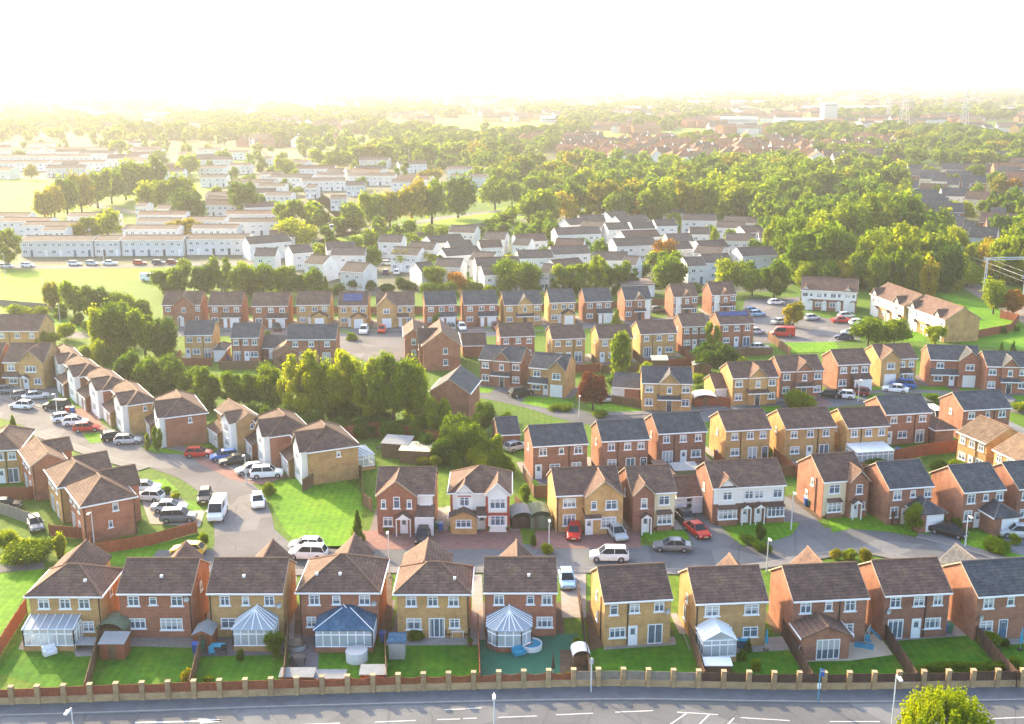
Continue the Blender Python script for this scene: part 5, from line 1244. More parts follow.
garage_block((498, 436), (521, 433), 6, 2.4, 'brown', 'slate', 'low brown garage with slate roof beside the footpath shrubs', ang=10, doors=())
garage_block((936, 431), (956, 428), 6, 2.5, 'brown', 'purple', 'small brown brick garage with hipped roof near the tan roofed houses', roof='hip', ang=10, doors=())
garage_block((662, 476.5), (676, 476), 5.5, 2.3, 'feltgreen' if 0 else 'brown', 'purple', 'small flat roofed store behind the double garage', roof='flat', ang=8, doors=())
# left group: side walls to the camera, white gabled fronts to the upper left
def HH(label, p0, p1, D, wall, a, fr=True, roof='hip', ww='render', **k):
    s = House(label, p0, p1, D=D, roof=roof, wall=wall, tile='purple', detail=2, ang=a, pitch=31, group='houses along the curving street', **k)
    s.w('n', .1, 3.6, .55, .8)
    if fr:
        s.xg('l', .04, .48, .9, ww); s.w('l', .26, 3.2, 1.4, 1.15, .9); s.w('l', .26, .9, 1.6, 1.3, .9); s.w('l', .72, 3.3, 1.2, 1.1); s.lean('l', .45, 1.0, 1.8, 2.4, .9, wall=True); s.d('l', .56, d=1.66); s.g('l', .8, 2.3, 1.66)
    return s
H8 = HH('yellow brick side wall house with white front facing the curve beside the big lawn', (306, 453.5), (361, 444.5), 9.5, 'yellow', 25); H8.cons('r', .3, .75, 3.2, 2.2, 'hip', .8); H8.done()
HH('red brick house with white gable and sloping porch behind the white suv', (268, 438.3), (314, 430), 9.5, 'red', 26).done()
HH('yellow brick house with white front gable between two red brick neighbours', (233.4, 426.5), (266, 416), 8.5, 'yellow', 34, roof='gabley').done()
HH('red brick house with white barge boards and one small upper window by the green verge', (162, 419.5), (209.5, 411), 10.5, 'red', 26, roof='hip').done()
s = HH('yellow brick ended house with long purple-brown roof above the parked silver car', (124.3, 408), (160, 399), 12, 'yellow', 32); s.done()
s = HH('white gabled house second in the stepped row along the curving street', (99, 393), (135, 384), 12, 'red', 34); s.done()
s = HH('white gabled house third in the stepped row below the left trees', (76, 379), (110, 371), 12, 'brown', 34); s.done()
s = HH('white gabled house furthest up the stepped row below the left trees', (59, 367), (92, 358), 12, 'brown', 32); s.done()
s = House('yellow brick house with central gable and small porch behind three parked cars', (1.4, 362.5), (44, 362), D=8, wall='yellow', tile='purple', ang=0, group='houses along the curving street'); s.xg('n', -.1, .5, .6); s.w('n', .2, 3.2, 1.9, 1.1, .6); s.w('n', -.32, 3.3, 1.3, 1.1); s.w('n', -.3, .95, 1.5, 1.2); s.lean('n', -.5, -.05, 1.2, 2.4, .7); s.porch('n', .05, 1.6, 1, d=.6); s.d('n', .05, d=.6); s.w('n', .34, .95, 1.2, 1.1, .6); s.done()
s = House('red brick house cut off by the frame beside the central gabled house', (-36, 362), (-3, 362), D=8, wall='red', tile='purple', ang=0, group='houses along the curving street'); front(s, 2); s.done()
s = House('tan brick house with backs to the far road above the stepped row', (-8, 331.2), (38.7, 330.8), D=8, wall='yellow', tile='purple', ang=0, group='houses along the curving street'); rear(s, 1); s.done()
def HI(label, p0, p1, D, wall, a, roof='hip'):
    s = House(label, p0, p1, D=D, roof=roof, wall=wall, tile='purple', detail=2, ang=a, pitch=31, group='houses on the near side of the curving street')
    s.w('n', .12, 3.5, .7, 1.0); s.w('n', .0, 1.5, .5, .9); s.ws('l', [.25, .55, .8], 3.4, 1.0, 1.05); s.d('l', .3); s.p('l', .7, 1.6); s.xg('r', .5, .98, 1.6); s.pipe('n', -.48); s.pipe('n', .48)
    return s
HI('red brick hipped house nearest the path with a round window in its side wall', (80, 507.3), (137.5, 496), 8.0, 'red', 33).done()
HI('yellow brick hipped house joined between two red brick houses of the near row', (56.6, 488.5), (108, 478), 7.6, 'yellow', 33).done()
HI('red brick house with brick gable behind the two hipped houses', (28, 468.5), (70, 459), 7.8, 'red', 33, 'gabley').done()
s = House('yellow brick house with hipped roof and garden patio cut off by the frame', (-26, 453), (22, 447.7), D=8.4, roof='hip', wall='yellow', tile='purple', ang=10, group='houses on the near side of the curving street'); rear(s, 2); s.done()
# terraces on the right by the railway bank
def terr(label, p0, p1, n, wall, tile, ang=None, D=8, grp='terraces near the railway bank'):
    s = House(label, p0, p1, D=D, wall=wall, tile=tile, detail=1, ang=ang, group=grp, name='terraced_house', cat='terrace')
    s.rend('n', -.49, .49, 2.7, 4.75)
    for i in range(n):
        c = -.5 + (i + .5) / n
        s.w('n', c - .18 / n, 3.2, 1.3, 1.1, .03); s.w('n', c + .25 / n, 3.3, .8, 1, .03); s.w('n', c - .2 / n, .9, 1.5, 1.2); s.d('n', c + .22 / n); s.porch('n', c + .22 / n, 1.3, .8)
        if i in (0, n - 1): s.xg('n', c - .5 / n + .02, c + .12 / n, .05, 'render')
    return s.done()
terr('long terrace with white upper storey, gabled ends and brown roof beside the car park', (800.6, 289.5), (858, 292.5), 4, 'brown', 'purple')
terr('turned terrace with white upper storey behind the round tree', (869.7, 293.5), (903.4, 306.4), 3, 'yellow', 'purple')
terr('turned terrace with big yellow gable end beside the railway grass', (907, 306.4), (944.8, 320), 3, 'yellow', 'purple')
# ------------------------------------------------------------------ white estate and the farther districts
EST = []
def WH(p0, p1, ang=0, D=7.5, wall='estate', tile='greybrown', pitch=25, eh=5.0, roof='gable', units=None, det=1, zone='in the white estate past the belt', nm='terraced_house', cat='terrace', porch=True, lab=''):
    s = House('x', p0, p1, D=D, eh=eh, wall=wall, tile=tile, detail=det, ang=ang, name=nm, cat=cat, roof=roof, pitch=pitch)
    n = units or max(1, round(s.W / 5.5))
    for i in range(n):
        c = -.5 + (i + .5) / n
        if eh > 4: s.w('n', c - .2 / n, 3.2, 1.2, 1.0); s.w('n', c + .22 / n, 3.2, 1.2, 1.0)
        s.w('n', c - .2 / n, 1.0, 1.4, 1.1); s.d('n', c + .25 / n, random.choice(['upvc', 'doordark', 'doorblue']), glazed=False)
    if roof == 'gable' and random.random() < .5: s.w('r' if ang < 0 else 'l', .5, 3.2, .7, .9)
    s.done(); EST.append((s, zone, wall, tile, lab)); return s
c2 = lambda a, b, ox=256, oy=200: ((ox + a[0] / 3.62, oy + a[1] / 3.62), (ox + b[0] / 3.62, oy + b[1] / 3.62))
c3 = lambda a, b: c2(a, b, 512, 200)
for a, b, g in [((130, 197), (212, 187), 28), ((255, 184), (360, 180), 12), ((172, 228), (240, 236), -24), ((303, 255), (385, 265), -22), ((440, 152), (525, 156), -8), ((545, 178), (640, 184), -14), ((600, 262), (660, 255), 30),
                ((645, 240), (740, 248), -10), ((695, 116), (790, 121), -14), ((820, 140), (900, 146), -12), ((770, 212), (850, 226), -22), ((-10, 205), (70, 205), 0)]:
    WH(*c2(a, b), ang=g)
for a, b, g in [((165, 130), (325, 120), 14), ((350, 110), (430, 105), 14), ((440, 106), (520, 102), 12), ((380, 172), (525, 160), 14), ((525, 97), (600, 92), 10), ((610, 70), (745, 80), -8), ((545, 48), (630, 52), -6), ((640, 122), (720, 128), -6),
                ((568, 152), (660, 148), 8), ((765, 142), (890, 156), -12), ((838, 207), (960, 196), 14), ((640, 243), (705, 236), 14), ((705, 232), (800, 222), 14), ((150, 203), (285, 190), 12), ((290, 216), (420, 222), -6), ((395, 232), (450, 238), -20), ((0, 160), (60, 170), -16), ((95, 262), (135, 268), -20)]:
    WH(*c3(a, b), ang=g)
WH((768, 245.5), (794, 247.5), ang=-12)
WH((622, 286), (656, 284), ang=8, eh=3.2, roof='flat', tile='roofflat', lab='single storey')
# long low terraces at the far left
for a, b, g, D in [((19, 241), (92, 240.8), 1, 9), ((93, 240.5), (119, 240.5), 0, 9), ((120, 240.5), (183, 240), 0, 9), ((184, 240), (249, 238.5), 1, 9), ((40, 231), (66, 230), 4, 8), ((121, 229.5), (178, 229), 0, 8), ((190, 229), (238, 228), 0, 8), ((135, 222), (180, 221.5), 0, 8), ((183, 221), (225, 220), 0, 8)]:
    WH(a, b, g, D, pitch=12, zone='among the long low far-left rows', units=max(2, round((b[0] - a[0]) / 16)))
for a, b in [((-20, 163), (48, 163)), ((50, 163), (105, 162.5)), ((-20, 150), (40, 150)), ((44, 149.5), (118, 149)), ((127, 149), (157, 149)), ((-10, 157), (90, 156.5)), ((197, 168), (225, 168)), ((227, 166), (252, 165)), ((198, 178), (228, 177)), ((196, 150), (222, 149.5)), ((225, 153), (250, 152)), ((203, 196), (230, 195)), ((150, 211), (175, 207)), ((130, 208), (150, 205)),
             ((256, 160), (275, 158)), ((258, 186), (284, 187)), ((301, 190), (320, 186)), ((302, 181), (345, 181)), ((315, 176), (345, 175)), ((347, 176), (395, 176)), ((330, 199), (346, 199)), ((256, 176), (285, 173)), ((265, 195), (290, 196)), ((390, 183), (420, 182))]:
    WH(a, b, random.uniform(-6, 6), 8, pitch=16, zone='in the hazy upper-left white district', units=max(2, round((b[0] - a[0]) / 12)))
for a, b in [((447, 169), (472, 169)), ((474, 169), (499, 169)), ((450, 177), (498, 177)), ((502, 168), (530, 168)), ((524, 166), (577, 166))]:
    WH(a, b, 0, 9, pitch=14, eh=6.5, zone='above the park trees', nm='school_block', cat='building')
# stone terraces and shops on the right beyond the wood
for a, b, g, w, t in [((908, 218), (928, 220), -20, 'brown', 'tan'), ((925, 222), (940, 225), -30, 'render', 'slate'), ((935, 221), (952, 225), -28, 'brown', 'slate'), ((948, 224), (962, 229), -30, 'brown', 'slate'), ((960, 230), (974, 236), -30, 'red', 'slate'), ((972, 236), (992, 241), -30, 'render', 'slate'), ((910, 196), (940, 199), -8, 'brown', 'slate'),
                      ((942, 195), (982, 198), -8, 'estate', 'slate'), ((924, 178), (940, 180), -25, 'cream', 'slate'), ((934, 180), (950, 183), -25, 'render', 'slate'), ((946, 183), (960, 187), -25, 'cream', 'slate'), ((958, 188), (972, 193), -25, 'render', 'slate'), ((888, 182), (905, 186), -20, 'brown', 'slate'), ((903, 186), (918, 190), -20, 'brown', 'slate'),
                      ((1000, 168), (1022, 170), -10, 'red', 'rust'), ((1002, 178), (1030, 180), -10, 'red', 'rust'), ((1003, 204), (1020, 208), -20, 'render', 'slate'), ((1014, 200), (1036, 206), -20, 'render', 'tan'), ((1000, 156), (1024, 157), 0, 'render', 'slate'), ((985, 215), (1010, 220), -25, 'brown', 'slate')]:
    mx = (a[0] + b[0]) / 2; k = .95 if b[0] - a[0] < 25 else .6
    WH((mx - (mx - a[0]) * 2 * k, a[1]), (mx + (b[0] - mx) * 2 * k, b[1]), g, 7.5, w, t, 38, zone='in the old quarter past the wood', nm='stone_house', cat='house')
# more of the same districts between the hand placed ones
rw = random.Random(21)
def inside(px, py, poly):
    c = False; j = len(poly) - 1
    for i in range(len(poly)):
        if (poly[i][1] > py) != (poly[j][1] > py) and px < (poly[j][0] - poly[i][0]) * (py - poly[i][1]) / (poly[j][1] - poly[i][1]) + poly[i][0]: c = not c
        j = i
    return c
TAKEN = [(e[0].o.location[0], e[0].o.location[1], e[0].W / 2 + 2) for e in EST]
def fill(poly, n, zone, wl, gap=5, pitch=20, w=(10, 24), ang=(-15, 15), walls=('estate',), tls=('greybrown', 'greybrown', 'purple'), nm='terraced_house', cat='terrace', eh=5.0):
    x0, x1 = min(p[0] for p in poly), max(p[0] for p in poly); y0, y1 = min(p[1] for p in poly), max(p[1] for p in poly); k = 0
    for t in range(n * 60):
        if k >= n: break
        px, py = rw.uniform(x0, x1), rw.uniform(y0, y1)
        if not inside(px, py, poly): continue
        wd = rw.uniform(*w); X, Y, _ = P(px, py, eh)
        if any((X - a) ** 2 / 1.0 + ((Y - b) * 1.35) ** 2 < (r + wd / 2 + gap) ** 2 for a, b, r in TAKEN): continue
        TAKEN.append((X, Y, wd / 2)); sc_ = (py - YH) * CT / (H - eh) * wd / 2
        WH((px - sc_, py), (px + sc_, py), rw.uniform(*ang), 7.5, rw.choice(walls), rw.choice(tls), pitch, eh=eh, zone=zone, units=max(2, round(wd / 6)), nm=nm, cat=cat); k += 1
fill([(262, 236), (330, 238), (420, 240), (520, 228), (560, 216), (640, 206), (740, 218), (815, 248), (775, 268), (700, 276), (640, 278), (520, 278), (420, 276), (300, 270), (255, 252)], 28, 'in the white estate past the belt', 'estate', 1.5, 24, (6.5, 12), (-32, 32))
fill([(-10, 214), (60, 216), (255, 212), (262, 232), (10, 236)], 10, 'among the long low far-left rows', 'estate', 2, 14, (16, 30), (-4, 4))
fill([(-30, 143), (240, 143), (300, 152), (460, 156), (470, 172), (400, 182), (350, 200), (262, 210), (205, 205), (185, 172), (60, 174), (-30, 176)], 38, 'in the hazy upper-left white district', 'estate', 3, 22, (9, 24), (-25, 25))
fill([(880, 168), (1040, 160), (1060, 240), (1000, 240), (930, 222), (900, 200)], 26, 'in the old quarter past the wood', 'brown', 2, 38, (9, 16), (-35, 0), ('brown', 'render', 'cream', 'brown', 'red'), ('slate', 'slate', 'purple'), 'stone_house', 'house')
def label_estate():
    z = {}
    for e in EST: z.setdefault((e[1]), []).append(e)
    for zone, es in z.items():
        es.sort(key=lambda e: px_of(*e[0].o.location)[0])
        cnt = {}
        for e in es:
            kind = {'terrace': 'terrace', 'building': 'school block', 'house': 'house'}[e[0].o['category']]
            wl = 'white rendered' if e[2] in ('estate', 'render') else BR[e[2]]
            if e[2] == 'render': wl = 'pale rendered'
            k = (wl, e[4]); cnt[k] = cnt.get(k, 0) + 1
            e[0].o['label'] = f"{ordw(cnt[k])} {e[4] + ' ' if e[4] else ''}{wl} {kind} from left {zone}"
            e[0].o['group'] = kind + 's ' + zone
label_estate()
# hazy town: small individual houses with brick walls and tiled roofs
rt = random.Random(5)
def small_house(wall, tile, hip):
    k = ('sh', wall, tile, hip)
    if k not in CACHE:
        m = MB(); w, d, e, r = 4.6, 4.0, 5.0, 8.0
        m.box(-w, -d, 0, w, d, e, 0)
        if not hip:
            for x in (-w, w): m.poly([(x, -d, e), (x, d, e), (x, 0, r - .1)], 0)
            for sg in (-1, 1): m.slab([(-w - .3, sg * (d + .4), e - .2), (w + .3, sg * (d + .4), e - .2), (w + .3, 0, r), (-w - .3, 0, r)], .15, 1)
        else:
            for sg in (-1, 1): m.slab([(-w - .3, sg * (d + .4), e - .1), (w + .3, sg * (d + .4), e - .1), (w - 3.5, 0, r), (-w + 3.5, 0, r)], .15, 1)
            for sg in (-1, 1): m.slab([(sg * (w + .3), -d - .4, e - .1), (sg * (w + .3), d + .4, e - .1), (sg * (w - 3.5), 0, r)], .15, 1)
        for sg in (-1, 1):
            for x in (-2.6, 2.6):
                for z in (1, 3.3): m.box(x - .7, sg * (d + .02), z, x + .7, sg * (d + .06), z + 1.2, 2)
        m.box(1.5, -.4, r - .8, 2.3, .4, r + .9, 0)
        CACHE[k] = m.mesh('distant_house', [wall, tile, 'glass'])
    return CACHE[k]
TOWN = []
def town(x0, x1, y0, y1, rows, cols, walls, tiles_, zone, ang=0, group=None):
    pts = []
    for r in range(rows):
        py = y0 + (y1 - y0) * (r + .5) / rows
        for c in range(cols):
            px = x0 + (x1 - x0) * (c + .5 + rt.uniform(-.35, .35)) / cols
            pts.append((px, py + rt.uniform(-.4, .4) * (y1 - y0) / rows))
    for i, (px, py) in enumerate(pts):
        x, y, _ = P(px, py); w, t = rt.choice(walls), rt.choice(tiles_)
        o = place(small_house(w, t, rt.random() < .3), 'distant_house', None, (x, y, 0), R(ang + rt.choice([0, 0, 20, -25, 90])))
        sc_ = rt.uniform(.95, 1.35); o.scale = (sc_, sc_, sc_)
        tag(o, f'small hazy {"brick" if "render" not in walls else "pale or brick"} house {zone}', 'house', 'distant houses ' + zone)
town(560, 900, 143, 166, 7, 26, ['red', 'brown', 'red', 'render'], ['rust', 'purple', 'rust', 'tan'], 'in the reddish town beyond the woods')
town(430, 600, 139, 146, 2, 12, ['red', 'brown'], ['rust', 'purple'], 'at the near edge of the green hill')
town(240, 340, 126, 148, 4, 9, ['render', 'red'], ['purple', 'tan'], 'in the golden haze above the white district')
def block(px, py, w, d, h, mat, label, name='warehouse', cat='building', roofm='shedwhite', ang=0, grp=None, bands=0):
    x, y, _ = P(px, py); o = empty(name, (x, y, 0), R(ang), label, cat, grp)
    MB().box(-w / 2, -d / 2, 0, w / 2, d / 2, h).build('wall', mat, o)
    if name == 'warehouse': MB().slab([(-w / 2 - .5, -d / 2 - .5, h + .3), (w / 2 + .5, -d / 2 - .5, h + .3), (w / 2 + .5, 0, h + 2), (-w / 2 - .5, 0, h + 2)], .4).slab([(-w / 2 - .5, d / 2 + .5, h + .3), (w / 2 + .5, d / 2 + .5, h + .3), (w / 2 + .5, 0, h + 2), (-w / 2 - .5, 0, h + 2)], .4).build('roof', roofm, o)
    else: MB().box(-w / 2 - .3, -d / 2 - .3, h, w / 2 + .3, d / 2 + .3, h + .8).build('roof', roofm, o)
    for i in range(bands):
        z = 2 + (h - 4) * i / max(1, bands - 1) if bands > 1 else h * .55
        MB().box(-w / 2 + 1, -d / 2 - .12, z, w / 2 - 1, -d / 2 - .02, z + 1.3).build('window_band', 'glass', o)
    return o
WHG = 'industrial sheds in the haze'
for i, (px, py, w, h, m, t) in enumerate([(735, 124, 110, 11, 'shedwhite', 'long white warehouse nearest the reddish town'), (800, 126, 120, 12, 'shedwhite', 'white warehouse below the pale stack tower'), (880, 128, 60, 9, 'shedblue', 'pale blue shed beside the dual carriageway'), (845, 112, 300, 13, 'shedwhite', 'very long white warehouse below the skyline'),
                                          (930, 118, 130, 10, 'shedwhite', 'white shed between two pylons'), (990, 113, 150, 12, 'shedblue', 'bluish shed at the far right edge'), (650, 112, 220, 12, 'shedwhite', 'hazy white shed above the reddish town'), (720, 106, 400, 14, 'shedwhite', 'faint white shed on the skyline'),
                                          (150, 118, 150, 10, 'shedwhite', 'faint shed in the golden haze'), (60, 112, 220, 12, 'shedwhite', 'faint long shed below the sun glow'), (990, 95, 250, 16, 'shedwhite', 'far works building beside the tall mast'), (560, 122, 60, 9, 'shedwhite', 'small white shed on the green hill edge'), (445, 142, 44, 6, 'shedwhite', 'low white building among the park trees'), (330, 108, 240, 12, 'shedwhite', 'faint shed left of the tower blocks')]):
    block(px, py, w * (.45 if w > 100 else .8), 30, h * .6, 'shedblue' if i % 2 else m, t, bands=1, grp=WHG)
for px, w, h, t in ((395, 26, 55, 'faint high tower block leftmost of three'), (418, 30, 62, 'faint high tower block in the middle of three'), (448, 24, 50, 'faint high tower block rightmost of three')):
    block(px, 100, w, 18, h, 'shedwhite', t, 'tower_block', 'tower', bands=8, grp='tower blocks on the skyline')
block(828, 124, 16, 18, 24, 'shedwhite', 'pale square factory tower standing over the warehouses', 'factory_tower', 'tower', bands=2)
RM = road([(800, 133), (850, 131.5), (930, 134), (1000, 137), (1080, 141)], 22, z=.3, mat='pavement', name='dual_carriageway', sm=3)
# pylons, mast and railway gantries
def pylon(px, py, top, label, name='electricity_pylon'):
    x, y, _ = P(px, py); h = height_at(px, py, top); o = empty(name, (x, y, 0), 0, label, 'pylon', 'pylons in the haze'); m = MB(); w = h * .11
    for sx in (-1, 1):
        for sy in (-1, 1): m.tube((sx * w, sy * w, 0), (sx * w * .12, sy * w * .12, h), .3, .2, 4)
    k = 7
    for i in range(k):
        z0, z1 = h * i / k, h * (i + 1) / k; a, b = w * (1 - .88 * i / k), w * (1 - .88 * (i + 1) / k)
        for sy in (-1, 1): m.tube((-a, sy * a, z0), (b, sy * b, z1), .15, n=4); m.tube((a, sy * a, z0), (-b, sy * b, z1), .15, n=4)
    m.build('tower', 'galv', o); c = MB()
    for f, l in ((.62, .2), (.76, .17), (.9, .13)):
        c.tube((-h * l, 0, h * f), (h * l, 0, h * f), .25, n=4); c.tube((-h * l, 0, h * f), (0, 0, h * (f + .05)), .15, n=4); c.tube((h * l, 0, h * f), (0, 0, h * (f + .05)), .15, n=4)
    c.build('cross_arm', 'galv', o)
for q in ((903, 130, 84, 'taller steel lattice pylon above the pale blue shed'), (963, 132, 92, 'steel lattice pylon beside the dual carriageway'), (888, 122, 96, 'fainter pylon behind the tall one'), (945, 112, 88, 'small faint pylon on the skyline')): pylon(*q)
x, y, _ = P(983, 100); o = empty('radio_mast', (x, y, 0), 0, 'tall thin mast rising above the skyline works', 'mast'); MB().tube((0, 0, 0), (0, 0, height_at(983, 100, 66)), 1.2, .5, 6).build('pole', 'galv', o); MB().box(-2, -2, 0, 2, 2, 4).build('base', 'shedwhite', o)
def gantry(x0, y0, top, x1, label):
    a = P(x0, y0); h = height_at(x0, y0, top); b = (P(x1, y0)[0], a[1]); o = empty('railway_gantry', (a[0], a[1], 0), R(8), label, 'gantry', 'railway gantries'); dx = b[0] - a[0]
    m = MB()
    for xx in (0, dx):
        for s_ in (-.35, .35): m.tube((xx + s_, 0, 0), (xx + s_ * .5, 0, h), .12, n=5)
        for i in range(6): m.tube((xx - .35, 0, h * i / 6), (xx + .3, 0, h * (i + 1) / 6), .05, n=4)
    m.build('mast', 'galv', o); c = MB(); c.tube((-1 if dx > 0 else 1, 0, h - .5), (dx, 0, h - .5), .12, n=4); c.tube((-1 if dx > 0 else 1, 0, h), (dx, 0, h), .12, n=4)
    for i in range(10): c.tube((dx * i / 10, 0, h - .5), (dx * (i + .5) / 10, 0, h), .05, n=4)
    c.build('beam', 'galv', o)
gantry(984, 292, 258, 1040, 'nearer galvanised gantry with lattice mast over the railway line'); gantry(979, 258, 240, 925, 'farther galvanised gantry crossing above the woodland edge'); gantry(1022, 314, 276, 1062, 'nearest gantry mast half hidden by the orange autumn tree'); gantry(958, 268, 247, 925, 'gantry mast just in front of the slender trees of the railway wood'); gantry(789, 205, 199, 768, 'small gantry among the wood tops at the left end of the line')

ww = smooth([P(905, 258)[:2], P(962, 277)[:2], P(1012, 298)[:2], P(1070, 322)[:2]], 5); o = empty('overhead_wire', (ww[0][0], ww[0][1], 0), 0, 'thin overhead wires strung along the railway line between gantries', 'wire')
for dx in (-1.2, 2.2):
    for hh in (5.6, 6.8):
        m = MB()
        for a, b in zip(ww[:-1], ww[1:]): m.tube((a[0] - ww[0][0] + dx, a[1] - ww[0][1], hh), (b[0] - ww[0][0] + dx, b[1] - ww[0][1], hh), .018, n=4)
        m.build('wire', 'metalgrey', o)
# ------------------------------------------------------------------ individual trees
Z = lambda s: s
def T(z, lst):
    for q in lst:
        kind = q[4] if len(q) > 4 else 'round'; col = q[5] if len(q) > 5 else 'green'
        tree(q[0], q[1], q[2], q[3], kind, col, z)
T('in the tree belt left of centre', [(103, 308, 356, 13, 'round', 'yellow'), (122, 302, 358, 16), (146, 305, 360, 16), (166, 318, 362, 13, 'round', 'dark'), (128, 350, 392, 12, 'round', 'dark'), (150, 358, 396, 14), (172, 350, 396, 14, 'round', 'dark'), (188, 366, 400, 12), (100, 330, 366, 9, 'bush', 'yellow'),
    (207, 362, 408, 15), (235, 368, 410, 13, 'round', 'green'), (255, 372, 412, 12, 'round', 'dark'), (272, 366, 412, 14, 'round', 'green'), (302, 354, 420, 19, 'loose', 'yellow'), (322, 362, 420, 15, 'round', 'yellow'), (345, 352, 420, 19, 'loose', 'yellow'), (372, 362, 426, 16, 'loose', 'yellow'), (394, 352, 430, 21, 'loose', 'green'), (416, 362, 428, 15, 'round', 'yellow'),
    (338, 410, 438, 12, 'bush', 'dark'), (362, 412, 438, 13, 'bush', 'dark'), (392, 414, 440, 13, 'bush', 'dark'), (418, 408, 440, 13, 'bush', 'green'), (290, 398, 428, 12, 'bush', 'dark'), (268, 398, 426, 10, 'bush', 'green'), (440, 396, 440, 13, 'round', 'yellow'), (455, 408, 444, 12, 'bush', 'yellow'),
    (450, 426, 462, 14, 'round', 'dark'), (471, 424, 464, 14, 'round', 'green'), (490, 432, 466, 11, 'round', 'yellow'), (482, 444, 472, 9, 'bush', 'yellow'), (458, 446, 470, 9, 'bush', 'dark'), (424, 452, 466, 8, 'bush', 'gold'), (505, 448, 472, 7, 'bush', 'green'), (512, 456, 474, 6, 'bush', 'yellow'), (436, 450, 467, 7, 'bush', 'yellow'), (460, 412, 452, 14, 'round', 'green'), (478, 428, 468, 13, 'bush', 'yellow'), (495, 440, 472, 11, 'bush', 'yellow'), (424, 425, 456, 14, 'bush', 'dark'), (444, 432, 464, 14, 'bush', 'dark')])
T('behind the far-left stepped row', [(75, 278, 320, 14, 'round', 'green'), (98, 284, 322, 14, 'round', 'dark'), (122, 288, 320, 13), (142, 296, 322, 10, 'round', 'dark'), (48, 327, 352, 10, 'round', 'yellow'), (27, 334, 352, 7, 'bush', 'yellow'), (60, 340, 356, 9, 'bush', 'green'), (54, 282, 312, 8, 'round', 'gold'), (20, 300, 316, 14, 'bush', 'yellow'), (8, 230, 266, 12, 'round', 'green'), (40, 303, 316, 12, 'bush', 'yellow'), (60, 300, 318, 10, 'bush', 'green'), (88, 360, 372, 8, 'bush', 'dark')])
T('behind the long far line of houses', [(163, 266, 294, 9), (180, 259, 296, 15), (204, 262, 296, 11, 'round', 'dark'), (222, 258, 296, 12), (244, 262, 296, 12, 'round', 'yellow'), (264, 258, 296, 12), (284, 262, 294, 12), (303, 270, 295, 9, 'round', 'dark'), (314, 268, 296, 9), (326, 276, 296, 5, 'cone', 'green'), (434, 262, 290, 11, 'round', 'yellow'), (456, 262, 292, 10, 'bush', 'autumn'), (450, 276, 296, 9, 'bush', 'green'), (474, 278, 294, 12, 'bush', 'dark'), (492, 280, 296, 10, 'bush', 'yellow'),
    (510, 254, 294, 15), (530, 258, 292, 12, 'round', 'green'), (563, 262, 292, 12, 'round', 'yellow'), (580, 257, 294, 14, 'round', 'green'), (598, 258, 294, 14, 'round', 'yellow'), (617, 260, 294, 12, 'round', 'green'), (630, 268, 292, 9, 'round', 'dark'), (663, 240, 268, 13, 'round', 'autumn'), (668, 256, 294, 18, 'round', 'green'), (714, 230, 258, 8, 'tall', 'yellow'), (733, 258, 294, 16, 'round', 'yellow'), (752, 268, 296, 13), (774, 262, 298, 14, 'round', 'green'), (694, 276, 296, 9, 'bush', 'dark'), (712, 280, 297, 10, 'bush', 'dark'), (369, 247, 270, 11, 'round', 'green'), (410, 245, 270, 14, 'round', 'yellow'), (440, 252, 268, 10, 'round', 'yellow')])
T('among the middle lines of houses', [(620, 334, 384, 13, 'tall', 'yellow'), (646, 356, 378, 9, 'bush', 'yellow'), (617, 309, 326, 6, 'cone', 'yellow'), (593, 372, 410, 13, 'round', 'maroon'), (712, 324, 352, 9, 'tall', 'yellow'), (706, 340, 372, 14, 'round', 'dark'), (722, 344, 373, 14, 'round', 'dark'), (742, 352, 372, 9, 'bush', 'green'), (614, 366, 386, 8, 'bush', 'green'), (484, 402, 434, 12, 'round', 'dark'), (504, 404, 432, 11, 'bush', 'green'), (436, 312, 327, 5, 'round', 'yellow'),
    (697, 368, 386, 8, 'bush', 'yellow'), (560, 403, 410, 9, 'hedge', 'green'), (600, 408, 417, 8, 'bush', 'green'), (801, 384, 408, 20, 'bush', 'yellow'), (1019, 398, 412, 9, 'bush', 'yellow'), (932, 390, 402, 7, 'bush', 'green'), (875, 454, 466, 12, 'bush', 'green'), (938, 456, 472, 11, 'bush', 'green'), (958, 456, 470, 9, 'bush', 'yellow'), (768, 440, 458, 6, 'bush', 'yellow'), (508, 466, 478, 5, 'bush', 'yellow'), (524, 478, 500, 7, 'bush', 'green'), (352, 330, 340, 8, 'bush', 'green'), (266, 328, 338, 6, 'bush', 'dark')])
T('around the car park by the railway bank', [(793, 298, 327, 10, 'round', 'gold'), (868, 313, 346, 15, 'round', 'green'), (894, 316, 345, 14, 'round', 'green'), (935, 322, 346, 8, 'round', 'yellow'), (993, 280, 314, 11, 'round', 'yellow'), (1013, 290, 316, 10, 'round', 'autumn'), (1001, 342, 353, 3, 'cone', 'dark'), (1013, 341, 352, 3, 'cone', 'dark'), (1003, 323, 334, 4, 'bush', 'dark'), (1016, 322, 332, 3, 'bush', 'dark'), (960, 300, 316, 7, 'bush', 'green')])
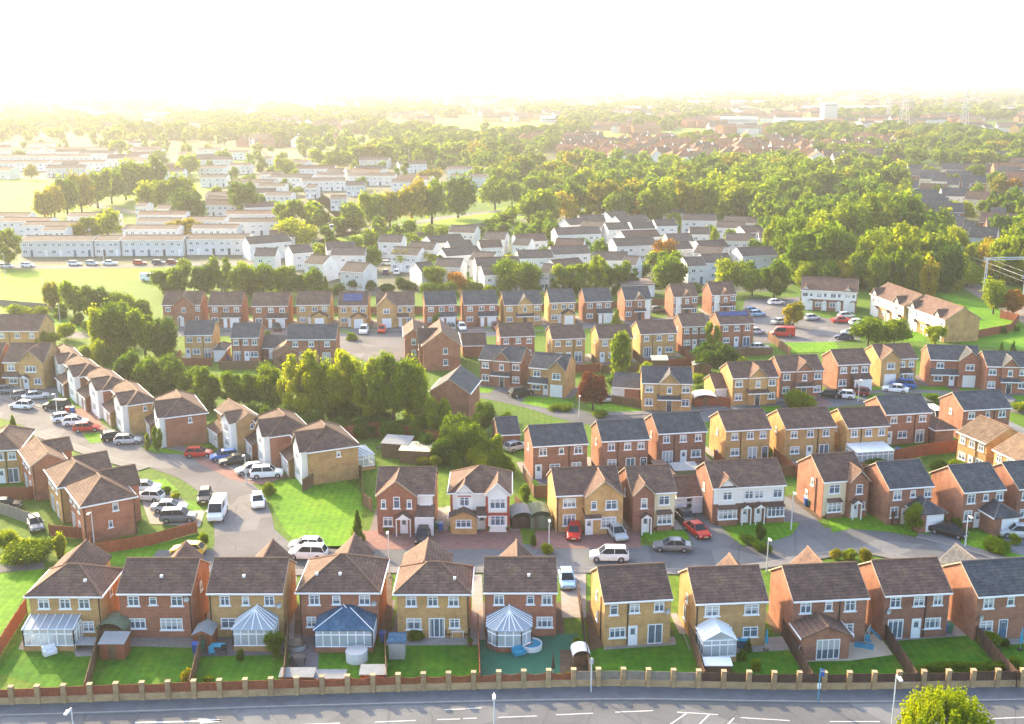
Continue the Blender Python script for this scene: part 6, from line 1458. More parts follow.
T('in the wood along the railway', [(776, 214, 262, 13, 'round', 'yellow'), (790, 212, 268, 17), (812, 210, 272, 18, 'round', 'yellow'), (834, 226, 280, 16, 'round', 'green'), (826, 206, 256, 16, 'round', 'yellow'), (850, 200, 256, 18, 'round', 'green'), (874, 194, 252, 20, 'round', 'yellow'), (900, 192, 250, 20, 'round', 'green'), (915, 202, 256, 14, 'round', 'dark'), (880, 222, 280, 20, 'round', 'yellow'), (903, 226, 284, 17, 'round', 'yellow'), (857, 248, 288, 11, 'tall', 'yellow'), (877, 250, 292, 12, 'tall', 'yellow'), (893, 252, 292, 11, 'tall', 'green'),
    (912, 256, 294, 10, 'tall', 'green'), (928, 258, 296, 10, 'tall', 'gold'), (945, 246, 292, 13, 'round', 'dark'), (958, 256, 290, 9, 'tall', 'yellow'), (842, 258, 288, 12, 'round', 'gold'), (826, 262, 290, 12, 'round', 'dark'), (804, 262, 288, 10, 'round', 'yellow'), (932, 224, 268, 14, 'round', 'green'), (956, 224, 262, 12, 'round', 'yellow'), (966, 246, 278, 9, 'tall', 'yellow'), (992, 232, 276, 12, 'round', 'gold'), (1008, 226, 284, 16, 'round', 'yellow'), (1024, 224, 286, 14, 'round', 'yellow'), (1005, 214, 248, 16, 'round', 'dark'), (1022, 210, 244, 12, 'round', 'green'), (936, 178, 204, 12, 'bush', 'dark'), (990, 190, 222, 9, 'cone', 'dark'), (974, 182, 208, 8), (1012, 174, 200, 10, 'round', 'autumn'), (998, 176, 200, 8, 'round', 'gold')])
T('around the park and the white district', [(45, 188, 222, 9, 'round', 'gold'), (55, 180, 220, 10, 'round', 'gold'), (68, 176, 216, 11), (82, 172, 212, 12, 'round', 'gold'), (98, 166, 208, 13), (112, 168, 204, 12), (126, 162, 200, 13), (142, 158, 198, 13, 'round', 'green'), (156, 156, 196, 11), (160, 176, 210, 12, 'round', 'green'), (148, 182, 212, 10, 'round', 'yellow'), (182, 174, 208, 13, 'round', 'yellow'), (190, 190, 222, 17, 'round', 'dark'), (245, 180, 218, 16, 'round', 'dark'), (184, 219, 240, 16, 'round', 'gold'), (108, 208, 240, 14, 'round', 'yellow'), (94, 212, 240, 10, 'round', 'yellow'), (78, 220, 240, 12, 'round', 'gold'), (232, 214, 226, 5, 'round', 'green'),
    (290, 192, 236, 13), (316, 194, 238, 14), (296, 214, 250, 18, 'round', 'yellow'), (352, 200, 236, 12, 'round', 'green'), (374, 190, 230, 13), (390, 186, 228, 14, 'round', 'gold'), (412, 178, 226, 15, 'round', 'gold'), (432, 178, 224, 14, 'round', 'green'), (458, 175, 218, 16, 'round', 'green'), (495, 176, 210, 13), (512, 178, 206, 10, 'round', 'green'), (506, 206, 232, 14, 'round', 'green'), (494, 216, 234, 7, 'round', 'dark'),
    (285, 157, 178, 10), (320, 148, 168, 13, 'round', 'yellow'), (340, 150, 170, 12, 'round', 'green'), (365, 144, 166, 13, 'round', 'gold'), (385, 140, 164, 14), (410, 142, 166, 14, 'round', 'green'), (430, 144, 166, 12, 'round', 'dark'), (455, 138, 164, 14), (478, 142, 166, 12, 'round', 'gold'), (498, 140, 164, 11, 'round', 'dark'), (118, 137, 156, 8), (160, 150, 168, 8), (188, 154, 178, 12, 'round', 'yellow'), (20, 150, 160, 6), (32, 164, 180, 6, 'round', 'gold'), (222, 148, 164, 8), (430, 168, 184, 12, 'round', 'gold')])
rb = random.Random(11)
def belt(z, x0, x1, y0, y1, n, hpx, rpx, cols, slope=0.0, kind='round'):
    for i in range(n):
        px = x0 + (x1 - x0) * (i + rb.uniform(0, 1)) / n; t = rb.random(); base = y0 + (y1 - y0) * t + slope * (px - x0)
        k = (base - YH) / 130
        r = rb.uniform(*rpx) * k; h = rb.uniform(*hpx) * k
        tree(px, base - h, base, r, kind, rb.choice(cols), z)
g5 = ['green', 'yellow', 'dark', 'yellow', 'green', 'gold', 'green']
belt('in the tree belt left of centre', 105, 430, 352, 392, 26, (16, 20), (8, 11), ['dark', 'green', 'dark'], kind='bush') if 0 else None
belt('in the understorey of the central belt', 118, 200, 378, 404, 9, (9, 12), (4, 6), ['dark', 'green'], kind='bush'); belt('in the understorey of the central belt', 200, 430, 408, 436, 22, (8, 11), (4, 6), ['dark', 'green', 'dark'], slope=.05, kind='bush')
belt('in the understorey of the left belt', 66, 175, 318, 366, 14, (9, 13), (4, 7), ['dark', 'green', 'yellow'], kind='bush')
belt('in the hedge line behind the long far line', 158, 620, 288, 296, 30, (7, 11), (4, 6), ['dark', 'green', 'dark'], kind='bush')
belt('at the foot of the railway wood', 775, 960, 276, 292, 16, (9, 13), (6, 8), ['dark', 'green'], kind='bush')
belt('in the broad belt beyond the white estate', 530, 780, 196, 226, 34, (30, 40), (11, 17), g5)
belt('in the upper belt below the reddish town', 515, 800, 172, 192, 34, (27, 36), (12, 17), g5)
belt('in the wood below the old quarter', 770, 900, 176, 200, 22, (28, 38), (13, 18), g5)
belt('along the railway cutting', 962, 1024, 266, 286, 7, (14, 20), (6, 9), ['yellow', 'green', 'gold'])
belt('in the old quarter gardens', 890, 1024, 172, 236, 18, (15, 24), (7, 11), g5)
belt('in the wood right of the reddish town', 820, 1024, 146, 168, 30, (22, 32), (13, 18), g5)
# front gardens and foreground
T('in the front row gardens and verges', [(548, 540, 553, 9, 'bush', 'yellow'), (990, 627, 646, 11, 'bush', 'yellow'), (1016, 652, 672, 10, 'bush', 'green'), (755, 655, 670, 7, 'bush', 'yellow'), (748, 638, 652, 4, 'cone', 'dark'), (274, 628, 657, 9, 'round', 'green'), (240, 645, 659, 5, 'bush', 'green'), (188, 664, 683, 9, 'bush', 'gold'), (209, 672, 684, 6, 'bush', 'green'), (576, 634, 648, 6, 'bush', 'yellow'), (416, 626, 640, 8, 'bush', 'green'), (742, 646, 660, 5, 'bush', 'green'), (1004, 636, 646, 6, 'bush', 'dark'),
    (31, 532, 561, 26, 'bush', 'green'), (8, 520, 552, 12, 'bush', 'yellow'), (60, 524, 556, 8, 'bush', 'yellow'), (358, 510, 541, 7, 'cone', 'dark'), (268, 480, 494, 8, 'bush', 'yellow'), (158, 428, 451, 6, 'tall', 'green'), (148, 434, 450, 4, 'tall', 'yellow'), (15, 415, 443, 7, 'cone', 'green'), (165, 484, 494, 8, 'bush', 'dark'), (176, 490, 498, 5, 'bush', 'yellow'), (836, 545, 559, 7, 'bush', 'gold'), (850, 545, 560, 8, 'bush', 'yellow'), (866, 544, 560, 9, 'bush', 'gold'),
    (912, 503, 532, 9, 'round', 'green'), (944, 510, 530, 5, 'bush', 'dark'), (955, 512, 530, 6, 'bush', 'dark'), (996, 534, 552, 16, 'bush', 'green'), (1014, 530, 544, 7, 'bush', 'yellow'), (204, 526, 548, 6, 'bush', 'green'), (760, 516, 540, 6, 'bush', 'dark'), (1000, 574, 592, 6, 'bush', 'dark'), (533, 534, 546, 4, 'tall', 'green')])
tree(940, 688, 775, 43, 'spray', 'bright', '', label='bright yellow-green tree top rising in front of the main road', lod=0)
for q in ((923, 1003, 664, 674, 'clipped green hedge along the foot of the tenth back garden'), (742, 768, 520, 541, 'dark clipped hedge before the white upper storey pair'), (855, 885, 452, 462, 'loose green hedge behind the cream panelled house')):
    a, b = P(q[0], q[3]), P(q[1], q[3] + (14 if q[0] == 742 else 0)); x, y = (a[0] + b[0]) / 2, (a[1] + b[1]) / 2; L = math.hypot(b[0] - a[0], b[1] - a[1]) / 2
    t = empty('hedge', (x, y, 0), math.atan2(b[1] - a[1], b[0] - a[0]), q[4], 'hedge'); c = place(crown('hedge', 'green' if 'green' in q[4] else 'dark', 0, 0), 'foliage', t, (0, 0, .65)); c.scale = (L, .75, .75)
label_trees()
# far woodland: one mass of crowns fading into the haze
def far_town():
    rg = np.random.default_rng(14); m = MB(); n = 0
    while n < 1500:
        px, py = rg.uniform(-60, 1084), rg.uniform(89, 134)
        if math.sin(px * .03 + py * .4) + math.sin(px * .071 - py * .3 + 2) < -.3 or (py > 122 and 425 < px < 560): continue
        if py > 126 and rg.uniform() < .6: continue
        X, Y, _ = P(px, py); w, d, e = rg.uniform(5, 12), rg.uniform(4, 7), rg.uniform(4, 7); r = e + 3; mi = int(rg.integers(0, 3)); a = rg.uniform(-.6, .6); c, s_ = math.cos(a), math.sin(a); i0 = len(m.v)
        q = lambda x, y, z: (X + c * x - s_ * y, Y + s_ * x + c * y, z)
        m.poly([q(-w, -d, 0), q(w, -d, 0), q(w, -d, e), q(-w, -d, e)], mi); m.poly([q(-w, d, 0), q(w, d, 0), q(w, d, e), q(-w, d, e)], mi)
        for x in (-w, w): m.poly([q(x, -d, 0), q(x, d, 0), q(x, d, e), q(x, 0, r), q(x, -d, e)], mi)
        for y in (-d, d): m.poly([q(-w - .3, y * 1.05, e - .2), q(w + .3, y * 1.05, e - .2), q(w + .3, 0, r + .1), q(-w - .3, 0, r + .1)], 3 + mi % 2)
        n += 1
    o = m.build('distant_town', ['estate', 'red', 'yellow', 'greybrown', 'rust']); tag(o, 'countless tiny hazy houses of the town stretching to the skyline', 'town', kind='stuff')
far_town()
def fill_wood():
    rg = np.random.default_rng(8); V = []; Q = []; T_ = []; nv = 0; k = 0; iv, if_ = ICO
    polys = [[(520, 172), (560, 168), (800, 170), (905, 176), (905, 205), (935, 232), (955, 245), (948, 282), (928, 290), (850, 288), (800, 285), (775, 262), (760, 225), (640, 205), (520, 208)],
             [(340, 150), (520, 158), (520, 200), (470, 200), (440, 172), (340, 168)], [(800, 140), (1060, 140), (1060, 168), (860, 172)], [(430, 128), (560, 140), (540, 165), (300, 160), (300, 140)], [(990, 220), (1060, 220), (1060, 290), (1005, 285)], [(-40, 132), (300, 130), (300, 143), (-40, 146)], [(-30, 145), (240, 145), (300, 152), (460, 156), (470, 172), (400, 182), (262, 215), (205, 205), (185, 172)], [(262, 236), (520, 228), (640, 206), (830, 250), (780, 288), (520, 286), (300, 276)]]
    want = [360, 70, 110, 90, 50, 90, 110, 105]
    obst = [(a, b, r) for a, b, r in TAKEN]
    for poly, wn in zip(polys, want):
        x0, x1 = min(p[0] for p in poly), max(p[0] for p in poly); y0, y1 = min(p[1] for p in poly), max(p[1] for p in poly); c_ = 0
        for t in range(wn * 12):
            if c_ >= wn: break
            px, py = rg.uniform(x0, x1), y0 + (y1 - y0) * rg.uniform() ** 1.2
            if not inside(px, py, poly): continue
            X, Y, _ = P(px, py)
            if any((X - a) ** 2 + (Y - b) ** 2 < (r + (2 if wn == 105 else 4)) ** 2 for a, b, r in obst): continue
            small = wn == 105 or (wn == 110 and poly[0][0] < 0); h = rg.uniform(4, 8.5) if small else rg.uniform(7, 15); r = rg.uniform(2, 4.2) if small else rg.uniform(3.5, 7.2); nl = 620 if Y < 700 else 240; c_ += 1; k += 1
            nb = 9; lob = rg.normal(size=(nb, 3)); lob /= np.linalg.norm(lob, axis=1)[:, None]; lob *= .55; lr = rg.uniform(.25, .5, nb)
            ix = rg.integers(0, nb, nl); d = rg.normal(size=(nl, 3)); d /= np.linalg.norm(d, axis=1)[:, None]; sc_ = np.array([r, r, h * .5]); o_ = np.array([X, Y, h * .52])
            pos = o_ + sc_ * (lob[ix] + d * (lr[ix] * rg.uniform(.75, 1.25, nl))[:, None])
            nm_ = d + rg.normal(size=(nl, 3)) * .6; nm_ /= np.linalg.norm(nm_, axis=1)[:, None]; tt = np.cross(nm_, rg.normal(size=(nl, 3))); tt /= np.linalg.norm(tt, axis=1)[:, None]; bb = np.cross(nm_, tt)
            s1 = (rg.uniform(.35, .75, nl) * (.7 if small else 1) * (1 if Y < 700 else 1.7))[:, None]
            q = np.stack([pos - tt * s1, pos - bb * s1 * .7, pos + tt * s1, pos + bb * s1 * .7], 1).reshape(-1, 3); V.append(q); Q.append(np.arange(nl * 4).reshape(nl, 4) + nv); nv += nl * 4
            for L_, R_ in zip(lob, lr):
                V.append(o_ + sc_ * (L_ + iv * R_ * .7)); T_.append(if_ + nv); nv += len(iv)
    V = np.concatenate(V); Q = np.concatenate(Q); T_ = np.concatenate(T_); me = bpy.data.meshes.new('tree_mass')
    me.vertices.add(len(V)); me.vertices.foreach_set('co', V.astype(np.float32).ravel()); me.loops.add(Q.size + T_.size); me.loops.foreach_set('vertex_index', np.concatenate([Q.ravel(), T_.ravel()]).astype(np.int32))
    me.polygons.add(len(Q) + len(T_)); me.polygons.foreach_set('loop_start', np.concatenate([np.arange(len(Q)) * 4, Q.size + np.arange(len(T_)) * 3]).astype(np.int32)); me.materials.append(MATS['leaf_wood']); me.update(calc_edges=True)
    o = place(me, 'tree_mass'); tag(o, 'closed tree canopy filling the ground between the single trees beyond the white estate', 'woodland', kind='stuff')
fill_wood()
def woodland():
    rg = np.random.default_rng(3); V = []; Fc = []; base = 0; iv, if_ = ICO; n = 0
    ph = rg.uniform(0, 6.28, 8)
    while n < 3600:
        px = rg.uniform(-60, 1084); py = 86 + 66 * rg.uniform() ** .8
        dens = math.sin(px * .021 + ph[0] + py * .11) + math.sin(px * .047 + ph[1] - py * .23) + .8 * math.sin(px * .011 + py * .31 + ph[2]) + .6 * math.sin(px * .09 + ph[3] + py * .5)
        if dens < -.1: continue
        if 555 < px < 905 and 140 < py < 170 and rg.uniform() < .9: continue
        if px < 260 and py > 140: continue
        if 425 < px < 560 and 118 < py < 141: continue
        if (585 < px < 655 or 718 < px < 750) and 130 < py < 145: continue
        if 700 < px and 121 < py < 134: continue
        x, y, _ = P(px, py); r = rg.uniform(3.5, 6.5) * (1 + y / 4000); h = rg.uniform(7, 13)
        for j in range(3):
            c = np.array([x, y, h * .55]) + rg.normal(size=3) * (r * .4, r * .4, h * .12)
            V.append(c + iv * np.array([r * .8, r * .8, h * .42]) * (1 + rg.uniform(-.25, .2, len(iv)))[:, None]); Fc.append(if_ + base); base += len(iv)
        n += 1
    V = np.concatenate(V); Fc = np.concatenate(Fc); me = bpy.data.meshes.new('woodland')
    me.vertices.add(len(V)); me.vertices.foreach_set('co', V.astype(np.float32).ravel()); me.loops.add(len(Fc) * 3); me.loops.foreach_set('vertex_index', Fc.astype(np.int32).ravel())
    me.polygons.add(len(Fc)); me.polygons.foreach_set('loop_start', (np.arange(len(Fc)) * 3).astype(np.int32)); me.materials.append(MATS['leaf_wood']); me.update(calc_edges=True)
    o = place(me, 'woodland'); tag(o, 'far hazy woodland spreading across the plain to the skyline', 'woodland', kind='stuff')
woodland()
# ------------------------------------------------------------------ cars
CARS = [
 (8, 393, 20, 'hatch', 'grey', 'grey hatchback parked at the frame edge below the central gabled house'), (23.5, 398, 30, 'hatch', 'grey', 'small grey car between two others below the central gabled house'), (36, 399, 25, 'saloon', 'silver', 'silver car nearest the verge below the central gabled house'),
 (22, 408.5, 170, 'hatch', 'white', 'pale car standing in the street below three parked cars'), (57, 409, 175, 'suv', 'blackcar', 'dark car on a drive beside the blue bin'), (65, 421, 30, 'hatch', 'white', 'upper pale car of the three by the stepped row drives'), (76, 425, 15, 'hatch', 'white', 'middle white car above the red one'), (87, 431, 10, 'hatch', 'redcar', 'red car below two white ones by the stepped row'),
 (115, 440, 25, 'hatch', 'blackcar', 'dark car half hidden behind the silver hatchback'), (128, 443.5, 10, 'hatch', 'silver', 'silver hatchback at the edge of the green verge'), (199, 456.5, 5, 'hatch', 'redcar', 'dark red car below the red brick side wall'), (224, 459.5, 200, 'hatch', 'bluecar', 'bright blue car beside the black one on the block drive'), (235, 464, 200, 'saloon', 'blackcar', 'black car between a blue and a silver car on the block drive'), (250, 473, 205, 'hatch', 'silver', 'silver car beside the white suv on the curve'), (267, 477, 10, 'suv', 'white', 'white suv in front of the white gabled porch'),
 (258, 505, -75, 'hatch', 'white', 'white car driving on the curve beside the big lawn'), (218, 516, -85, 'van', 'white', 'white van on the curving street with shadowed front'), (205, 500, -80, 'hatch', 'blackcar', 'dark car just behind the white van'), (146, 491, 10, 'hatch', 'white', 'farther white car beside the brick house drive'), (149, 500, 170, 'hatch', 'white', 'nearer white car of the pair beside the brick house'), (170, 511, 5, 'saloon', 'silver', 'silver car behind the dark suv'), (179, 521, 5, 'suv', 'grey', 'dark grey suv in front of the silver car by the brick house'),
 (6, 509, 15, 'hatch', 'blackcar', 'dark car in a back yard at the frame edge'), (36, 528, -60, 'hatch', 'grey', 'grey car in the yard behind the near row'), (188, 554, 175, 'hatch', 'yellowcar', 'yellow car behind the second house of the main road row'), (306, 549, 175, 'hatch', 'white', 'farther white car behind the blue roofed sunroom house'), (308, 558, 175, 'suv', 'white', 'nearer white car behind the blue roofed sunroom house'), (423, 540, -90, 'hatch', 'blackcar', 'black car facing out before the white garage door'),
 (574, 536, -95, 'hatch', 'redcar', 'red car outside the broad yellow brick house'), (617, 537, -75, 'hatch', 'silver', 'silver car outside the narrow brown brick house'), (609, 560, 178, 'suv', 'white', 'white suv on the street behind the plain yellow house'), (672, 550, 175, 'saloon', 'grey', 'dark and silver car on the street right of the white suv'), (697, 534, -70, 'saloon', 'redcar', 'red car on the tarmac drive with the black car behind it'), (685, 521, -75, 'saloon', 'blackcar', 'black car in front of the double garage'),
 (567, 584, -88, 'hatch', 'skyblue', 'pale blue car on the drive beside the faceted conservatory house'), (948, 535, -40, 'saloon', 'blackcar', 'black car outside the slate garage wing'), (1018, 537, 170, 'suv', 'silver', 'silver car at the right end of the street'),
 (829, 397, 155, 'saloon', 'blackcar', 'black car leftmost of three on the middle street drives'), (843, 398, 160, 'hatch', 'white', 'white car between the black and the dark red car'), (858, 395, 150, 'hatch', 'maroon', 'dark red car rightmost of three on the middle street drives'), (895, 392, 160, 'saloon', 'white', 'white car beside the blue suv on the middle street'), (902, 388, 160, 'suv', 'bluecar', 'blue suv before the white garage door on the middle street'), (935, 421, -85, 'van', 'white', 'white van between the slate house and the brown garage'),
 (521, 396, 30, 'suv', 'blackcar', 'dark suv on the drive left of the yellow slate roofed house'), (607, 402, 10, 'hatch', 'silver', 'silver car half hidden by the maroon tree'), (516, 450, 40, 'hatch', 'silver', 'silver car beside the low slate garage'),
 (776, 304.5, 15, 'hatch', 'white', 'white car at the top of the car park'), (780, 324, 30, 'saloon', 'silver', 'silver car above the red van'), (782, 336.5, 175, 'van', 'redcar', 'red van at the car park edge'), (812, 320, 20, 'hatch', 'silver', 'silver hatchback alone in the car park'), (841, 322.5, 10, 'saloon', 'redcar', 'red car in the car park by the long terrace'), (846, 318, 15, 'hatch', 'silver', 'silver car behind the red one by the long terrace'), (844, 339.5, 165, 'hatch', 'navy', 'dark blue car at the near edge of the car park'), (850, 335, 165, 'hatch', 'silver', 'pale car beside the dark blue one at the car park edge'), (858, 325, 10, 'hatch', 'white', 'white car by the round trees of the car park'),
 (657, 312, 30, 'hatch', 'grey', 'dark car beside the white panelled far house'), (752, 313, 20, 'hatch', 'bluecar', 'upper bright blue car near the dark hedge'), (757, 316, 20, 'hatch', 'skyblue', 'lower blue car near the dark hedge'), (756, 334, 20, 'hatch', 'silver', 'silver car behind the solar panelled red house'), (760, 350, 15, 'hatch', 'silver', 'silver car at the lawn edge right of the solar panelled house'),
 (386, 274, 90, 'hatch', 'purplecar', 'purple car in the white estate parking court'), (397, 274, 90, 'hatch', 'white', 'pale car in the white estate parking court'), (332, 230.5, 12, 'van', 'white', 'white van on the road by the park'), (364, 333, -88, 'suv', 'white', 'white van-like car outside the solar panelled far house'), (382, 332, -85, 'hatch', 'redcar', 'red car outside the far purple-roofed gabled house'), (451.6, 330, -80, 'hatch', 'grey', 'grey car of the pair outside the seventh far house'), (462, 329.5, -80, 'hatch', 'white', 'white car of the pair outside the eighth far house'), (496, 329, -80, 'hatch', 'maroon', 'maroon car at the end of the far line drives'), (277, 330, -70, 'hatch', 'blackcar', 'black car outside the third far house'),
 (7, 268, 0, 'hatch', 'silver', 'silver car leftmost by the long low terraces'), (28, 267, 0, 'hatch', 'white', 'white car second in the line by the long low terraces'), (75, 265.5, 0, 'hatch', 'white', 'white car left of two others by the long low terraces'), (92.5, 265.3, 0, 'hatch', 'silver', 'silver car between two white ones by the long low terraces'), (110, 265, 0, 'saloon', 'white', 'white car left of the red one by the long low terraces'), (140, 264.8, 0, 'hatch', 'redcar', 'red car by the long low terraces beside a white one'), (159, 264.6, 0, 'hatch', 'navy', 'dark blue car between two red ones by the long low terraces'), (173, 264.2, 0, 'hatch', 'maroon', 'dark red car rightmost by the long low terraces'), (150.5, 281, 0, 'van', 'white', 'white van on the grass edge near the tree belt'),
 (538, 232, 30, 'van', 'white', 'white van between the trees and the first white terrace'), (541, 238, 20, 'hatch', 'maroon', 'dark red car below the white van by the white terrace'),
 (262, 228, 10, 'hatch', 'white', 'white car in the car park left of the twin trees'), (270, 229, 10, 'hatch', 'silver', 'silver car in the car park left of the twin trees'), (262, 233, 10, 'hatch', 'redcar', 'red car in the car park left of the twin trees'), (273, 226, 10, 'van', 'white', 'white van in the car park left of the twin trees'), (388, 265, 0, 'hatch', 'white', 'white car under the yellow tree of the estate court')]
for i, q in enumerate(CARS): car(*q, small=q[1] < 350)
# ------------------------------------------------------------------ lamps, signs
for q in ((888, 765, 675, 'tall grey street lamp nearest the yellow-green tree'), (494.5, 775, 693, 'street lamp with pale head on the main road before the turf garden'), (80, 790, 708, 'street lamp whose head alone shows at the foot of the first garden'),
          (389.5, 577, 531, 'street lamp between the two hipped roofs of the front row'), (766.5, 572, 538, 'street lamp behind the gabled conservatory house'), (791, 530, 492, 'street lamp on the long tarmac drive by the cream panelled house'), (965, 547, 528, 'short street lamp at the bend near the black car'), (579, 419, 398, 'street lamp beside the maroon tree'), (95, 551, 512, 'street lamp against the red side wall near the path'),
          (246.5, 484, 454.5, 'street lamp beside the white suv'), (57.5, 417, 399, 'street lamp on the curving street verge'), (549, 551, 535, 'small street lamp beside the yellow bush'), (348, 226, 222, 'lamp by the white van near the park'), (61, 331, 304, 'street lamp by the far left road above the bushes'), (44, 296, 278, 'street lamp on the left grass field'), (6, 278, 254, 'street lamp by the first car of the long terraces'), (410, 236, 212, 'tall lamp on the sunlit park grass'), (409, 172, 150, 'lamp behind the park trees'), (475, 168, 137, 'tall pole among the far park trees'), (858, 402, 388, 'street lamp beside the dark red car'), (104, 262, 250, 'lamp in front of the long low terraces')):
    lamp(q[0], q[1], q[2], q[3])
x, y, _ = P(818, 703); o = empty('bus_stop', (x, y, .13), 0, 'bus stop pole with blue flag sign on the main road pavement', 'bus stop'); MB().tube((0, 0, 0), (0, 0, 3.3), .05, n=8).build('pole', 'teal', o)
f_ = MB().box(-.05, -.03, 2.5, .38, .03, 3.2).build('sign', 'binblue', o); MB().box(.02, -.04, 2.95, .32, -.031, 3.08).build('white_band', 'paint', f_); MB().box(-.16, -.02, 1.3, .16, .02, 1.8).build('timetable_case', 'plasticwhite', o)
x, y, _ = P(591, 693); o = empty('pole_sign', (x, y, .13), 0, 'plain tall metal pole beside the wall at the turf garden corner', 'pole'); MB().tube((0, 0, 0), (0, 0, 3.4), .06, n=8).build('pole', 'galv', o); MB().box(-.18, -.03, 2.8, .18, .03, 3.3).build('plate', 'metalgrey', o)
# ------------------------------------------------------------------ fences and walls away from the front row
fence([(91, 556), (150, 546), (197, 533)], 1.5, 'woodred', 'red timber fence across the grass bank beyond the first houses', posts=True); fence([(50, 536), (90, 540), (91, 556)], 1.5, 'woodred', 'short red fence behind the large green shrub')
fence([(303, 492), (338, 470), (362, 478)], 1.8, 'woodbrown', 'brown fence from the yellow side wall round the big lawn'); fence([(362, 478), (363, 505), (372, 512)], 1.8, 'woodbrown', 'brown fence between the big lawn and the arched window house')
fence([(345, 440), (375, 436), (400, 438), (440, 446)], 2.2, 'woodred', 'red panel fence at the foot of the tree belt'); fence([(0, 387), (0, 384)], 1, 'woodbrown', 'short fence at the frame edge') if 0 else None
fence([(0, 500), (30, 500), (56, 492)], 1.8, 'woodred', 'red fence behind the yellow hipped house yard'); fence([(0, 514), (30, 524), (40, 530)], 1.6, 'woodgrey', 'grey fence across the yards of the near row')
fence([(886, 464), (925, 456), (958, 452)], 1.9, 'woodred', 'brick coloured garden fence behind the slate house') ; fence([(868, 505), (880, 520), (893, 526)], 1.8, 'wooddark', 'dark fence left of the slate garage wing house')
fence([(978, 338), (1010, 332), (1018, 322), (1000, 318)], 1.8, 'woodred', 'red fence round the corner plot below the railway grass'); fence([(0, 306), (55, 311)], 1.6, 'woodgrey', 'pale grey fence across the left field')
fence([(768, 340), (790, 356)], 1.8, 'woodbrown', 'brown fence left of the small lawn above the middle street'); fence([(612, 404), (642, 409)], 1.6, 'woodbrown', 'brown fence beside the blossom tree garage'); fence([(700, 404), (730, 408)], 1.8, 'woodred', 'red fence beside the yellow garage'); fence([(515, 507), (536, 530)], 1.7, 'woodbrown', 'brown fence left of the broad yellow house')
fence([(416, 237), (470, 228), (512, 224)], 1.5, 'woodgrey', 'long pale wall like fence between the park and the white estate')
for i, s in enumerate(Fr): 
    fence([s.pt(-s.W / 2 - 1, s.D + 7), s.pt(s.W / 2 + 1, s.D + 7)], 1.8, 'woodbrown', f'back fence behind the {ordw(i + 1)} house of the long far line', world=True, group='back fences of the long far line')
# ------------------------------------------------------------------ garden things
shed(116.5, 640, 2.6, 2.4, 2.5, -5, 'brown shed with curved dark roof behind the flat fronted one', 'woodbrown', 'feltgreen', 'barrel'); shed(116, 655, 2.3, 1.8, 2.0, 0, 'brown shed with striped grey roof in the second garden', 'woodred', 'felt', 'mono')
shed(206, 644, 1.8, 2.2, 2.1, 0, 'small red shed with grey gabled roof at the third garden fence', 'woodred', 'felt'); shed(298, 684, 3.0, 1.2, 1.3, 0, 'low timber store with pale flat roof by the wall, left of two', 'woodbrown', 'felt', 'mono', door=False); shed(329, 682, 3.0, 1.2, .9, 0, 'low store with pale flat roof by the wall, right of two', 'woodbrown', 'felt', 'mono', door=False)
shed(373.5, 683, 2.2, 1.3, 1.5, 0, 'small brown shed with grey roof against the roadside wall', 'woodred', 'felt', 'mono'); shed(397.5, 656, 1.5, 1.4, 2.1, 0, 'tall pale metal shed with blue-grey roof in the fifth garden', 'metalgrey', 'blueslate', 'mono')
shed(580.5, 662, 1.5, 1.6, 1.7, 5, 'small store with white roof beside the turf garden', 'woodbrown', 'plasticwhite', 'barrel', door=False); shed(717, 672, 2.4, 1.1, 1.2, 0, 'low store with white roof in the eighth garden', 'woodbrown', 'plasticwhite', 'mono', door=False)
shed(398, 455, 4.0, 3.0, 2.6, -12, 'timber garden room with cream canopy roof below the tree belt', 'woodbrown', 'felt', 'mono', name='garden_room'); shed(417, 460, 4.4, 3.2, 2.3, -8, 'cream roofed open canopy beside the timber garden room', 'woodbrown', 'cream', 'mono', name='garden_canopy', door=False)
shed(521, 524, 2.6, 3.0, 2.2, 8, 'dark barrel roofed shed left of another beside the yellow house', 'wooddark', 'felt', 'barrel'); shed(539, 524, 2.6, 3.2, 2.4, 8, 'green barrel roofed shed nearest the yellow house', 'feltgreen', 'feltgreen', 'barrel'); shed(684, 480, 3.4, 2.4, 2.2, 8, 'green glass sided shed with pale flat roof behind the double garage', 'feltgreen', 'felt', 'mono')
shed(704, 404, 3.8, 3, 2.1, 0, 'pale dome roofed shed beside the yellow garage', 'woodred', 'plasticwhite', 'barrel'); shed(659, 368, 3.0, 2.4, 2.2, 0, 'cream roofed shed behind the middle street houses', 'woodbrown', 'cream', 'mono'); shed(701, 372, 3.2, 2.6, 2.2, 0, 'grey gabled shed by the dark trees of the middle gardens', 'woodbrown', 'felt')
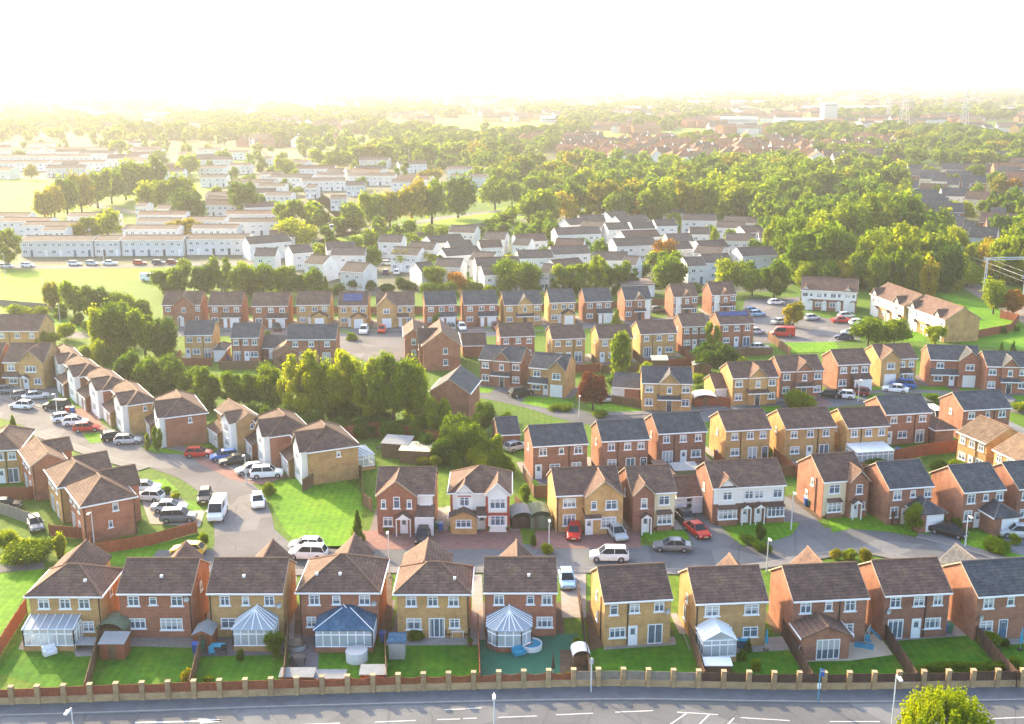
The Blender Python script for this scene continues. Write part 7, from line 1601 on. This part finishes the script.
for q in ((187, 632, 'binblue', 'blue wheelie bin against the red brick back wall of the second house'), (196, 653, 'binblue', 'left blue wheelie bin by the third garden patio'), (201.5, 652, 'bingreen', 'teal wheelie bin beside the blue one by the third garden patio'), (383, 642, 'binblue', 'blue wheelie bin in the passage right of the sunroom'), (938, 634, 'binblue', 'leftmost blue wheelie bin behind the tenth house'), (943.5, 633.5, 'binblue', 'middle blue wheelie bin behind the tenth house'), (949, 633, 'bingreen', 'teal wheelie bin right of two blue ones behind the tenth house'),
          (806, 506, 'binblue', 'blue wheelie bin beside the cream panelled house wall'), (810, 507.5, 'bingreen', 'green wheelie bin beside the cream panelled house wall'), (73, 413, 'binblue', 'blue wheelie bin among the stepped row drives'), (68, 413, 'lampred', 'dark red wheelie bin among the stepped row drives'), (793, 456, 'binblue', 'left blue bin behind the fifth house of the second line'), (799, 456, 'binblue', 'right blue bin behind the fifth house of the second line'), (897, 455, 'binblue', 'blue wheelie bin beside the conservatory fronted house'), (647, 464, 'binblue', 'blue wheelie bin behind the second slate house'),
          (437, 530, 'bingreen', 'green wheelie bin between the two street facing white and red houses'), (441, 531, 'binblue', 'blue wheelie bin between the two street facing houses'), (228, 361, 'binblue', 'blue wheelie bin by the small yellow garage'), (716, 458, 'binblue', 'blue wheelie bin at the fence by the third slate house'), (957, 340, 'binblue', 'left blue bin below the big yellow gable end'), (961, 340, 'bingreen', 'right bin below the big yellow gable end'), (534, 523, 'binblue', 'blue wheelie bin between the barrel roofed sheds')):
    wheelie(*q)
def obj_at(name, px, py, label, cat, rz=0):
    x, y, _ = P(px, py); return empty(name, (x, y, .035), R(rz), label, cat)
def sofa(px, py, w, label, rz=0, mat='plasticwhite', h=.75):
    o = obj_at('garden_sofa', px, py, label, 'garden furniture', rz)
    MB().box(-w / 2, -.4, .1, w / 2, .4, .42).build('seat', mat, o); MB().box(-w / 2, .25, .425, w / 2, .45, h + .15).build('backrest', mat, o)
    for sg in (-1, 1): MB().box(sg * (w / 2 - .1) - .1, -.4, .425, sg * (w / 2 - .1) + .1, .24, h - .1).build('armrest', mat, o)
sofa(43, 645, 2.0, 'white garden sofa nearest the lean-to conservatory', 10); sofa(50, 655, 1.2, 'white garden armchair on the lawn edge of the first garden', 40)
def table(px, py, w, d, label, mat='metalgrey', rz=0, h=.74):
    o = obj_at('garden_table', px, py, label, 'table', rz); MB().box(-w / 2, -d / 2, h - .05, w / 2, d / 2, h).build('table_top', mat, o)
    for sx in (-1, 1):
        for sy in (-1, 1): MB().box(sx * (w / 2 - .1) - .03, sy * (d / 2 - .1) - .03, 0, sx * (w / 2 - .1) + .03, sy * (d / 2 - .1) + .03, h - .053).build('leg', mat, o)
table(90, 648, 2.4, 1.6, 'grey garden table beside the first garden fence'); table(458, 637, 1.3, .8, 'white garden table by the patio doors of the fifth house', 'plasticwhite'); table(299, 663, 1.4, .9, 'dark garden table on the fourth garden patio', 'black'); table(218, 652, 1.3, .8, 'blue topped garden table on the third garden patio', 'teal')
table(395, 448, 2.4, 1.3, 'white table in the fenced garden below the tree belt', 'plasticwhite'); table(382, 452, 1.6, 1.0, 'dark table in the fenced garden below the tree belt', 'black')
def chair(px, py, label, mat='black', rz=0):
    o = obj_at('garden_chair', px, py, label, 'chair', rz); MB().box(-.25, -.25, .4, .25, .25, .45).build('seat', mat, o); MB().box(-.25, .2, .453, .25, .25, .95).build('backrest', mat, o)
    for sx in (-1, 1):
        for sy in (-1, 1): MB().box(sx * .22 - .02, sy * .22 - .02, 0, sx * .22 + .02, sy * .22 + .02, .397).build('leg', mat, o)
for q in ((141, 636, 'blue garden chair by the back wall of the second house', 'teal'), (212, 656, 'blue garden chair left of the blue topped table', 'teal'), (224, 655, 'dark garden chair right of the blue topped table', 'black'), (449, 638, 'dark garden chair left of the white table', 'black'), (467, 638, 'dark garden chair right of the white table', 'black'), (293, 667, 'black garden chair on the fourth garden patio', 'black'), (868, 645, 'blue garden chair on the stone patio', 'teal'), (386, 455, 'dark chair in the fenced garden below the tree belt', 'black'), (404, 451, 'dark chair beside the white table below the tree belt', 'black')):
    chair(*q, rz=random.uniform(-60, 60))
# round things
def tub(px, py, r, h, wall, top, label, name='hot_tub'):
    o = obj_at(name, px, py, label, name.replace('_', ' ')); MB().tube((0, 0, 0), (0, 0, h), r, r, 20).build('body', wall, o); MB().tube((0, 0, h), (0, 0, h + .1), r * 1.04, r * .98, 20).build('cover', top, o)
tub(357, 660, 1.05, .95, 'plasticwhite', 'metalgrey', 'round white covered tub on the lawn before the sunroom'); tub(297, 648, .9, .5, 'metalgrey', 'black', 'round dark covered tub on the fourth garden patio'); tub(741, 645, .8, .8, 'blueslate', 'teal', 'blue-black covered round barbecue by the eighth house', 'round_store')
# trampoline-free: football goal, mats, toys
o = obj_at('football_goal', 809, 659, 'small white football goal on the ninth garden lawn', 'goal', 4); m = MB()
m.tube((-1.0, 0, 0), (-1.0, 0, 1.4), .05, n=6).tube((1.0, 0, 0), (1.0, 0, 1.4), .05, n=6).tube((-1.0, 0, 1.4), (1.0, 0, 1.4), .05, n=6); m.build('goal_frame', 'plasticwhite', o); m = MB()
for i in range(9): m.tube((-1 + i * .25, 0, 1.38), (-1 + i * .25, .8, .02), .012, n=3)
for i in range(6): m.tube((-1, .8 * i / 6, 1.38 * (1 - i / 6)), (1, .8 * i / 6, 1.38 * (1 - i / 6)), .012, n=3)
m.build('net', 'plasticwhite', o)
o = obj_at('play_mat', 864, 646, 'turquoise play mat on the stone patio', 'mat', -20); MB().box(-.9, -.6, 0, .9, .6, .03).build('mat', 'teal', o)
def slide(px, py, label, c1, c2, rz=0):
    o = obj_at('toy_slide', px, py, label, 'toy', rz); MB().slab([(-.25, -.8, .05), (.25, -.8, .05), (.25, .4, 1.0), (-.25, .4, 1.0)], .06).build('chute', c1, o)
    m = MB(); 
    for sx in (-.28, .28): m.tube((sx, .4, 1.2), (sx, .8, 0), .04, n=6); m.tube((sx, .4, 0), (sx, .4, 1.2), .04, n=6)
    for z in (.25, .5, .75): m.tube((-.28, .8 - z * .33, z), (.28, .8 - z * .33, z), .03, n=5)
    m.build('ladder', c2, o)
slide(873, 638, 'blue toy slide at the end of the stone patio', 'teal', 'plasticwhite', 60); slide(836, 655, 'blue and orange toy slide before the brick extension', 'binblue', 'orange', 80)
def parasol(px, py, h, r, mat, label, closed=True):
    o = obj_at('garden_parasol', px, py, label, 'parasol'); MB().tube((0, 0, 0), (0, 0, h), .03, n=6).build('pole', 'metalgrey', o); MB().tube((0, 0, h * .35), (0, 0, h), .2 if closed else r, .04, 8).build('canopy', mat, o); MB().tube((0, 0, 0), (0, 0, .08), .3, n=10).build('base', 'black', o)
parasol(1020 - 0, 650, 2.4, .2, 'teal', 'folded turquoise parasol at the end of the eleventh garden'); parasol(553, 676, 2.3, .2, 'black', 'folded black parasol on the turf garden'); parasol(766, 650, 2.2, .2, 'teal', 'folded blue parasol in the eighth garden')
o = obj_at('garden_pool', 531, 648, 'small pale garden pool curved beside the faceted conservatory', 'pool'); m = MB(); k = 14
for i in range(k):
    a, b = 2 * math.pi * i / k, 2 * math.pi * (i + 1) / k; m.slab([(1.1 * math.cos(a), 1.1 * math.sin(a), 0), (1.1 * math.cos(b), 1.1 * math.sin(b), 0), (1.1 * math.cos(b), 1.1 * math.sin(b), .55), (1.1 * math.cos(a), 1.1 * math.sin(a), .55)], .08, 0, (-math.cos(a), -math.sin(a), 0))
m.build('rim', 'plasticwhite', o); MB().tube((0, 0, .02), (0, 0, .4), 1.02, n=14).build('water', 'teal', o)
sofa(519, 655, 1.2, 'blue garden seat beside the small garden pool', 30, 'teal', .6)
def planter(px, py, label, col='green'):
    o = obj_at('planter', px, py, label, 'plant pot'); MB().tube((0, 0, 0), (0, 0, .4), .18, .25, 10).build('pot', 'ridge', o); c = place(crown('bush', col, 0, 2), 'plant', o, (0, 0, .6)); c.scale = (.35, .35, .35)
for px, py, t in ((451, 533, 'potted shrub left of the white rendered house bay'), (466, 533, 'potted shrub beside the white rendered house door'), (488, 532, 'potted shrub right of the white rendered house door'), (508, 532, 'potted shrub at the corner of the white rendered house'), (386, 534, 'potted shrub by the arched window house'), (568, 680, 'potted plant on the soil strip by the turf garden'), (560, 682, 'potted plant left of another by the turf garden'), (470, 646, 'potted plant by the fifth garden fence')): planter(px, py, t)
# ------------------------------------------------------------------ air, sky, sun
EL, AZ = 23.0, 37.0      # elevation; degrees to the left of the view
hz = MB().box(-14500, -900, -1, 14500, 16500, 112).build('haze', 'render'); hz['kind'] = 'stuff'
m = bpy.data.materials.new('haze'); m.use_nodes = True; n = m.node_tree.nodes; l = m.node_tree.links; n.clear()
out = n.new('ShaderNodeOutputMaterial'); pv = n.new('ShaderNodeVolumePrincipled'); pv.inputs['Color'].default_value = (0.48, 0.49, 0.485, 1); pv.inputs['Density'].default_value = HAZE if 'HAZE' in globals() else 0.00031
pv.inputs['Anisotropy'].default_value = 0.42; l.new(pv.outputs[0], out.inputs['Volume']); hz.data.materials.clear(); hz.data.materials.append(m)
w = bpy.data.worlds.new('World'); S.world = w; w.use_nodes = True; n = w.node_tree.nodes; l = w.node_tree.links; bg = n['Background']
sky = n.new('ShaderNodeTexSky'); sky.sky_type = 'NISHITA'; sky.sun_disc = False; sky.sun_elevation = R(EL); sky.sun_rotation = R(-AZ)
sky.air_density = 1.0; sky.dust_density = 3.0; sky.ozone_density = 1.0; l.new(sky.outputs[0], bg.inputs['Color']); bg.inputs['Strength'].default_value = 0.15
ld = bpy.data.lights.new('sun', 'SUN'); ld.energy = 3.0; ld.angle = R(1.2); ld.color = (1, .77, .44); sun = bpy.data.objects.new('sun', ld); COL.objects.link(sun)
from mathutils import Vector
d = Vector((-math.sin(R(AZ)) * math.cos(R(EL)), math.cos(R(AZ)) * math.cos(R(EL)), math.sin(R(EL)))); sun.rotation_euler = d.to_track_quat('Z', 'Y').to_euler()
S.view_settings.view_transform = 'Standard'; S.view_settings.look = 'None'; S.view_settings.exposure = 2.3; S.view_settings.gamma = 1
S.render.engine = 'CYCLES'; cy = S.cycles; cy.use_denoising = True; cy.max_bounces = 6; cy.diffuse_bounces = 3; cy.glossy_bounces = 2; cy.transmission_bounces = 3; cy.transparent_max_bounces = 8; cy.volume_bounces = 0
cy.caustics_reflective = False; cy.caustics_refractive = False; cy.sample_clamp_indirect = 6
